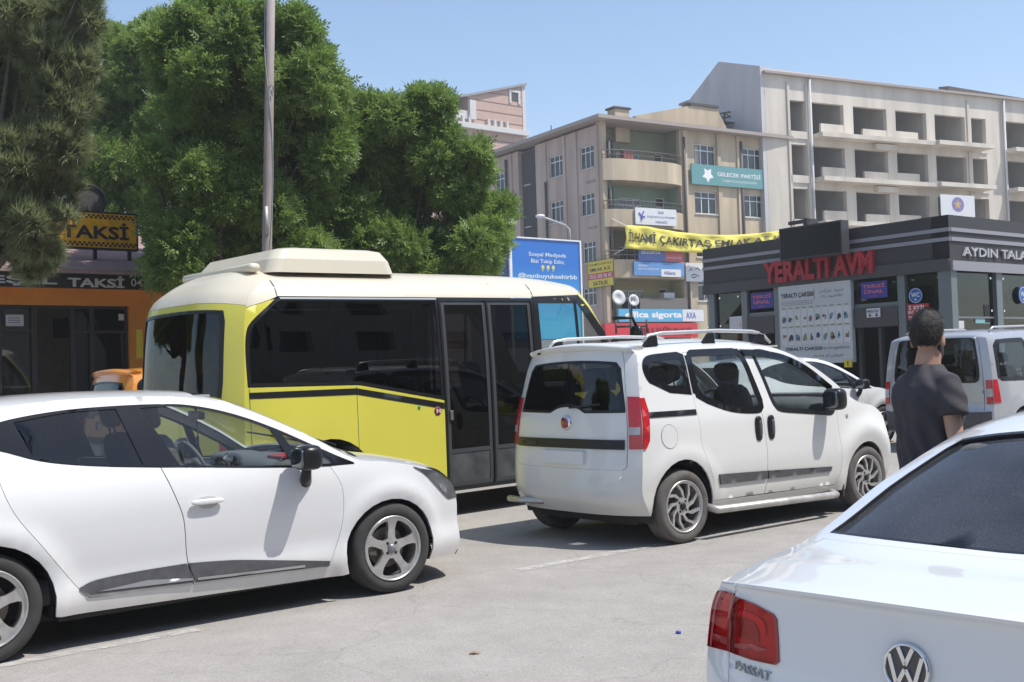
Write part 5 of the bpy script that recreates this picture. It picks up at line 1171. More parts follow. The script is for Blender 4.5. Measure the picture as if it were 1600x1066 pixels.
    b = MB(); b.box(-1.7, .95, -.72, .72, .26, .40); b.sup((.80, 0, .84), (.26, .70, .12), .6, 10); b.sup((.72, .36, .93), (.17, .2, .045), .7, 8); b.box(.55, 1.0, -.7, .7, .4, .80); b.bev(-.25, .62, -.12, .12, .4, .62, .03); b.build('dashboard', DASH, c.root, True)
    b = MB(); b.bev(.50, .56, -.13, .11, .80, .985, .03); b.build('centre_screen', mat('screen_gloss', (.05, .055, .06), .15, coat=1), c.root, True)
    steering(c, .40, .36, .90)
    b = MB(); b.box(-1.3, .15, -.55, .55, 1.395, 1.41); b.build('headliner', mat('headliner', (.45, .44, .42), .9), c.root)
    b = MB(); b.bev(.26, .30, -.11, .11, 1.235, 1.295, .012); b.tube([(.28, 0, 1.29), (.26, 0, 1.37)], .008, 6); b.tube([(.28, 0, 1.24), (.285, 0, 1.12)], .004, 4); b.bev(.275, .29, -.012, .012, 1.06, 1.12, .004); b.build('rear_view_mirror', BLACK, c.root)
    if full:
        b = MB(); b.add([(.66, -.50, .955), (.88, -.50, .975), (.88, -.28, .975), (.66, -.28, .955), (.66, -.50, .968), (.88, -.50, .988), (.88, -.28, .988), (.66, -.28, .968)], BOXF)
        o = b.build('red_book', mat('red_cover', (.42, .03, .045), .4, var=.3, vscale=25)); o.parent = None; o.matrix_world = c.root.matrix_world.copy(); tag(o, 'red paper folder lying on the dashboard behind the windscreen', 'folder')
    q = c.wrap(np.array([(12.7, -.18)]), .0)[0]
    b = MB(); b.sup(q+np.array([0, 0, .012]), (.045, .022, .018), .9, 7); b.build('aerial_base', mat('aerial_grey', (.10, .13, .2), .4), c.root, True)
    wipers(c, 7.25, .1, .7); wipers(c, 7.25, -.6, 0.)
    b = MB(); b.bev(-2.03, -1.99, -.26, .26, .5, .61, .004); b.build('number_plate', PLATE, c.root)
    return c

# ------------------------------------------------------------------ small people carrier (the white one, and the orange taxi)
def carrier(name, O, yaw, paint, label, cat='minivan', tyre=None, taxi=False, dz=0.):
    st = [(1.62, .20, 1.98, .22, 2.5), (1.66, .36, 2.06, .36, 2.5), (1.68, .55, 2.07, .56, 2.5), (1.66, .72, 2.03, .74, 2.5), (1.60, .87, 1.92, .88, 2.5), (1.42, .97, 1.68, 1.0, 2.8),
          (1.13, 1.035, 1.36, 1.10, 3), (.82, 1.255, .98, 1.33, 3), (.52, 1.425, .62, 1.51, 3), (.20, 1.545, .25, 1.62, 3), (-.1, 1.59, -.1, 1.665, 3.2), (-.6, 1.605, -.6, 1.685, 3.2), (-1.2, 1.595, -1.2, 1.675, 3.2),
          (-1.52, 1.575, -1.58, 1.645, 3.4), (-1.585, 1.50, -1.665, 1.545, 4), (-1.655, 1.1, -1.755, 1.1, 4.8), (-1.685, .8, -1.795, .8, 4.8), (-1.70, .62, -1.825, .60, 4.8), (-1.70, .42, -1.85, .40, 4.2), (-1.62, .26, -1.79, .26, 3.5)]
    zt = [(.15, .07), (.22, .05), (.32, .022), (.45, .012), (.62, .0), (.85, .006), (1.0, .018), (1.12, .045), (1.3, .085), (1.5, .135), (1.6, .175), (1.7, .22)]
    c = Car(name, O, yaw, st, (.852, zt), (1.0, .17, -1.15, .12), label, cat, None, dz, flares=[(1.2565, .31, .46, .10, .040), (-1.2565, .31, .42, .06, .012)])
    roofl = [(-1.06, 1.558), (-.6, 1.57), (-.36, 1.568), (-.1, 1.553), (.2, 1.508), (.5, 1.393), (.76, 1.232)]
    fwd = cr([(.76, 1.232), (.85, 1.14), (.825, 1.03), (.81, .93), (.815, .75), (.813, .585), (.782, .41), (.72, .285)], 4)
    mid = cr([(-.36, 1.568), (-.256, 1.088), (-.221, .752), (-.216, .478), (-.254, .300)], 5)
    rear = cr([(-1.06, 1.558), (-1.057, 1.19), (-1.043, .99), (-1.04, .81), (-1.005, .69), (-.925, .50), (-.905, .335)], 5)
    H = list(reversed(fwd))+list(reversed(cr(roofl, 3)))[1:]+rear[1:]+[(-.905, .31), (-.254, .295), (.3, .288)]
    q_w = cr([(-1.48, 1.35), (-1.505, 1.42), (-1.49, 1.475), (-1.43, 1.50), (-1.25, 1.512), (-1.085, 1.518)], 4)+[(-1.085, 1.225), (-1.30, 1.275)]
    fa = arch(1.2565, .30, .345, .345, .22); ra = arch(-1.2565, .30, .345, .385, .26)
    low = [(-1.57, .26)]+list(reversed(ra))+[(-.92, .245), (.9, .225)]+list(reversed(fa))+[(1.62, .20)]
    E = c.edge()
    c.side('body_side', E+low, paint, [H, q_w], sp=.045)
    f_w = cr([(-.175, 1.50), (-.15, 1.525), (-.10, 1.528), (.0, 1.515), (.33, 1.425), (.60, 1.282), (.77, 1.15), (.80, 1.10), (.77, 1.0), (.73, .958), (.68, .956)], 3)+cr([(.33, .992), (.03, 1.025), (-.03, 1.06), (-.06, 1.12), (-.112, 1.312), (-.175, 1.50)], 3)[:-1]
    s_w = cr([(-.99, 1.20), (-.99, 1.50), (-.97, 1.525), (-.9, 1.53), (-.42, 1.53), (-.36, 1.51), (-.245, 1.11), (-.255, 1.065), (-.30, 1.05), (-.5, 1.062), (-.70, 1.10), (-.99, 1.20)], 3)[:-1]
    top_f = [p for p in cr(roofl, 3) if -.355 < p[0] < .755]; top_r = [p for p in cr(roofl, 3) if -1.055 < p[0] < -.365]
    fdo = c.side('front_door', inset(list(reversed(fwd))+list(reversed(top_f))+mid+[(.3, .288)], .003), paint, [f_w], sp=.045)
    sdo = c.side('sliding_door', inset(list(reversed(mid))+list(reversed(top_r))+rear+[(-.905, .31)], .003), paint, [s_w], sp=.045)
    dd = {-1: fdo[0], 1: fdo[1]}; sdd = {-1: sdo[0], 1: sdo[1]}
    c.side('door_window', f_w, GL_CLEAR, off=-.012, flange=0, parent=dd); c.side('sliding_window', s_w, GL_MED, off=-.006, flange=0, parent=sdd); c.side('quarter_window', q_w, GL_MED, off=-.006, flange=0)
    c.side('window_border', inset(s_w, -.012), TRIM, [inset(s_w, .014)], off=.003, flange=.004, parent=sdd)
    c.side('window_border', inset(q_w, -.012), TRIM, [inset(q_w, .012)], off=.003, flange=.004)
    c.side('window_seal', inset(f_w, -.008), BLACK, [inset(f_w, .010)], off=.003, flange=.006, parent=dd)
    c.side('pillar_cover', [(-1.078, 1.228), (-1.066, 1.223), (-1.066, 1.53), (-1.078, 1.53)], TRIM, off=.003, flange=.004)
    c.side('pillar_cover', [(-1.05, 1.215), (-.985, 1.192), (-.985, 1.535), (-1.05, 1.53)], TRIM, off=.003, flange=.004, parent=sdd)
    dfl = cr([(-.34, 1.562), (-.1, 1.548), (.2, 1.503), (.5, 1.385), (.80, 1.19)], 5); dfb = cr([(.77, 1.14), (.48, 1.32), (.19, 1.435), (-.1, 1.488), (-.30, 1.505)], 5)
    c.side('wind_deflector', dfl+dfb, glass('deflector_plastic', (.06, .06, .065)), off=.02, flange=.02, parent=dd)
    c.side('mirror_triangle', [(.60, .975), (.735, .955), (.78, 1.0), (.81, 1.10), (.76, 1.15)], BLACK, off=.006, flange=.01, parent=dd)
    mirrors(c, .625, 1.075, .865, (.075, .10, .10), BLACK)
    for sg in (-1, 1):
        for (x, pr) in ((-.145, dd), (-.312, sdd)):
            y = float(c.W(x, .87)); b = MB(); b.sup((x, sg*(y+.005), .872), (.042, .016, .108), .6, 8); hd = b.build('door_handle', BLACK, pr[sg], True)
            b = MB(); b.sup((x+.005, sg*(y+.022), .872), (.02, .012, .07), .6, 6); b.build('grip', DGREY, hd, True)
    c.side('slide_rail', [(-1.63, 1.043), (-1.06, 1.038), (-1.06, 1.082), (-1.63, 1.088)], BLACK, off=.006, flange=.01)
    c.side('rub_strip', [(-.84, .44), (-.235, .428), (-.235, .500), (-.855, .525)], DGREY, off=.015, flange=.016, parent=sdd)
    c.side('rub_strip', [(-.212, .428), (.66, .412), (.68, .455), (-.212, .498)], DGREY, off=.015, flange=.016, parent=dd)
    c.side('fuel_flap', circle(-1.40, .88, .085, 24, .095), paint, off=.003, flange=.004, sides=(-1,), sp=.03)
    c.side('fuel_flap_gap', circle(-1.40, .88, .089, 24, .099), DGREY, [circle(-1.40, .88, .086, 24, .096)], off=.0015, flange=0, sides=(-1,), sp=.03)
    mir = lambda P: [(a, -b) for a, b in P]; N = len(st)-1
    ws = [(6.12, -.93), (6.05, 0), (6.12, .93), (7.5, .90), (9.3, .88), (9.4, 0), (9.3, -.88), (7.5, -.90)]
    bon = [(4.25, -.6), (4.15, 0), (4.25, .6), (4.9, .88), (5.85, .92), (5.8, 0), (5.85, -.92), (4.9, -.88)]
    rg = cr([(14.12, -.74), (14.08, 0), (14.12, .74)], 6)+cr([(14.25, .80), (14.95, .845), (15.02, .80)], 4)+cr([(15.03, .28), (14.93, .16), (14.90, 0), (14.93, -.16), (15.03, -.28)], 5)+cr([(15.02, -.80), (14.95, -.845), (14.25, -.80)], 4)
    lamp = cr([(5.3, .94), (4.7, .80), (4.1, .72), (3.6, .70), (3.2, .78), (3.3, .90), (3.9, .96), (4.6, .975), (5.3, .94)], 4)
    tl = [(14.72, .875), (14.72, 1), (16.0, 1), (16.0, .875)]
    gate_gap = cr([(13.25, -.80), (13.22, 0), (13.25, .80)], 5)+[(14.0, .845), (14.7, .862), (16.75, .862), (16.85, .82), (16.85, -.82), (16.75, -.862), (14.7, -.862), (14.0, -.845)]
    c.over('body_shell', [(0, -1), (N, -1), (N, 1), (0, 1)], paint, [ws, bon, gate_gap, lamp, mir(lamp), tl, mir(tl)], sp=.05)
    g = c.over('tailgate', inset(gate_gap, .008), paint, [rg], sp=.045)[0]
    c.over('bonnet', inset(bon, .012), paint, sp=.05)
    c.over('windscreen', ws, GL_CLEAR, off=-.004, flange=0); c.over('rear_screen', rg, GL_DARK, off=-.004, flange=0, parent=g)
    rgi = [(a+(.05 if a < 14.5 else -.05), b*.955) for a, b in rg]
    c.over('screen_border', [(a+(-.01 if a < 14.5 else .01), b*1.005) for a, b in rg], BLACK, [rgi], off=.002, flange=.003, parent=g)
    for P in (lamp, mir(lamp)):
        h = c.over('headlamp', P, LAMPIN, off=-.03, flange=0)[0]; c.over('headlamp_lens', P, glass('lamp_glass', (.55, .57, .58)), flange=.01, parent=h)
    for sgn in (1, -1):
        q = lambda P: [(a, b*sgn) for a, b in P]
        t0 = c.over('tail_lamp', q([(14.73, .878), (14.73, .999), (15.99, .999), (15.99, .878)]), RED_L, off=.012, flange=.03)[0]
        c.over('lamp_band', q([(15.38, .885), (15.38, .985), (15.58, .985), (15.58, .885)]), CLEAR_L, off=.016, flange=.004, parent=t0)
        c.side('tail_lamp_wing', [(-1.615, .86), (-1.655, .80), (-1.682, .80), (-1.640, 1.205), (-1.60, 1.205), (-1.585, 1.10)], RED_L, off=.010, flange=.02, sides=(sgn,), parent=t0)
    c.over('tailgate_trim', [(15.72, -.83), (15.72, .83), (16.02, .83), (16.02, -.83)], BLACK, off=.012, flange=.014, parent=g)
    # badge boss above the trim, badge, script
    P0 = c.wrap(np.array([(15.28, 0.)]), .0)[0]
    b = MB(); b.lathe([(.001, -.022), (.052, -.020), (.062, -.008), (.064, .004)], 28)
    v = [(P0[0]+p[1], p[0], P0[2]+p[2]) for p in b.v]; bb = mk('badge', v, b.f, CHROME, g, True)
    b = MB(); b.lathe([(.001, -.0245), (.045, -.0235), (.047, -.02)], 24); mk('badge_face', [(P0[0]+p[1], p[0], P0[2]+p[2]) for p in b.v], b.f, mat('badge_red', (.28, .02, .03), .3, coat=.8), bb, True)
    if not taxi:
        base = c.wrap(np.array([(15.88, .70), (15.88, .45)]), .02)
        d = base[1]-base[0]; d /= np.linalg.norm(d)
        lettering('FIORINO', lambda u, z, dd_: base[0]+d*u+np.array([-dd_, 0, z]), .10, 0, .21, .035, CHROME, g, bold=.02, world=False, d=.004)
    b = MB(); pts = []
    for i in range(17):                                   # roof-edge spoiler, bowed in plan
        t = -1+i/8; y = .655*t; xf = -1.47; xb = -1.70+.10*abs(t)**3; z = 1.668-.045*t*t
        pts += [(xf, y, z-.03), (xf, y, z-.002), ((xf+xb)/2, y, z+.004), (xb, y, z-.012), (xb-.004, y, z-.03), (xb+.05, y, z-.065)]
    f = [(i*6+k, i*6+(k+1) % 6, i*6+6+(k+1) % 6, i*6+6+k) for i in range(16) for k in range(6)]+[tuple(range(6)), tuple(reversed(range(96, 102)))]
    mk('roof_spoiler', pts, f, paint, g, True)
    b = MB(); q = c.wrap(np.array([(13.9, .3)]), .0)[0]; b.sup((-1.69, .42, 1.60), (.02, .02, .012), 1, 6); b.build('washer_jet', BLACK, g, True)
    P = c.wrap(np.array([(14.93, -.05-.07*k) for k in range(8)]), .018); P[:, 2] -= np.linspace(0, -.03, 8); b = MB(); b.tube(P, .008, 5); b.build('rear_wiper', BLACK, g)
    b = MB(); b.bev(-1.84, -1.80, -.26, .26, .665, .775, .004); b.build('number_plate', PLATE, g)
    c.over('front_grille', [(1.2, -.55), (1.2, .55), (2.2, .6), (2.2, -.6)], BLACK, off=.004)
    if not taxi:
        b = MB(); b.tube([(-1.80, .30, .33), (-1.86, .55, .33), (-1.84, .74, .33)], .028, 10); b.tube([(-1.70, .5, .33), (-1.86, .55, .33)], .02, 8); b.build('step_bar', ALLOY, c.root, True)
        for sg in (-1, 1):
            b = MB(); b.tube([(-.98, sg*.80, .27), (-.95, sg*.905, .245), (.60, sg*.905, .205), (.68, sg*.88, .20), (.70, sg*.80, .22)], .036, 12, squash=.9); b.build('side_step', mat('step_metal', (.52, .5, .47), .4, metal=.5, var=.2, vscale=9), c.root, True)
            r_ = MB(); r_.tube([(-1.42, sg*.60, 1.66), (-1.36, sg*.60, 1.705), (-1.2, sg*.60, 1.725), (-.5, sg*.60, 1.735), (-.05, sg*.60, 1.72), (.10, sg*.60, 1.69), (.20, sg*.60, 1.615)], [.014, .016, .017, .017, .017, .016, .012], 10)
            rail = r_.build('roof_rail', mat('rail_alloy', (.6, .6, .6), .35, metal=.6), c.root, True)
            for x in (-1.32, -.62, .05):
                q = MB(); q.add([(x-.10, sg*.60-.02, 1.62), (x+.06, sg*.60-.02, 1.62), (x+.06, sg*.60+.02, 1.62), (x-.10, sg*.60+.02, 1.62), (x-.01, sg*.60-.014, 1.712), (x+.05, sg*.60-.014, 1.712), (x+.05, sg*.60+.014, 1.712), (x-.01, sg*.60+.014, 1.712)], BOXF); q.build('rail_foot', BLACK, rail)
    b = MB(); b.bev(.83, .86, -.85, .85, .16, .40, .004); b.build('mud_flap', UNDER, c.root)
    b = MB(); y = float(c.W(.96, .90)); b.sup((.955, -y, .905), (.018, .012, .02), .8, 6); b.build('side_indicator', CLEAR_L, c.root, True)
    wells(c, (1.2565,), .30, .35, .48, .76); wells(c, (-1.2565,), .30, .35, .48, .80)
    b = MB(); b.box(-1.6, 1.8, -.6, .6, .17, .27); b.box(-.85, .85, -.78, .78, .2, .29); b.build('underbody', UNDER, c.root)
    four_wheels(c, 2.513, .835, .30, .19, .215, 'swirl' if not taxi else 'steel', tyre=tyre, spin=.3)
    seats(c, [(.05, (-.36, .36), .6), (-.85, (-.42, 0, .42), .6)], .50, back=.58, w=.44)
    b = MB(); b.box(-1.6, 1.0, -.72, .72, .30, .48); b.sup((1.0, 0, .95), (.34, .70, .13), .6, 10); b.box(.75, 1.2, -.68, .68, .45, .9); b.build('dashboard', DASH, c.root, True)
    steering(c, .55, .36, 1.02)
    b = MB(); b.box(-1.4, .3, -.6, .6, 1.575, 1.59); b.build('headliner', mat('headliner', (.45, .44, .42), .9), c.root)
    if taxi:
        b = MB(); b.bev(-.55, -.45, -.22, .22, 1.70, 1.82, .02); b.build('roof_sign', mat('taxi_sign', (.8, .7, .1), .4), c.root, True)
    return c
# ------------------------------------------------------------------ saloon seen from behind
def saloon(name, O, yaw, paint, label):
    st = [(2.0, .20, 2.25, .20, 2.5), (2.02, .45, 2.33, .45, 2.5), (1.98, .65, 2.30, .66, 2.5), (1.80, .78, 2.15, .79, 2.6), (1.30, .90, 1.50, .94, 3), (.95, .95, 1.15, 1.0, 3), (.55, 1.15, .65, 1.215, 3), (.15, 1.32, .20, 1.385, 3),
          (-.30, 1.36, -.30, 1.425, 3.2), (-.75, 1.335, -.80, 1.405, 3.2), (-1.25, 1.185, -1.34, 1.235, 3.2), (-1.66, 1.015, -1.83, 1.045, 3.2), (-1.98, .972, -2.12, 1.008, 3.2), (-2.20, .945, -2.375, .988, 3.0), (-2.235, .935, -2.405, .978, 3.0),
          (-2.225, .90, -2.385, .935, 3.0), (-2.24, .74, -2.40, .745, 3.0), (-2.26, .60, -2.44, .58, 3.2), (-2.25, .36, -2.43, .35, 3.2), (-2.15, .22, -2.36, .22, 3.2)]
    zt = [(.1, .06), (.2, .04), (.3, .02), (.45, .006), (.62, 0), (.78, .008), (.88, .03), (.95, .075), (1.02, .12), (1.2, .20), (1.36, .275), (1.45, .31)]
    c = Car(name, O, yaw, st, (.897, zt), (1.1, .16, -1.3, .10), label, 'car', flares=[(1.355, .32, .41, .06, .012), (-1.355, .32, .41, .06, .012)])
    top = cr([(.92, .925), (.70, 1.03), (.40, 1.17), (.10, 1.275), (-.25, 1.315), (-.7, 1.295), (-1.05, 1.205), (-1.38, 1.075), (-1.50, 1.01)], 4)
    bot = cr([(-1.50, .985), (-1.2, .965), (-.5, .945), (.2, .92), (.92, .905)], 4)
    A = cr([(.80, .906), (.84, .75), (.83, .5), (.78, .28)], 5); B = cr([(-.12, .932), (-.06, .6), (-.06, .28)], 5); Cl = cr([(-1.28, .968), (-1.2, .78), (-1.0, .6), (-.90, .42), (-.86, .29)], 5)
    belt = lambda a, b: [p for p in bot if a < p[0] < b]
    H = list(reversed(A))+belt(.81, 2)+top+belt(-2, -1.29)+Cl
    fa = arch(1.355, .315, .37, .35, .2); ra = arch(-1.355, .315, .37, .35, .22)
    c.side('body_side', c.edge()+[(-2.15, .22)]+list(reversed(ra))+[(-.9, .215), (.9, .205)]+list(reversed(fa))+[(2.0, .2)], paint, [H], sp=.05)
    fd = c.side('front_door', inset(A+[(-.06, .28)]+list(reversed(B))+belt(-.11, .79), .003), paint, sp=.06)
    rd = c.side('rear_door', inset(B+list(reversed(Cl))+belt(-1.27, -.13), .003), paint, sp=.06)
    gf = inset([(.74, .935), (.40, 1.145), (.10, 1.255), (-.12, 1.29), (-.10, .952)], .0); gr = [(-.20, .958), (-.22, 1.295), (-.7, 1.272), (-1.05, 1.18), (-1.38, 1.035), (-1.40, 1.0), (-1.2, .985)]
    c.side('window_trim', inset(top+bot, .002), BLACK, [gf, gr], off=-.004, sp=.06)
    c.side('front_window', gf, GL_MED, off=-.012, flange=0, parent={-1: fd[0], 1: fd[1]}); c.side('rear_window_pane', gr, GL_DARK, off=-.012, flange=0, parent={-1: rd[0], 1: rd[1]})
    mir = lambda P: [(a, -b) for a, b in P]; N = len(st)-1
    ws = [(5.15, -.93), (5.05, 0), (5.15, .93), (6.5, .90), (7.4, .88), (7.5, 0), (7.4, -.88), (6.5, -.9)]
    rg = [(9.42, -.80), (9.34, 0), (9.42, .80), (9.58, .83), (10.2, .868), (10.93, .895), (10.97, .45), (11.0, 0), (10.97, -.45), (10.93, -.895), (10.2, -.868), (9.58, -.83)]
    bon = [(3.1, -.7), (3.0, 0), (3.1, .7), (3.6, .9), (4.9, .92), (4.85, 0), (4.9, -.92), (3.6, -.9)]
    lid = [(11.06, -.885), (11.1, 0), (11.06, .885), (12.0, .875), (13.0, .87), (14.0, .865), (15.0, .848), (16.0, .828), (16.75, .81), (16.75, -.81), (16.0, -.828), (15.0, -.848), (14.0, -.865), (13.0, -.87), (12.0, -.875)]
    lo_ = [(14.95, .853), (14.9, .93), (14.95, .998), (15.5, .998), (16.12, .998), (16.05, .90), (16.02, .833), (15.5, .843)]
    li_ = [(15.02, .838), (15.12, .70), (15.25, .585), (15.33, .565), (15.60, .552), (15.93, .540), (15.99, .555), (16.02, .68), (16.02, .819), (15.5, .830)]
    c.over('body_shell', [(0, -1), (N, -1), (N, 1), (0, 1)], paint, [ws, rg, bon, lid, lo_, mir(lo_)], sp=.045)
    l = c.over('boot_lid', inset([(a, b) for a, b in lid], .005), paint, [li_, mir(li_)], sp=.04)[0]
    c.over('bonnet', inset(bon, .012), paint, sp=.06)
    c.over('windscreen', ws, GL_MED, off=-.004, flange=0); c.over('rear_screen', rg, GL_BOOT, off=-.014, flange=0)
    c.over('screen_seal', [(a+(-.01 if a < 9.5 else .0), b*1.004) for a, b in rg], BLACK, [[(a+(.035 if a < 9.5 else -.03 if a > 10.5 else 0), b*.993) for a, b in rg]], off=.0015, flange=.012)
    for sg in (1, -1):
        q = lambda P: [(a, b*sg) for a, b in P]
        for P, par in ((lo_, c.root), (li_, l)):
            t0 = c.over('tail_lamp', q(P), RED_L, off=-.012, flange=0, parent=par, sp=.03)[0]
            c.over('lens', q(P), glass('red_glass', (.95, .42, .42), ior=1.4), off=.004, flange=.016, parent=t0, sp=.03)
            c.over('lamp_border', q(inset(P, -.002)), DRED_L, [q(inset(P, .005))], off=.0045, flange=.012, parent=t0, sp=.03)
        c.over('lamp_band', q([(15.80, .60), (15.78, .70), (15.86, .81), (15.93, .81), (15.86, .66)]), CLEAR_L, off=-.006, flange=.002, parent=l, sp=.03)
        c.over('lamp_band', q([(15.80, .86), (15.83, .98), (15.95, .98), (15.93, .86)]), CLEAR_L, off=-.006, flange=.002, parent=c.root, sp=.03)
        c.over('lamp_signature', q(cr([(15.30, .80), (15.32, .70), (15.42, .64), (15.58, .625), (15.62, .64), (15.52, .66), (15.43, .70), (15.38, .80)], 4)), mat('bright_red_lens', (.62, .03, .035), .2), off=-.007, flange=.002, parent=l, sp=.02)
        c.over('lamp_dark_field', q([(15.42, .81), (15.46, .70), (15.56, .67), (15.74, .66), (15.74, .81)]), DRED_L, off=-.009, flange=.002, parent=l, sp=.03)
    # round badge and model script on the lid
    C0 = c.wrap(np.array([(15.66, 0.)]), 0.)[0]; C1 = c.wrap(np.array([(15.54, 0.)]), 0.)[0]; C2 = c.wrap(np.array([(15.78, 0.)]), 0.)[0]
    up = C1-C2; up /= np.linalg.norm(up); nn = np.cross(np.array([0, -1., 0]), up); nn /= np.linalg.norm(nn)
    if nn[0] > 0: nn = -nn
    at = lambda u, z, d: C0+np.array([0, -1., 0])*u+up*z+nn*d
    R = .068
    b = MB(); b.lathe([(R*.97, -.006), (R, -.001), (R, .012), (R*.95, .017), (R*.88, .016), (R*.86, .010)], 48, axis='z'); bd = mk('badge', [at(p[0], p[1], p[2]) for p in b.v], b.f, CHROME, l, True)
    b = MB(); b.lathe([(.0005, .009), (R*.87, .009)], 40, axis='z'); mk('badge_ground', [at(p[0], p[1], p[2]) for p in b.v], b.f, mat('badge_dark', (.03, .032, .04), .15, coat=1), bd)
    def stroke(pts, w=.0115):
        for (x0, y0), (x1, y1) in zip(pts, pts[1:]):
            dx, dy = x1-x0, y1-y0; L = math.hypot(dx, dy); nx, ny = -dy/L*w/2, dx/L*w/2
            v = [(x0+nx, y0+ny), (x0-nx, y0-ny), (x1-nx, y1-ny), (x1+nx, y1+ny)]
            mk('badge_stroke', [at(a, c_, .009) for a, c_ in v]+[at(a, c_, .0165) for a, c_ in v], BOXF, CHROME, bd)
    k = R*.87
    stroke([(-.36*k, .92*k), (0, .16*k), (.36*k, .92*k)])
    stroke([(-.82*k, .56*k), (-.42*k, -.80*k), (-.02*k, -.04*k)]); stroke([(.82*k, .56*k), (.42*k, -.80*k), (.02*k, -.04*k)])
    T0 = c.wrap(np.array([(16.22, .80)]), 0.)[0]; T1 = c.wrap(np.array([(16.22, .42)]), 0.)[0]; e = (T1-T0)/np.linalg.norm(T1-T0); n2 = np.cross(e, up); n2 = n2 if n2[0] < 0 else -n2
    lettering('PASSAT', lambda u, z, d: c.wrap(np.array([(16.22-z*7.2, .80-u/.80)]), d)[0], .105, 0, .16, .024, mat('badge_satin', (.30, .31, .32), .3, metal=.8), l, bold=.012, extrude=.003, d=.003, world=False)
    wells(c, (1.355, -1.355), .315, .375, .5, .88)
    b = MB(); b.box(-2.2, 2.0, -.7, .7, .16, .26); b.box(-.9, .9, -.85, .85, .2, .28); b.build('underbody', UNDER, c.root)
    four_wheels(c, 2.71, .89, .315, .215, .225, 'ten')
    seats(c, [(.1, (-.38, .38), .6), (-.85, (-.40, .40), .55)], .40, w=.5)
    b = MB(); b.box(-1.5, 1.0, -.76, .76, .26, .38); b.sup((.85, 0, .86), (.28, .72, .1), .6, 8); b.box(-1.85, -1.35, -.66, .66, .90, .93); b.build('dashboard', DASH, c.root, True)
    steering(c, .5, .38, .88); mirrors(c, .62, .98, .905, (.07, .10, .07), paint)
    b = MB(); b.bev(-2.475, -2.44, -.26, .26, .45, .56, .004); b.build('number_plate', PLATE, c.root)
    q = c.wrap(np.array([(8.9, 0.)]), 0.)[0]; b = MB(); b.sup(q+np.array([0, 0, .02]), (.08, .025, .035), .9, 8); b.build('roof_aerial', paint, c.root, True)
    return c

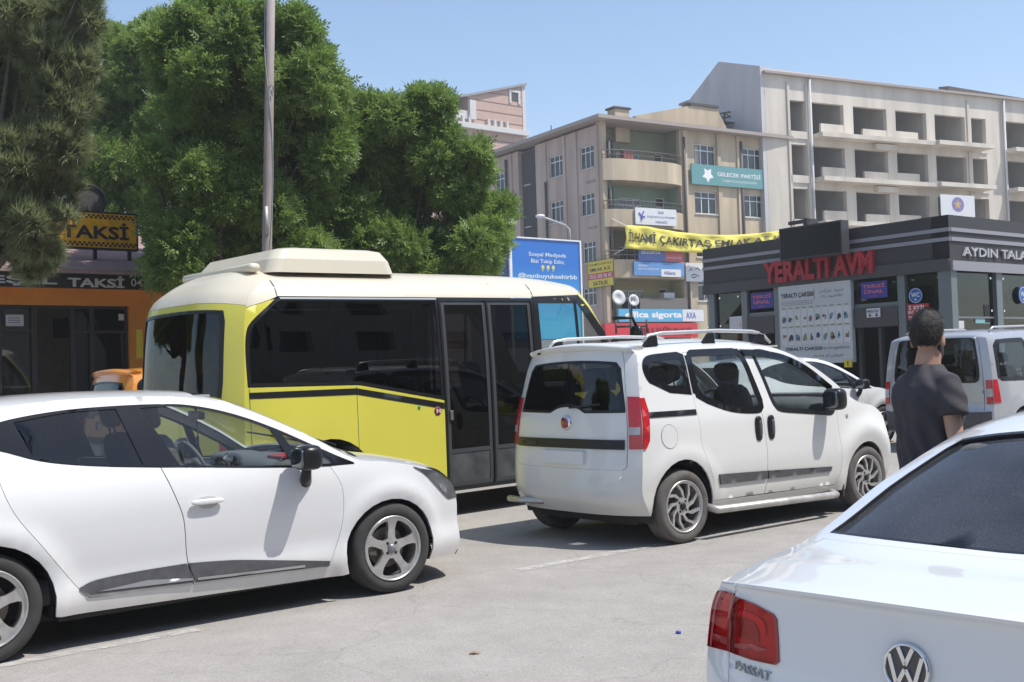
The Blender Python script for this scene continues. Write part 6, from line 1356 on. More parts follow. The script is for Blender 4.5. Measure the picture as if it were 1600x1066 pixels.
# ------------------------------------------------------------------ tall silver van
def tall_van(name, O, yaw, paint, label):
    st = [(1.95, .22, 2.18, .22, 2.6), (1.98, .50, 2.24, .5, 2.6), (1.92, .80, 2.18, .82, 2.6), (1.65, 1.0, 1.95, 1.04, 3), (1.25, 1.12, 1.45, 1.18, 3), (.85, 1.42, 1.0, 1.5, 3), (.40, 1.72, .48, 1.80, 3), (0., 1.84, 0., 1.90, 3.4),
          (-.8, 1.87, -.8, 1.925, 3.6), (-1.6, 1.86, -1.65, 1.915, 4), (-1.96, 1.81, -2.0, 1.855, 4.5), (-2.02, 1.68, -2.07, 1.70, 5), (-2.06, 1.1, -2.12, 1.1, 5), (-2.07, .75, -2.14, .75, 5), (-2.08, .60, -2.20, .58, 5), (-2.05, .30, -2.18, .30, 5)]
    zt = [(.2, .05), (.35, .015), (.6, 0), (1.0, .005), (1.2, .02), (1.6, .075), (1.8, .12), (1.95, .19)]
    c = Car(name, O, yaw, st, (.895, zt), (1.1, .16, -1.7, .25), label, 'van', flares=[(1.32, .32, .43, .06, .02), (-1.32, .32, .43, .06, .02)])
    roofl = [(-.95, 1.79), (-.05, 1.77), (.45, 1.62), (.85, 1.34)]
    fwd = cr([(.85, 1.34), (.93, 1.2), (.90, .9), (.88, .6), (.8, .32)], 4); mid = [(-.05, 1.77), (-.02, 1.2), (0, .8), (0, .32)]; rear = [(-.95, 1.79), (-.96, 1.1), (-.93, .6), (-.88, .34)]
    H = list(reversed(fwd))+list(reversed(roofl))[1:]+rear[1:]+[(0, .32)]
    qw = cr([(-1.08, 1.16), (-1.08, 1.68), (-1.12, 1.715), (-1.82, 1.70), (-1.87, 1.66), (-1.90, 1.2), (-1.86, 1.15), (-1.12, 1.13), (-1.08, 1.16)], 3)[:-1]
    fa = arch(1.32, .32, .385, .37, .24); ra = arch(-1.32, .32, .385, .37, .27)
    c.side('body_side', c.edge()+[(-2.04, .30)]+list(reversed(ra))+[(-.9, .26), (.9, .25)]+list(reversed(fa))+[(1.95, .22)], paint, [H, qw], sp=.055)
    fw = [(.08, 1.16), (.08, 1.70), (.42, 1.58), (.78, 1.33), (.84, 1.2), (.80, 1.12)]; sw = [(-.86, 1.14), (-.86, 1.70), (-.12, 1.70), (-.10, 1.14)]
    fd = c.side('front_door', inset(list(reversed(fwd))+[(.45, 1.62)]+mid, .004), paint, [fw], sp=.06); sd_ = c.side('sliding_door', inset(list(reversed(mid))+rear, .004), paint, [sw], sp=.06)
    c.side('door_window', fw, GL_MED, off=-.008, flange=0, parent={-1: fd[0], 1: fd[1]}); c.side('sliding_window', sw, GL_MED, off=-.008, flange=0, parent={-1: sd_[0], 1: sd_[1]}); c.side('quarter_window', qw, GL_MED, off=-.008, flange=0)
    c.side('window_border', inset(qw, -.012), BLACK, [inset(qw, .02)], off=.003, flange=.004)
    N = len(st)-1
    ws = [(4.15, -.92), (4.1, 0), (4.15, .92), (5.5, .9), (6.6, .88), (6.65, 0), (6.6, -.88), (5.5, -.9)]
    rg = cr([(10.62, -.70), (10.60, 0), (10.62, .70)], 4)+cr([(10.75, .78), (11.7, .80), (11.95, .78)], 3)+cr([(12.02, .72), (12.03, 0), (12.02, -.72)], 4)+cr([(11.95, -.78), (11.7, -.80), (10.75, -.78)], 3)
    gate = [(10.2, -.80), (10.15, 0), (10.2, .80), (11.0, .86), (13.6, .87), (13.6, -.87), (11.0, -.86)]
    tl = [(11.95, .895), (11.95, .995), (13.0, .995), (13.0, .895)]; mir = lambda P: [(a, -b) for a, b in P]
    lamp = cr([(3.0, .93), (2.6, .80), (2.0, .74), (1.7, .80), (1.8, .93), (2.4, .97), (3.0, .93)], 4)
    c.over('body_shell', [(0, -1), (N, -1), (N, 1), (0, 1)], paint, [ws, gate, tl, mir(tl), lamp, mir(lamp)], sp=.05)
    g = c.over('tailgate', inset(gate, .01), paint, [rg], sp=.05)[0]
    c.over('rear_screen', rg, GL_DARK, off=-.004, flange=0, parent=g); c.over('windscreen', ws, GL_CLEAR, off=-.004, flange=0)
    c.over('screen_border', [(a+(-.01 if a < 11 else .01), b*1.01) for a, b in rg], BLACK, [[(a+(.05 if a < 11 else -.05), b*.95) for a, b in rg]], off=.002, flange=.003, parent=g)
    c.over('headlamp', lamp, LAMPIN, mirror=True)
    for sgn in (1, -1):
        t0 = c.over('tail_lamp', [(a, b*sgn) for a, b in tl], RED_L, off=.012, flange=.03)[0]
        c.over('lamp_band', [(a, b*sgn) for a, b in [(12.25, .90), (12.25, .99), (12.6, .99), (12.6, .90)]], CLEAR_L, off=.016, flange=.004, parent=t0)
        c.side('tail_lamp_wing', [(-1.93, .77), (-2.062, .77), (-2.055, 1.13), (-1.97, 1.13)], RED_L, off=.008, flange=.02, sides=(sgn,), parent=t0)
        b = MB(); b.tube([(-1.75, sgn*.66, 1.895), (-1.65, sgn*.66, 1.945), (-.2, sgn*.66, 1.955), (.05, sgn*.66, 1.89)], .018, 8); b.build('roof_rail', MATS['rail_alloy'], c.root, True)
    c.over('rear_bumper', [(13.75, -.97), (13.75, .97), (14.9, .97), (14.9, -.97)], DGREY, off=.012, flange=.015)
    b = MB(); b.bev(-2.165, -2.13, -.26, .26, .86, .97, .004); b.build('number_plate', PLATE, g)
    P = c.wrap(np.array([(12.05, .02+.07*k) for k in range(6)]), .02); b = MB(); b.tube(P, .009, 5); b.build('rear_wiper', BLACK, g)
    mirrors(c, .72, 1.2, .905, (.075, .1, .12), BLACK); wells(c, (1.32, -1.32), .32, .39, .5, .86)
    b = MB(); b.box(-2.0, 1.9, -.7, .7, .18, .3); b.box(-.85, .85, -.83, .83, .24, .32); b.build('underbody', UNDER, c.root)
    four_wheels(c, 2.64, .875, .32, .2, .215, 'steel')
    seats(c, [(.1, (-.4, .4), .6), (-.9, (-.42, .42), .6)], .58, w=.48)
    b = MB(); b.box(-2.0, 1.0, -.78, .78, .32, .5); b.sup((1.1, 0, 1.02), (.34, .74, .13), .6, 8); b.build('dashboard', DASH, c.root, True); steering(c, .62, .38, 1.1)
    c.root.scale = (1, 1, .90)
    c.root.scale = (1, 1, .90)
    return c

# ------------------------------------------------------------------ yellow and cream minibus
def minibus(name, O, yaw, label):
    st = [(2.20, .25, 2.58, .25, 3), (2.24, .80, 2.66, .80, 3), (2.18, 1.20, 2.58, 1.25, 3), (1.86, 1.81, 2.26, 1.88, 3), (1.53, 2.24, 1.92, 2.36, 3.2), (1.30, 2.35, 1.60, 2.47, 3.2), (.8, 2.39, .9, 2.525, 3.2),
          (-.5, 2.40, -.5, 2.535, 3.2), (-2.0, 2.40, -2.0, 2.54, 3.2), (-2.33, 2.40, -2.42, 2.52, 3.4), (-2.53, 2.30, -2.72, 2.38, 3.6), (-2.655, 2.10, -2.90, 2.14, 4.5), (-2.70, 1.5, -2.97, 1.42, 5), (-2.72, .9, -3.0, .9, 5), (-2.71, .26, -2.97, .26, 5)]
    zt = [(.2, .03), (.35, .01), (.7, 0), (1.3, .0), (2.0, .03), (2.2, .05), (2.27, .075), (2.34, .12), (2.42, .22)]
    c = Car(name, O, yaw, st, (1.025, zt), (1.5, .10, -2.4, .35), label, 'bus')
    E = c.edge(8); N = len(st)-1
    xd0, xd1, xm = -.505, .785, .13
    wtop = 2.225
    win = cr([(-2.668, 1.42), (-2.672, 1.70), (-2.655, 1.89), (-2.60, 2.0)], 4)+[(-2.36, 2.20), (-2.30, wtop), (-.512, wtop), (-.512, 1.195)]+cr([(-1.50, 1.388), (-1.56, 1.393)], 3)
    rtop = [p for p in E if p[0] < 1.47 and p[1] > 2.0]
    sE = lambda f: [p for p in E if f(p)]
    # cream shoulder above the windows
    cream = sE(lambda p: p[0] < 1.50 and p[1] > 2.135)
    c.side('roof_shoulder', cream+[(-2.645, 2.13), (-2.42, 2.195), (-2.32, wtop+.008), (1.52, wtop+.004)], CREAM, sp=.07)
    for x in (-2.335, .80):
        c.side('roof_seam', [(x, 2.23), (x+.012, 2.23), (x+.012+(.0), 2.39), (x, 2.39)], DGREY, off=.002, flange=0, sp=.08)
    ra = arch(-1.86, .40, .50, .50, .235); fa = arch(1.62, .40, .50, .50, .235)
    rearE = sE(lambda p: p[0] < -2 and p[1] < 2.13)
    yel_r = [(-2.645, 2.125)]+rearE+[(-2.70, .235)]+list(reversed(ra))+[(-.512, .235), (-.512, 1.187)]+list(reversed([(-2.675, 1.412), (-1.56, 1.385), (-1.50, 1.380)]))+list(reversed(cr([(-2.36, 2.205), (-2.60, 2.007), (-2.663, 1.89), (-2.68, 1.70), (-2.675, 1.412)], 4)))[1:]+[(-2.42, 2.19)]
    lf = [(-2.0, 0)]
    ys = c.side('side_panel', yel_r, YELLOW, sp=.07)
    yd = {-1: ys[0], 1: ys[1]}
    c.side('panel_seam', [(-1.553, .40), (-1.547, .40), (-1.547, 1.38), (-1.553, 1.38)], DGREY, off=.001, flange=0, sp=.2, parent=yd)
    c.side('panel_seam', [(-2.66, .45), (-2.654, .45), (-2.66, 1.40), (-2.666, 1.40)], DGREY, off=.001, flange=0, sp=.2, parent=yd)
    c.side('black_stripe', [(-2.665, 1.368), (-1.55, 1.357), (-.515, 1.162), (-.515, 1.100), (-1.55, 1.296), (-2.665, 1.312)], BLACK, off=.003, flange=.004, sp=.1, parent=yd)
    b = MB(); b.sup((-.60, -1.03, 1.085), (.045, .008, .045), 1, 8); s1 = b.build('round_badge', mat('badge_dark_red', (.22, .03, .035), .4), ys[0], True)
    lettering('H', lambda u, z, d: np.array([-.60+u, -1.038-d, 1.085+z]), 0, 0, .05, .04, PLATE, s1, bold=.03, world=False)
    b = MB(); b.sup((-.83, -1.03, 1.135), (.015, .01, .02), 1, 6); b.build('green_marker', mat('marker_green', (.02, .3, .16), .4), ys[0], True)
    c.side('window_surround', win, BLACK, [inset(win, .03)], off=-.002, flange=.01, sp=.1)
    c.side('side_window', inset(win, .028), GL_VDARK, off=-.006, flange=0, sp=.12)
    c.side('window_edge', [(-2.31, wtop-.002), (-.52, wtop-.002), (-.52, wtop-.018), (-2.30, wtop-.018)], mat('window_alloy', (.45, .46, .47), .4, metal=.5), off=.002, flange=.003, sp=.15)
    # entrance: two leaves on the near side, plain glazing opposite
    for sides in ((-1,), (1,)):
        c.side('door_frame', rect(xd0+.002, xd1, .255, wtop), BLACK, [rect(xd0+.03, xm-.012, .30, wtop-.03), rect(xm+.012, xd1-.03, .30, wtop-.03)], sp=.1, flange=.05, sides=sides)
        for (a, b_) in ((xd0+.032, xm-.014), (xm+.014, xd1-.032)):
            lf = c.side('door_leaf', rect(a, b_, .302, wtop-.032), mat('door_rubber', (.05, .052, .055), .5), [rect(a+.045, b_-.045, .685, wtop-.07), rect(a+.045, b_-.045, .345, .645)], off=-.012, sp=.1, flange=.03, sides=sides)[0]
            c.side('door_glass', rect(a+.045, b_-.045, .685, wtop-.07), GL_VDARK, off=-.016, flange=0, sp=.15, sides=sides, parent=lf)
            c.side('kick_panel', rect(a+.045, b_-.045, .345, .645), mat('kick_panel', (.07, .072, .075), .5, var=.5, vscale=5), off=-.018, flange=0, sp=.15, sides=sides, parent=lf)
        if sides[0] < 0:
            b = MB(); b.bev(xd0+.06, xd0+.10, -1.035, -1.015, .98, 1.08, .006); b.build('door_lock', STEEL, c.root)
    # front quarter
    fw = [(.825, wtop-.02), (1.47, wtop-.02), (1.80, 1.80), (1.98, 1.45), (1.95, 1.22), (.825, 1.22)]
    frontE = sE(lambda p: p[0] > 1.5 and p[1] < 2.22)
    fp = [(xd1+.006, .235)]+list(reversed(fa))+[(2.19, .25)]+frontE+[(1.52, wtop-.001), (xd1+.006, wtop-.001)]
    c.side('front_panel', fp, YELLOW, [fw], sp=.07)
    c.side('cab_window', fw, GL_CLEAR, off=-.006, flange=0, sp=.12)
    c.side('cab_window_surround', inset(fw, -.02), BLACK, [inset(fw, .035)], off=.002, flange=.004, sp=.1)
    c.side('cab_window_bar', [(1.40, 1.24), (1.44, 1.24), (1.44, wtop-.03), (1.40, wtop-.03)], BLACK, off=.003, flange=.006, sp=.15)
    c.side('skirt', [(-1.34, .235), (xd1, .235), (xd1, .262), (-1.34, .262)], mat('skirt_alloy', (.6, .58, .54), .5), off=.006, flange=.01, sp=.2)
    ws = [(2.35, -.90), (2.3, 0), (2.35, .90), (3.2, .92), (4.05, .90), (4.1, 0), (4.05, -.90), (3.2, -.92)]
    rg = cr([(11.02, -.84), (11.0, 0), (11.02, .84)], 4)+[(11.2, .865), (12.0, .86), (12.25, .85)]+cr([(12.28, .80), (12.28, 0), (12.28, -.80)], 4)+[(12.25, -.85), (12.0, -.86), (11.2, -.865)]
    c.over('front_face', [(0, -1), (4.12, -1), (4.12, 1), (0, 1)], YELLOW, [ws], sp=.07)
    c.over('windscreen', ws, GL_CLEAR, off=-.004, flange=0, sp=.12); c.over('front_bumper', [(.1, -.95), (.1, .95), (.6, .95), (.6, -.95)], DGREY, off=.02, flange=.03)
    c.over('roof', [(4.13, -1), (10.86, -1), (10.86, 1), (4.13, 1)], CREAM, sp=.07)
    c.over('rear_face', [(10.87, -1), (N, -1), (N, 1), (10.87, 1)], YELLOW, [rg], sp=.06)
    c.over('rear_screen', rg, GL_DARK, off=-.003, flange=0, sp=.12)
    c.over('rear_screen_border', [(a, b*1.004) for a, b in rg], BLACK, [[(a+(.06 if a < 11.6 else -.06), b*.96) for a, b in rg]], off=.003, flange=.004)
    c.over('tail_lamp', [(12.9, .84), (12.9, .93), (13.6, .93), (13.6, .84)], RED_L, off=.01, flange=.012, mirror=True)
    c.over('headlamp', [(1.1, .70), (1.1, .92), (1.6, .92), (1.6, .70)], CLEAR_L, off=.01, flange=.012, mirror=True)
    # roof pod with a lip around it
    b = MB(); y0, y1 = -.62, .62
    def ring(x0, x1, ya, yb, z): return [(x0, ya, z), (x1, ya, z), (x1, yb, z), (x0, yb, z)]
    rg_ = [(-2.30, -.86, 2.47), (-2.25, -.90, 2.60), (-2.17, -.97, 2.695), (-2.08, -1.04, 2.715)]
    v = []; hw = [.80, .78, .74, .68]
    for (xa, xb, z), h in zip(rg_, hw):
        n = 6
        pr = []
        for cx, cy, a0 in ((xa, -h, math.pi), (xb, -h, 1.5*math.pi), (xb, h, 0), (xa, h, .5*math.pi)):
            sx = 1 if cx == xa else -1; sy = 1 if cy < 0 else -1; r = .12
            for k in range(n+1):
                a = a0+(math.pi/2)*k/n; pr.append((cx+sx*r+r*math.cos(a), cy+sy*r+r*math.sin(a), z))
        v.append(pr)
    m_ = len(v[0]); vv = [p for pr in v for p in pr]; f = [(i*m_+k, i*m_+(k+1) % m_, (i+1)*m_+(k+1) % m_, (i+1)*m_+k) for i in range(3) for k in range(m_)]+[tuple(range(3*m_, 4*m_))]
    mk('roof_pod', vv, f, CREAM, c.root, False)
    b = MB(); b.bev(-2.46, -2.34, -.72, .72, 2.475, 2.56, .035); b.build('roof_pod_lip', CREAM, c.root, True)
    b = MB(); b.sup((1.05, .35, 2.53), (.16, .10, .05), 1, 8); b.build('roof_vent', CREAM, c.root, True)
    wells(c, (-1.86, 1.62), .40, .52, .55, 1.0)
    b = MB(); b.box(-2.6, 2.2, -.8, .8, .28, .42); b.build('underbody', UNDER, c.root)
    four_wheels(c, 0, 1.0, .36, .22, .215, 'steel', xs=(1.62, -1.86))
    b = MB(); b.box(-2.6, 1.2, -.97, .97, .42, .46); b.build('floor', DGREY, c.root)
    BS = mat('bus_seat', (.20, .23, .25), .8, var=.2); YP = mat('yellow_pole', (.6, .5, .03), .4)
    seats(c, [(-2.45, (-.72, -.25, .25, .72), .7), (-1.5, (.40, .78), .7), (-1.5, (-.78, -.40), .7), (1.2, (.5,), .7)], .75, cush=.14, back=.62, w=.40, m=BS, head=False)
    for (x, y) in ((-2.2, -.48), (-2.2, 0), (-2.2, .48), (-1.3, -.2), (-.5, -.55), (.3, .2)):
        b = MB(); b.tube([(x, y, .46), (x, y, 2.35)], .018, 8); b.build('hand_pole', YP, c.root, True)
    b = MB(); b.sup((1.95, 0, 1.15), (.35, .88, .14), .6, 8); b.build('dashboard', DASH, c.root, True); steering(c, 1.55, .45, 1.25, .21, 50)
    b = MB(); b.tube([(2.0, -1.0, 2.0), (2.22, -1.10, 2.0), (2.25, -1.13, 1.9)], .02, 7); b.sup((2.25, -1.13, 1.72), (.05, .09, .19), .6, 8); b.build('outside_mirror', BLACK, c.root, True)
    return c

# ------------------------------------------------------------------ park them
hatchback('hatchback_car', (-2.389, 7.789), 37.5, WHITE, 'white hatchback with black side mouldings and tinted rear side windows, behind the minivan')
carrier('minivan', (1.842, 10.893), 38.2, WHITE2, 'dusty white minivan with roof rails, sliding door and silver side step', tyre=DUSTYR)
saloon('saloon_car', (2.833, 4.745), 41.8, WHITE3, 'white saloon car with dusty rear screen and round chrome badge on its boot')
_bo = np.array([-.3, 12.0])+1.025*np.array([-math.sin(math.radians(41)), math.cos(math.radians(41))])
minibus('minibus', tuple(_bo), 41., 'yellow minibus with cream roof, dark windows and double entrance door')
tall_van('silver_van', (7.76, 18.0), 38., SILVER, 'tall silver van seen from behind, standing beyond the man in the dark shirt')
hatchback('hatchback_car', (4.25, 18.1), 38., WHITE3, 'white car seen through the side windows of the dusty minivan', full=False, k=(1.04, 1.0))
carrier('taxi', (-3.50, 14.75), 38., ORANGE, 'orange taxi half hidden behind the yellow minibus, by the taxi office', cat='taxi', taxi=True)
# ================================================================== trees
def leaf_mat(name, col, col2, transl=.35, rough=.45):
    m = bpy.data.materials.new(name); m.use_nodes = True; t = m.node_tree; b = t.nodes['Principled BSDF']; o = t.nodes['Material Output']; L = t.links.new
    g = t.nodes.new('ShaderNodeNewGeometry'); mx = t.nodes.new('ShaderNodeMix'); mx.data_type = 'RGBA'; mx.inputs[6].default_value = (*col, 1); mx.inputs[7].default_value = (*col2, 1); L(g.outputs['Random Per Island'], mx.inputs[0])
    L(mx.outputs[2], b.inputs['Base Color']); b.inputs['Roughness'].default_value = rough
    tr = t.nodes.new('ShaderNodeBsdfTranslucent'); L(mx.outputs[2], tr.inputs[0]); ms = t.nodes.new('ShaderNodeMixShader'); ms.inputs[0].default_value = transl; L(b.outputs[0], ms.inputs[1]); L(tr.outputs[0], ms.inputs[2]); L(ms.outputs[0], o.inputs[0])
    MATS[name] = m; return m
leaf_mat('ash_leaf', (.165, .265, .055), (.265, .37, .10), .5); leaf_mat('pine_needle', (.17, .22, .095), (.29, .31, .16), .35, .5)
BARK = mat('bark', (.10, .08, .065), .95, var=.3, vscale=12, bump=.6, bscale=25)
def basis(d, rng):
    """orthonormal frames with z along each direction d (n,3), random roll"""
    d = d/np.linalg.norm(d, axis=1)[:, None]; r = rng.normal(size=d.shape); a = r-d*(r*d).sum(1)[:, None]; a /= np.linalg.norm(a, axis=1)[:, None]; return a, np.cross(d, a), d
def ash_sprig():
    """seven leaflets on a stalk along +z, each a folded rhombus"""
    v = []; f = []
    def leaflet(p, d, up, L, w):
        p, d, up = (np.array(q, float) for q in (p, d, up)); d /= np.linalg.norm(d); s = np.cross(d, up); s /= np.linalg.norm(s); n = np.cross(s, d); k = len(v)
        v.extend([p, p+d*L*.45+s*w+n*w*.35, p+d*L, p+d*L*.45-s*w+n*w*.35]); f.extend([(k, k+1, k+2), (k, k+2, k+3)])
    for i in range(3):
        z = .05+.055*i
        for sg in (-1, 1): leaflet((0, 0, z), (sg*.9, -.10, .55), (0, 1, .2), .105, .019)
    leaflet((0, 0, .19), (0, -.1, 1), (0, 1, .1), .115, .021)
    return np.array(v), np.array(f)
SPV, SPF = ash_sprig()
def crown_points(lumps, dens, rng, inner=.5):
    P = []; D = []
    for (c, r) in lumps:
        n = int(dens*r*r*12.57); d = rng.normal(size=(n, 3)); d /= np.linalg.norm(d, axis=1)[:, None]
        # uneven surface: a few bumps per lump
        bd = rng.normal(size=(11, 3)); bd /= np.linalg.norm(bd, axis=1)[:, None]; bump = np.clip((d@bd.T).max(1)-.60, 0, 1)*1.1
        rad = r*(inner+(1-inner)*rng.random(n)**.6)*(.84+bump); P.append(np.array(c)+d*rad[:, None]*np.array([1, 1, .86])); D.append(d)
    return np.vstack(P), np.vstack(D)
def px_lumps(spec, Y, rng, jit=.7, k=1.08):
    out = []
    for (x, y, r) in spec:
        yy = Y+rng.uniform(-jit, jit); out.append((at_px(x, y, yy), r*yy/F_PX*k))
    return out
def tree(name, base, lumps, dens, rng, label, group, cat='tree', kind='ash', trunk_r=.16, fork=2.6):
    base = np.array(base); r_ = empty(name, base, label=label, cat=cat, group=group)
    P, D = crown_points(lumps, dens*(.62 if kind == 'ash' else 1), rng)
    if kind == 'ash':
        # leafy shoots standing out of the clumps make the outline ragged
        sp_, sd2 = [], []
        for (c, r) in lumps:
            for _ in range(int(11+r*10)):
                d = rng.normal(size=3)+np.array([0, 0, .55]); d /= np.linalg.norm(d); e = rng.uniform(1.15, 1.6)*r; q = rng.normal(size=3)*.25
                for t_ in np.linspace(.6, 1, 9):
                    sp_.append(np.array(c)+(d+q*(t_-.6))*e*t_+rng.normal(size=3)*.035); sd2.append(d*.8+rng.normal(size=3)*.6)
        P = np.vstack([P, sp_]); D = np.vstack([D, sd2])
        d = D*.7+rng.normal(size=D.shape)*.5+np.array([0, 0, -.12]); a, b, c = basis(d, rng); sc = rng.uniform(.5, .95, len(P))
        V = P[:, None, :]+sc[:, None, None]*(SPV[None, :, 0:1]*a[:, None]+SPV[None, :, 1:2]*b[:, None]+SPV[None, :, 2:3]*c[:, None])
        n = len(SPV); T = (SPF[None]+(np.arange(len(P))*n)[:, None, None]).reshape(-1, 3); V = V.reshape(-1, 3)
        mk_tris('crown', V-base, T, 'ash_leaf', r_, kind='stuff')
    else:
        k = 56; d = D*.9+np.array([0, 0, .35])+rng.normal(size=D.shape)*.3; a, b, c = basis(d, rng); n = len(P)
        th = rng.uniform(0, 6.283, (n, k)); ph = rng.uniform(.15, 1.35, (n, k)); L = rng.uniform(.13, .24, (n, k))
        dr = (np.cos(th)*np.sin(ph))[..., None]*a[:, None]+(np.sin(th)*np.sin(ph))[..., None]*b[:, None]+np.cos(ph)[..., None]*c[:, None]
        s = np.cross(dr, np.array([.3, .2, .93])); s /= np.linalg.norm(s, axis=2)[..., None]+1e-9; root = P[:, None]+c[:, None]*rng.uniform(-.05, .09, (n, k))[..., None]
        w_ = .008; V = np.stack([root-s*w_, root+s*w_, root+dr*L[..., None]], 2).reshape(-1, 3); T = np.arange(len(V)).reshape(-1, 3)
        mk_tris('crown', V-base, T, 'pine_needle', r_, kind='stuff')
    # trunk and limbs reaching into the lumps
    b = MB(); cen = np.mean([c for c, r in lumps], 0); fk = base+np.array([0, 0, fork])+(cen-base)*np.array([.12, .12, 0])
    b.tube([base, base+(fk-base)*.5+np.array([.04, .02, 0]), fk], [trunk_r*1.25, trunk_r, trunk_r*.9], 12)
    tr = mk('trunk', np.array(b.v)-base, b.f, BARK, r_, True)
    for i, (c, r) in enumerate(lumps):
        if i % 4 and kind == 'ash': continue
        m_ = fk+(c-fk)*.5+np.array([rng.uniform(-.2, .2), rng.uniform(-.2, .2), -.15*np.linalg.norm(c-fk)*.3]); st = base+(fk-base)*rng.uniform(.75, 1.)
        b = MB(); b.tube([st, m_, c], [trunk_r*.45, trunk_r*.26, .015], 6); mk('limb', np.array(b.v)-base, b.f, BARK, tr, True)
    return r_
rng = np.random.default_rng(5)
def behind(spec, f=.75): return [(x+random.uniform(-14, 14), y+random.uniform(-10, 16), r*f) for x, y, r in spec]
A_ = [(152, 112, 40), (188, 88, 36), (232, 88, 40), (170, 160, 45), (205, 185, 46), (150, 215, 45), (185, 250, 46), (160, 290, 45), (215, 290, 40), (205, 120, 34), (250, 190, 34), (225, 235, 40), (140, 350, 40), (252, 120, 22), (228, 62, 22), (168, 70, 24), (240, 42, 12), (182, 58, 12), (130, 200, 34), (135, 260, 30), (148, 75, 18)]
B_ = [(282, 62, 40), (305, 28, 30), (345, 60, 40), (360, 28, 24), (392, 62, 36), (440, 80, 40), (466, 52, 26), (498, 100, 28), (290, 120, 40), (350, 135, 48), (420, 145, 48), (478, 160, 44), (505, 145, 28), (298, 200, 40), (355, 215, 50), (430, 225, 52), (490, 240, 46), (290, 290, 46), (350, 300, 50), (420, 310, 50), (300, 370, 46), (355, 385, 42), (268, 350, 34), (258, 398, 32), (250, 250, 28), (480, 330, 46), (455, 395, 46), (275, 420, 34), (400, 395, 40), (330, 150, 26), (280, 165, 22), (298, 6, 14), (330, 18, 15), (368, 14, 14), (455, 34, 15), (470, 36, 12), (506, 84, 12), (270, 38, 14), (412, 32, 18)]
C_ = [(548, 180, 30), (575, 205, 34), (610, 200, 34), (640, 182, 30), (668, 172, 30), (690, 200, 28), (545, 240, 44), (600, 255, 46), (660, 245, 46), (712, 250, 34), (735, 262, 26), (560, 320, 48), (625, 320, 50), (690, 310, 46), (735, 310, 32), (545, 395, 48), (610, 395, 48), (675, 385, 46), (730, 370, 38), (765, 345, 28), (770, 375, 22), (745, 405, 26), (520, 300, 40), (505, 350, 36), (655, 430, 40), (700, 425, 34), (590, 440, 40), (520, 430, 36), (520, 195, 26), (655, 158, 14), (690, 160, 14), (535, 165, 26), (560, 172, 24), (590, 182, 26), (525, 150, 22), (612, 172, 14), (785, 325, 12), (740, 235, 16)]
DEN = 680
def split(x, y, r):
    """break a clump into a few smaller, uneven ones"""
    out = []
    for k in range(3):
        a = random.uniform(0, 6.28)+k*2.1; q = random.uniform(.35, .62)*r; out.append((x+q*math.cos(a), y+q*math.sin(a)*.9, r*random.uniform(.55, .82)))
    return out
for nm, spec, Y, bx_, lab in (('ash_tree', A_, 27.0, 185, 'leafy green tree beside the pine, over the taxi office'), ('ash_tree', B_, 19.4, 350, 'tallest leafy green tree, crossed by the steel pole'), ('ash_tree', C_, 21.0, 640, 'broad leafy green tree between the steel pole and the beige block')):
    L = px_lumps([q for x, y, r in spec for q in split(x, y, r)], Y, rng, .9, .92 if spec is C_ else 1.)+px_lumps(behind(spec[::2], .8), Y+1.6, rng, .5, .9)
    p = at_px(bx_, 600, Y+.5); tree(nm, (p[0], p[1], gz(p[0], p[1])+.1), L, DEN, rng, lab, 'leafy street trees behind the minibus')
PN = [(25, 45, 55), (85, 45, 46), (128, 22, 30), (130, 55, 24), (60, 95, 50), (108, 95, 38), (20, 130, 50), (75, 150, 46), (115, 165, 26), (20, 215, 52), (78, 215, 44), (110, 235, 24), (35, 285, 50), (85, 285, 36), (20, 350, 50), (62, 345, 40), (98, 335, 16), (45, 390, 36), (75, 390, 22), (48, 425, 20), (-40, 100, 60), (-50, 220, 60), (-50, 340, 60), (40, -10, 50), (120, -20, 40), (-40, -20, 60)]
L = px_lumps([q for x, y, r in PN for q in split(x, y, r)], 16.2, rng, .8, .85); p = at_px(-45, 600, 16.8)
tree('pine_tree', (p[0], p[1], gz(p[0], p[1])+.1), L, 90, rng, 'long-needled pine hanging over the taxi office front', None, kind='pine', trunk_r=.18, fork=3.6)

# ================================================================== the man between the cars
def bake(o, name, m, parent=None):
    dg = bpy.context.evaluated_depsgraph_get(); me = bpy.data.meshes.new_from_object(o.evaluated_get(dg), depsgraph=dg)
    v = np.array([p.co[:] for p in me.vertices]); f = [tuple(p.vertices) for p in me.polygons]; bpy.data.objects.remove(o); bpy.data.meshes.remove(me); return v, f
def skin_graph(nodes, edges, sub=2):
    me = bpy.data.meshes.new('g'); names = list(nodes); me.from_pydata([nodes[n][0] for n in names], [(names.index(a), names.index(b)) for a, b in edges], []); o = bpy.data.objects.new('g', me); COL.objects.link(o)
    md = o.modifiers.new('skin', 'SKIN'); md.use_smooth_shade = True
    sv = me.skin_vertices[0].data
    for i, n in enumerate(names): r = nodes[n][1]; sv[i].radius = (r, r) if not hasattr(r, '__len__') else r; sv[i].use_root = (i == 0)
    s = o.modifiers.new('sub', 'SUBSURF'); s.levels = sub; s.render_levels = sub
    return bake(o, 'g', None)
def remesh(v, f, vox, smooth=6):
    me = bpy.data.meshes.new('r'); me.from_pydata([tuple(p) for p in v], [], [tuple(q) for q in f]); o = bpy.data.objects.new('r', me); COL.objects.link(o)
    md = o.modifiers.new('r', 'REMESH'); md.mode = 'VOXEL'; md.voxel_size = vox
    if smooth: s = o.modifiers.new('s', 'SMOOTH'); s.iterations = smooth; s.factor = .5
    return bake(o, 'r', None)
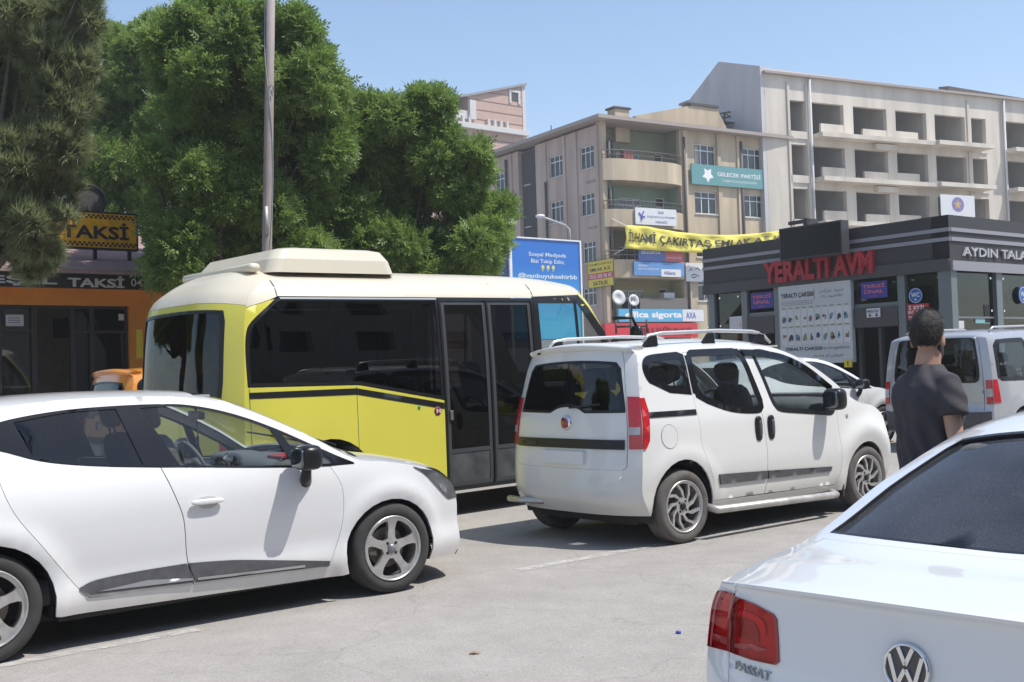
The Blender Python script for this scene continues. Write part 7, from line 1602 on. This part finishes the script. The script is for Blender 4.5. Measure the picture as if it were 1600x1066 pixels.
SKIN = mat('skin', (.47, .27, .19), .55, var=.08, vscale=15); SHIRT = mat('charcoal_shirt', (.055, .050, .058), .95, var=.15, vscale=25); TROU = mat('dark_trousers', (.03, .032, .04), .9, var=.2); HAIR = mat('dark_hair', (.018, .013, .010), .5, var=.4, vscale=60, bump=.35, bscale=220); SHOE = mat('shoe', (.04, .04, .04), .6)
def person(loc, heading, headturn):
    r_ = empty('person', loc, (0, 0, math.radians(heading)), label='man in a charcoal T-shirt walking away beside the white saloon', cat='person')
    N = {'pel': ((0, 0, .96), .12), 'wai': ((.0, 0, 1.13), .115), 'che': ((-.01, 0, 1.31), .118), 'nb': ((-.02, 0, 1.485), .074), 'nk': ((.0, 0, 1.56), .066), 'hd': ((.02, 0, 1.63), .062)}
    E = [('pel', 'wai'), ('wai', 'che'), ('che', 'nb'), ('nb', 'nk'), ('nk', 'hd')]
    for s, t in ((1, 'L'), (-1, 'R')):
        fw = .0 if s > 0 else .02
        N.update({'sh'+t: ((-.015, s*.165, 1.452), .050), 'el'+t: ((-.03, -.245, 1.155) if s < 0 else (.06, .205, 1.16), .043), 'fm'+t: ((.06, -.25, 1.05) if s < 0 else (.14, .18, 1.08), .040), 'wr'+t: ((.155, -.235, .955) if s < 0 else (.24, .15, 1.0), .027), 'pa'+t: ((.21, -.225, .91) if s < 0 else (.30, .14, .965), .032),
                  'hp'+t: ((0, s*.10, .90), .095), 'kn'+t: ((.03 if s > 0 else -.04, s*.105, .50), .06), 'an'+t: ((.02 if s > 0 else -.14, s*.105, .10 if s > 0 else .13), .042), 'to'+t: ((.16 if s > 0 else .0, s*.125, .045 if s > 0 else .05), .035)})
        E += [('che', 'sh'+t), ('sh'+t, 'el'+t), ('el'+t, 'fm'+t), ('fm'+t, 'wr'+t), ('wr'+t, 'pa'+t), ('pel', 'hp'+t), ('hp'+t, 'kn'+t), ('kn'+t, 'an'+t), ('an'+t, 'to'+t)]
        x, y, z = N['pa'+t][0]
        for i, (dy, L) in enumerate(((-.03, .07), (-.01, .082), (.011, .078), (.03, .06))):
            N['f%d%s' % (i, t)] = ((x+.045, y+dy, z-.03), .0095); N['g%d%s' % (i, t)] = ((x+.045+L*.5, y+dy*1.1, z-.055-L*.25), .0085); N['h%d%s' % (i, t)] = ((x+.045+L*.65, y+dy*1.1-s*.01, z-.07-L*.65), .0075)
            E += [('pa'+t, 'f%d%s' % (i, t)), ('f%d%s' % (i, t), 'g%d%s' % (i, t)), ('g%d%s' % (i, t), 'h%d%s' % (i, t))]
        N['t0'+t] = ((x+.01, y-s*.035, z-.005), .011); N['t1'+t] = ((x+.045, y-s*.055, z-.025), .0095); N['t2'+t] = ((x+.07, y-s*.05, z-.055), .008); E += [('pa'+t, 't0'+t), ('t0'+t, 't1'+t), ('t1'+t, 't2'+t)]
    v, f = skin_graph(N, E)
    a = math.radians(headturn); RZ = np.array([[math.cos(a), -math.sin(a), 0], [math.sin(a), math.cos(a), 0], [0, 0, 1]]); H0 = np.array([0, 0, 1.62])
    hb = MB(); S_ = lambda c, r, e=1.: hb.sup(c, r, e, 14)
    S_((.005, 0, .075), (.098, .076, .098)); S_((.035, 0, .0), (.068, .058, .085)); S_((.062, 0, -.045), (.040, .040, .034)); S_((.103, 0, .02), (.018, .014, .026)); S_((.092, 0, .045), (.014, .05, .012)); S_((.088, 0, -.025), (.014, .026, .008))
    for s in (1, -1): S_((.0, s*.078, .025), (.022, .010, .034)); S_((.088, s*.031, .035), (.012, .012, .009))
    hv = (np.array(hb.v)@RZ.T)+H0; n = len(v); V = np.vstack([v, hv]); F = list(f)+[tuple(i+n for i in q) for q in hb.f]
    v, f = remesh(V, F, .007, 4); body = mk('body', v, f, SKIN, r_, True)
    # hair: shell over the cranium, cut along a hairline, shorter on the neck
    n1, n2 = 40, 56; hvv = []; ok = []
    for i in range(n1+1):
        for j in range(n2):
            th = math.pi*i/n1; ph = 2*math.pi*j/n2; d = np.array([math.sin(th)*math.cos(ph), math.sin(th)*math.sin(ph), math.cos(th)])
            rr = 1.0+.035*math.sin(9*ph+3*th)*math.sin(th)*.3+random.uniform(-.004, .004); top_ = 1.035
            hvv.append((np.array([.003, 0, .078])+d*np.array([.104, .081, .108])*rr*(top_ if d[2] > .2 else 1.015))); front = math.cos(ph)
            lim = .60 if front > .55 else (.60-.55*min(1, (.55-front)/.5) if front > .05 else (.05-.60*min(1, (.05-front)/.5)-.12))
            ok.append(d[2] > lim-(.0 if front > .55 else .0))
    ff = []
    for i in range(n1):
        for j in range(n2):
            q = (i*n2+j, i*n2+(j+1) % n2, (i+1)*n2+(j+1) % n2, (i+1)*n2+j)
            if all(ok[k] for k in q): ff.append(q[::-1])
    hv = (np.array(hvv)@RZ.T)+H0; h = mk('hair', hv, ff, HAIR, body, True); md = h.modifiers.new('s', 'SOLIDIFY'); md.thickness = .012; md.offset = -.6
    # short strands so that the outline is not smooth
    rs = np.random.default_rng(2); hvn = hv[[k for k in range(len(ok)) if ok[k]]]; pick = hvn[rs.integers(0, len(hvn), 7000)]; ctr = H0+np.array([0, 0, .075]); nd = pick-ctr; nd /= np.linalg.norm(nd, axis=1)[:, None]
    pick = pick+rs.normal(size=pick.shape)*.003; gd_ = nd*.36+np.array([0, 0, -.42])+rs.normal(size=pick.shape)*.30; gd_ /= np.linalg.norm(gd_, axis=1)[:, None]; sd_ = np.cross(gd_, nd); sd_ /= np.linalg.norm(sd_, axis=1)[:, None]+1e-9
    Ls = rs.uniform(.007, .016, len(pick))[:, None]; SV = np.stack([pick-sd_*.0012, pick+sd_*.0012, pick+gd_*Ls], 1).reshape(-1, 3); mk_tris('hair_strands', SV, np.arange(len(SV)).reshape(-1, 3), HAIR, h, kind='stuff')
    # beard
    bb_ = MB(); bb_.sup((.050, 0, -.050), (.050, .050, .040), 1, 10); bb_.sup((.03, .052, -.02), (.034, .012, .045), 1, 8); bb_.sup((.03, -.052, -.02), (.034, .012, .045), 1, 8); mk('beard', (np.array(bb_.v)@RZ.T)+H0, bb_.f, HAIR, body, True)
    for s in (1, -1):
        e = MB(); e.sup((.096, s*.031, .036), (.009, .012, .006), 1, 8); mk('eye', (np.array(e.v)@RZ.T)+H0, e.f, mat('eye_white', (.6, .58, .55), .3), body, True)
    # T-shirt: torso rings and sleeves fused into one closed cloth, then folded
    tb = MB(); ring = []; spec = [(.80, .135, .185, 0), (.90, .138, .188, 0), (1.0, .135, .180, 0), (1.12, .135, .178, -.005), (1.25, .142, .192, -.01), (1.36, .142, .205, -.015), (1.42, .128, .188, -.02), (1.46, .105, .150, -.02), (1.495, .085, .105, -.015), (1.53, .074, .078, -.008)]
    m_ = 40
    for (z, rx, ry, cx) in spec:
        for k in range(m_):
            t = 2*math.pi*k/m_; c_, s_ = math.cos(t), math.sin(t); ring.append((cx+rx*math.copysign(abs(c_)**.8, c_), ry*math.copysign(abs(s_)**.85, s_), z))
    ff = [(i*m_+k, i*m_+(k+1) % m_, (i+1)*m_+(k+1) % m_, (i+1)*m_+k) for i in range(len(spec)-1) for k in range(m_)]+[tuple(reversed(range(m_))), tuple(range((len(spec)-1)*m_, len(spec)*m_))]
    tb.add(ring, ff)
    for s in (1, -1):
        fw = .0 if s > 0 else .02
        tb.tube([(-.015, s*.10, 1.45), (-.015, s*.165, 1.435), (-.016, -.208, 1.35) if s < 0 else (.01, .185, 1.35), (-.018, -.228, 1.30) if s < 0 else (.035, .196, 1.262), (-.019, -.232, 1.278) if s < 0 else (.04, .198, 1.24)], [.058, .066, .070, .068, .068], 18)
    v, f = remesh(tb.v, tb.f, .010, 8); v = np.array(v)
    # folds: long vertical drapes on the back, diagonal pulls from the shoulder and armpit
    rad = v[:, :2]/(np.linalg.norm(v[:, :2], axis=1)[:, None]+1e-6); ang = np.arctan2(v[:, 1], v[:, 0]); lowf = np.clip((1.42-v[:, 2])/.4, 0, 1)
    w1 = np.sin(ang*11+3*np.sin(v[:, 2]*6)+2.)*.011*lowf+np.sin(ang*5-v[:, 2]*13)*.010*lowf+np.sin(v[:, 2]*34+ang*4+2*np.sin(ang*3))*.006*np.clip((v[:, 2]-.85)*3, 0, 1)
    sl = np.clip((np.abs(v[:, 1])-.20)/.05, 0, 1); w1 = w1*(1-sl)+sl*np.sin(v[:, 2]*55+v[:, 0]*40)*.006
    v[:, :2] += rad*w1[:, None]; mk('t_shirt', v, f, SHIRT, body, True)
    # trousers
    pb_ = MB()
    for s, t in ((1, 'L'), (-1, 'R')):
        h_, k_, a_ = (np.array(N[q+t][0]) for q in ('hp', 'kn', 'an')); pb_.tube([(0, s*.06, 1.0), h_, h_+(k_-h_)*.5, k_, k_+(a_-k_)*.5, a_+np.array([0, 0, -.02])], [.13, .125, .10, .082, .076, .072], 16)
        sb = MB(); ax, ay, az = a_; sb.sup((ax+.055, ay, .05 if s > 0 else .06), (.145, .05, .05), .7, 10); mk('shoe', sb.v, sb.f, SHOE, body, True)
    v, f = remesh(pb_.v, pb_.f, .012, 6); mk('trousers', v, f, TROU, body, True)
    return r_
_pp = at_px(1452, 600, 5.85); person((_pp[0], _pp[1], gz(_pp[0], _pp[1])), 14, 34)

# ================================================================== small things on the road
p = gnd(1060, 990); b = MB(); b.lathe([(.001, .014), (.013, .014), (.015, .011), (.015, 0), (.0135, 0)], 20, axis='z'); o = mk('bottle_cap', b.v, b.f, mat('cap_blue', (.04, .06, .42), .4), smooth=True, label='small blue plastic bottle cap lying on the road', cat='bottle cap'); o.location = p
p = gnd(742, 1022); b = MB(); b.add([(-.03, -.012, .004), (.0, -.02, .012), (.035, 0, .006), (.0, .02, .013), (-.03, .01, .005)], [(0, 1, 2, 3, 4)]); o = mk('dry_leaf', b.v, b.f, mat('dry_leaf', (.30, .19, .10), .8), label='dry brown leaf lying on the road', cat='leaf'); o.location = p
rg_ = np.random.default_rng(3); V = []; T = []
for _ in range(900):
    s_, l_ = rg_.uniform(-2, 16), rg_.uniform(2.2, 12); q = np.array(road_pt(s_, l_)); r = rg_.uniform(.002, .007); k = len(V); a = rg_.uniform(0, 6.28)
    for dx, dy, dz in ((1, 0, 0), (-.4, .9, 0), (-.5, -.8, 0), (.1, .05, .9)): V.append(q+r*np.array([dx*math.cos(a)-dy*math.sin(a), dx*math.sin(a)+dy*math.cos(a), dz]))
    T += [(k, k+1, k+3), (k+1, k+2, k+3), (k+2, k, k+3)]
mk_tris('gravel', np.array(V), np.array(T), mat('gravel_stone', (.24, .22, .20), .9, var=.4, vscale=3), kind='stuff', label='loose grit scattered over the road')

# ================================================================== unseen trees and block added to darken the minibus window reflections
for i, (s_, l_) in enumerate(((-1.2, 19.6), (-8., 19.4))):  # out-of-view tree copies, set where the minibus rear screen would mirror bare sky
    src = [o for o in bpy.data.objects if o.name.startswith('ash_tree') and o.parent is None][1+i % 2]
    c_ = copy_tree(src); q = road_pt(s_, l_, .1); c_.location = q; c_.rotation_euler = (0, 0, 1.1+i); c_['label'] = ('unseen leafy green tree added on the pavement past the pine for the minibus rear screen to reflect', 'unseen leafy green tree added further along the pavement for the minibus rear screen to reflect')[i]
OBW = mat('opposite_render', (.40, .37, .33), .9, var=.1, vscale=.6)
_q = road(20., -11.); OF = Face((_q[0], _q[1]), ROAD_YAW+180); _z = gz(_q[0], _q[1])-.5
ob = empty('reflected_block', (_q[0], _q[1], _z), label='unseen plain three-storey block added on the near side of the street for the minibus windows to reflect', cat='building')  # never in view; added so the side glass mirrors a wall instead of sky
oh = [(u, u+1.5, _z+1.8+3.1*r, _z+3.3+3.1*r) for r in range(1, 4) for u in np.arange(-28, 27, 3.2)]
wall('front_wall', OF, -30, 30, _z, _z+13, oh, OBW, ob); fbox('core', OF, -30, 30, _z, _z+12.9, -12, -.6, DARKROOM, ob)

# ================================================================== summer haze
hz = bpy.data.materials.new('haze_air'); hz.use_nodes = True; t = hz.node_tree; t.nodes.remove(t.nodes['Principled BSDF'])
pv_ = t.nodes.new('ShaderNodeVolumePrincipled'); pv_.inputs['Color'].default_value = (.97, .965, .96, 1); pv_.inputs['Density'].default_value = .0013; pv_.inputs['Anisotropy'].default_value = .3
t.links.new(pv_.outputs[0], t.nodes['Material Output'].inputs['Volume'])
b = MB(); b.box(-480, 480, -480, 600, -3, 36); b.build('haze', hz, kind='stuff')
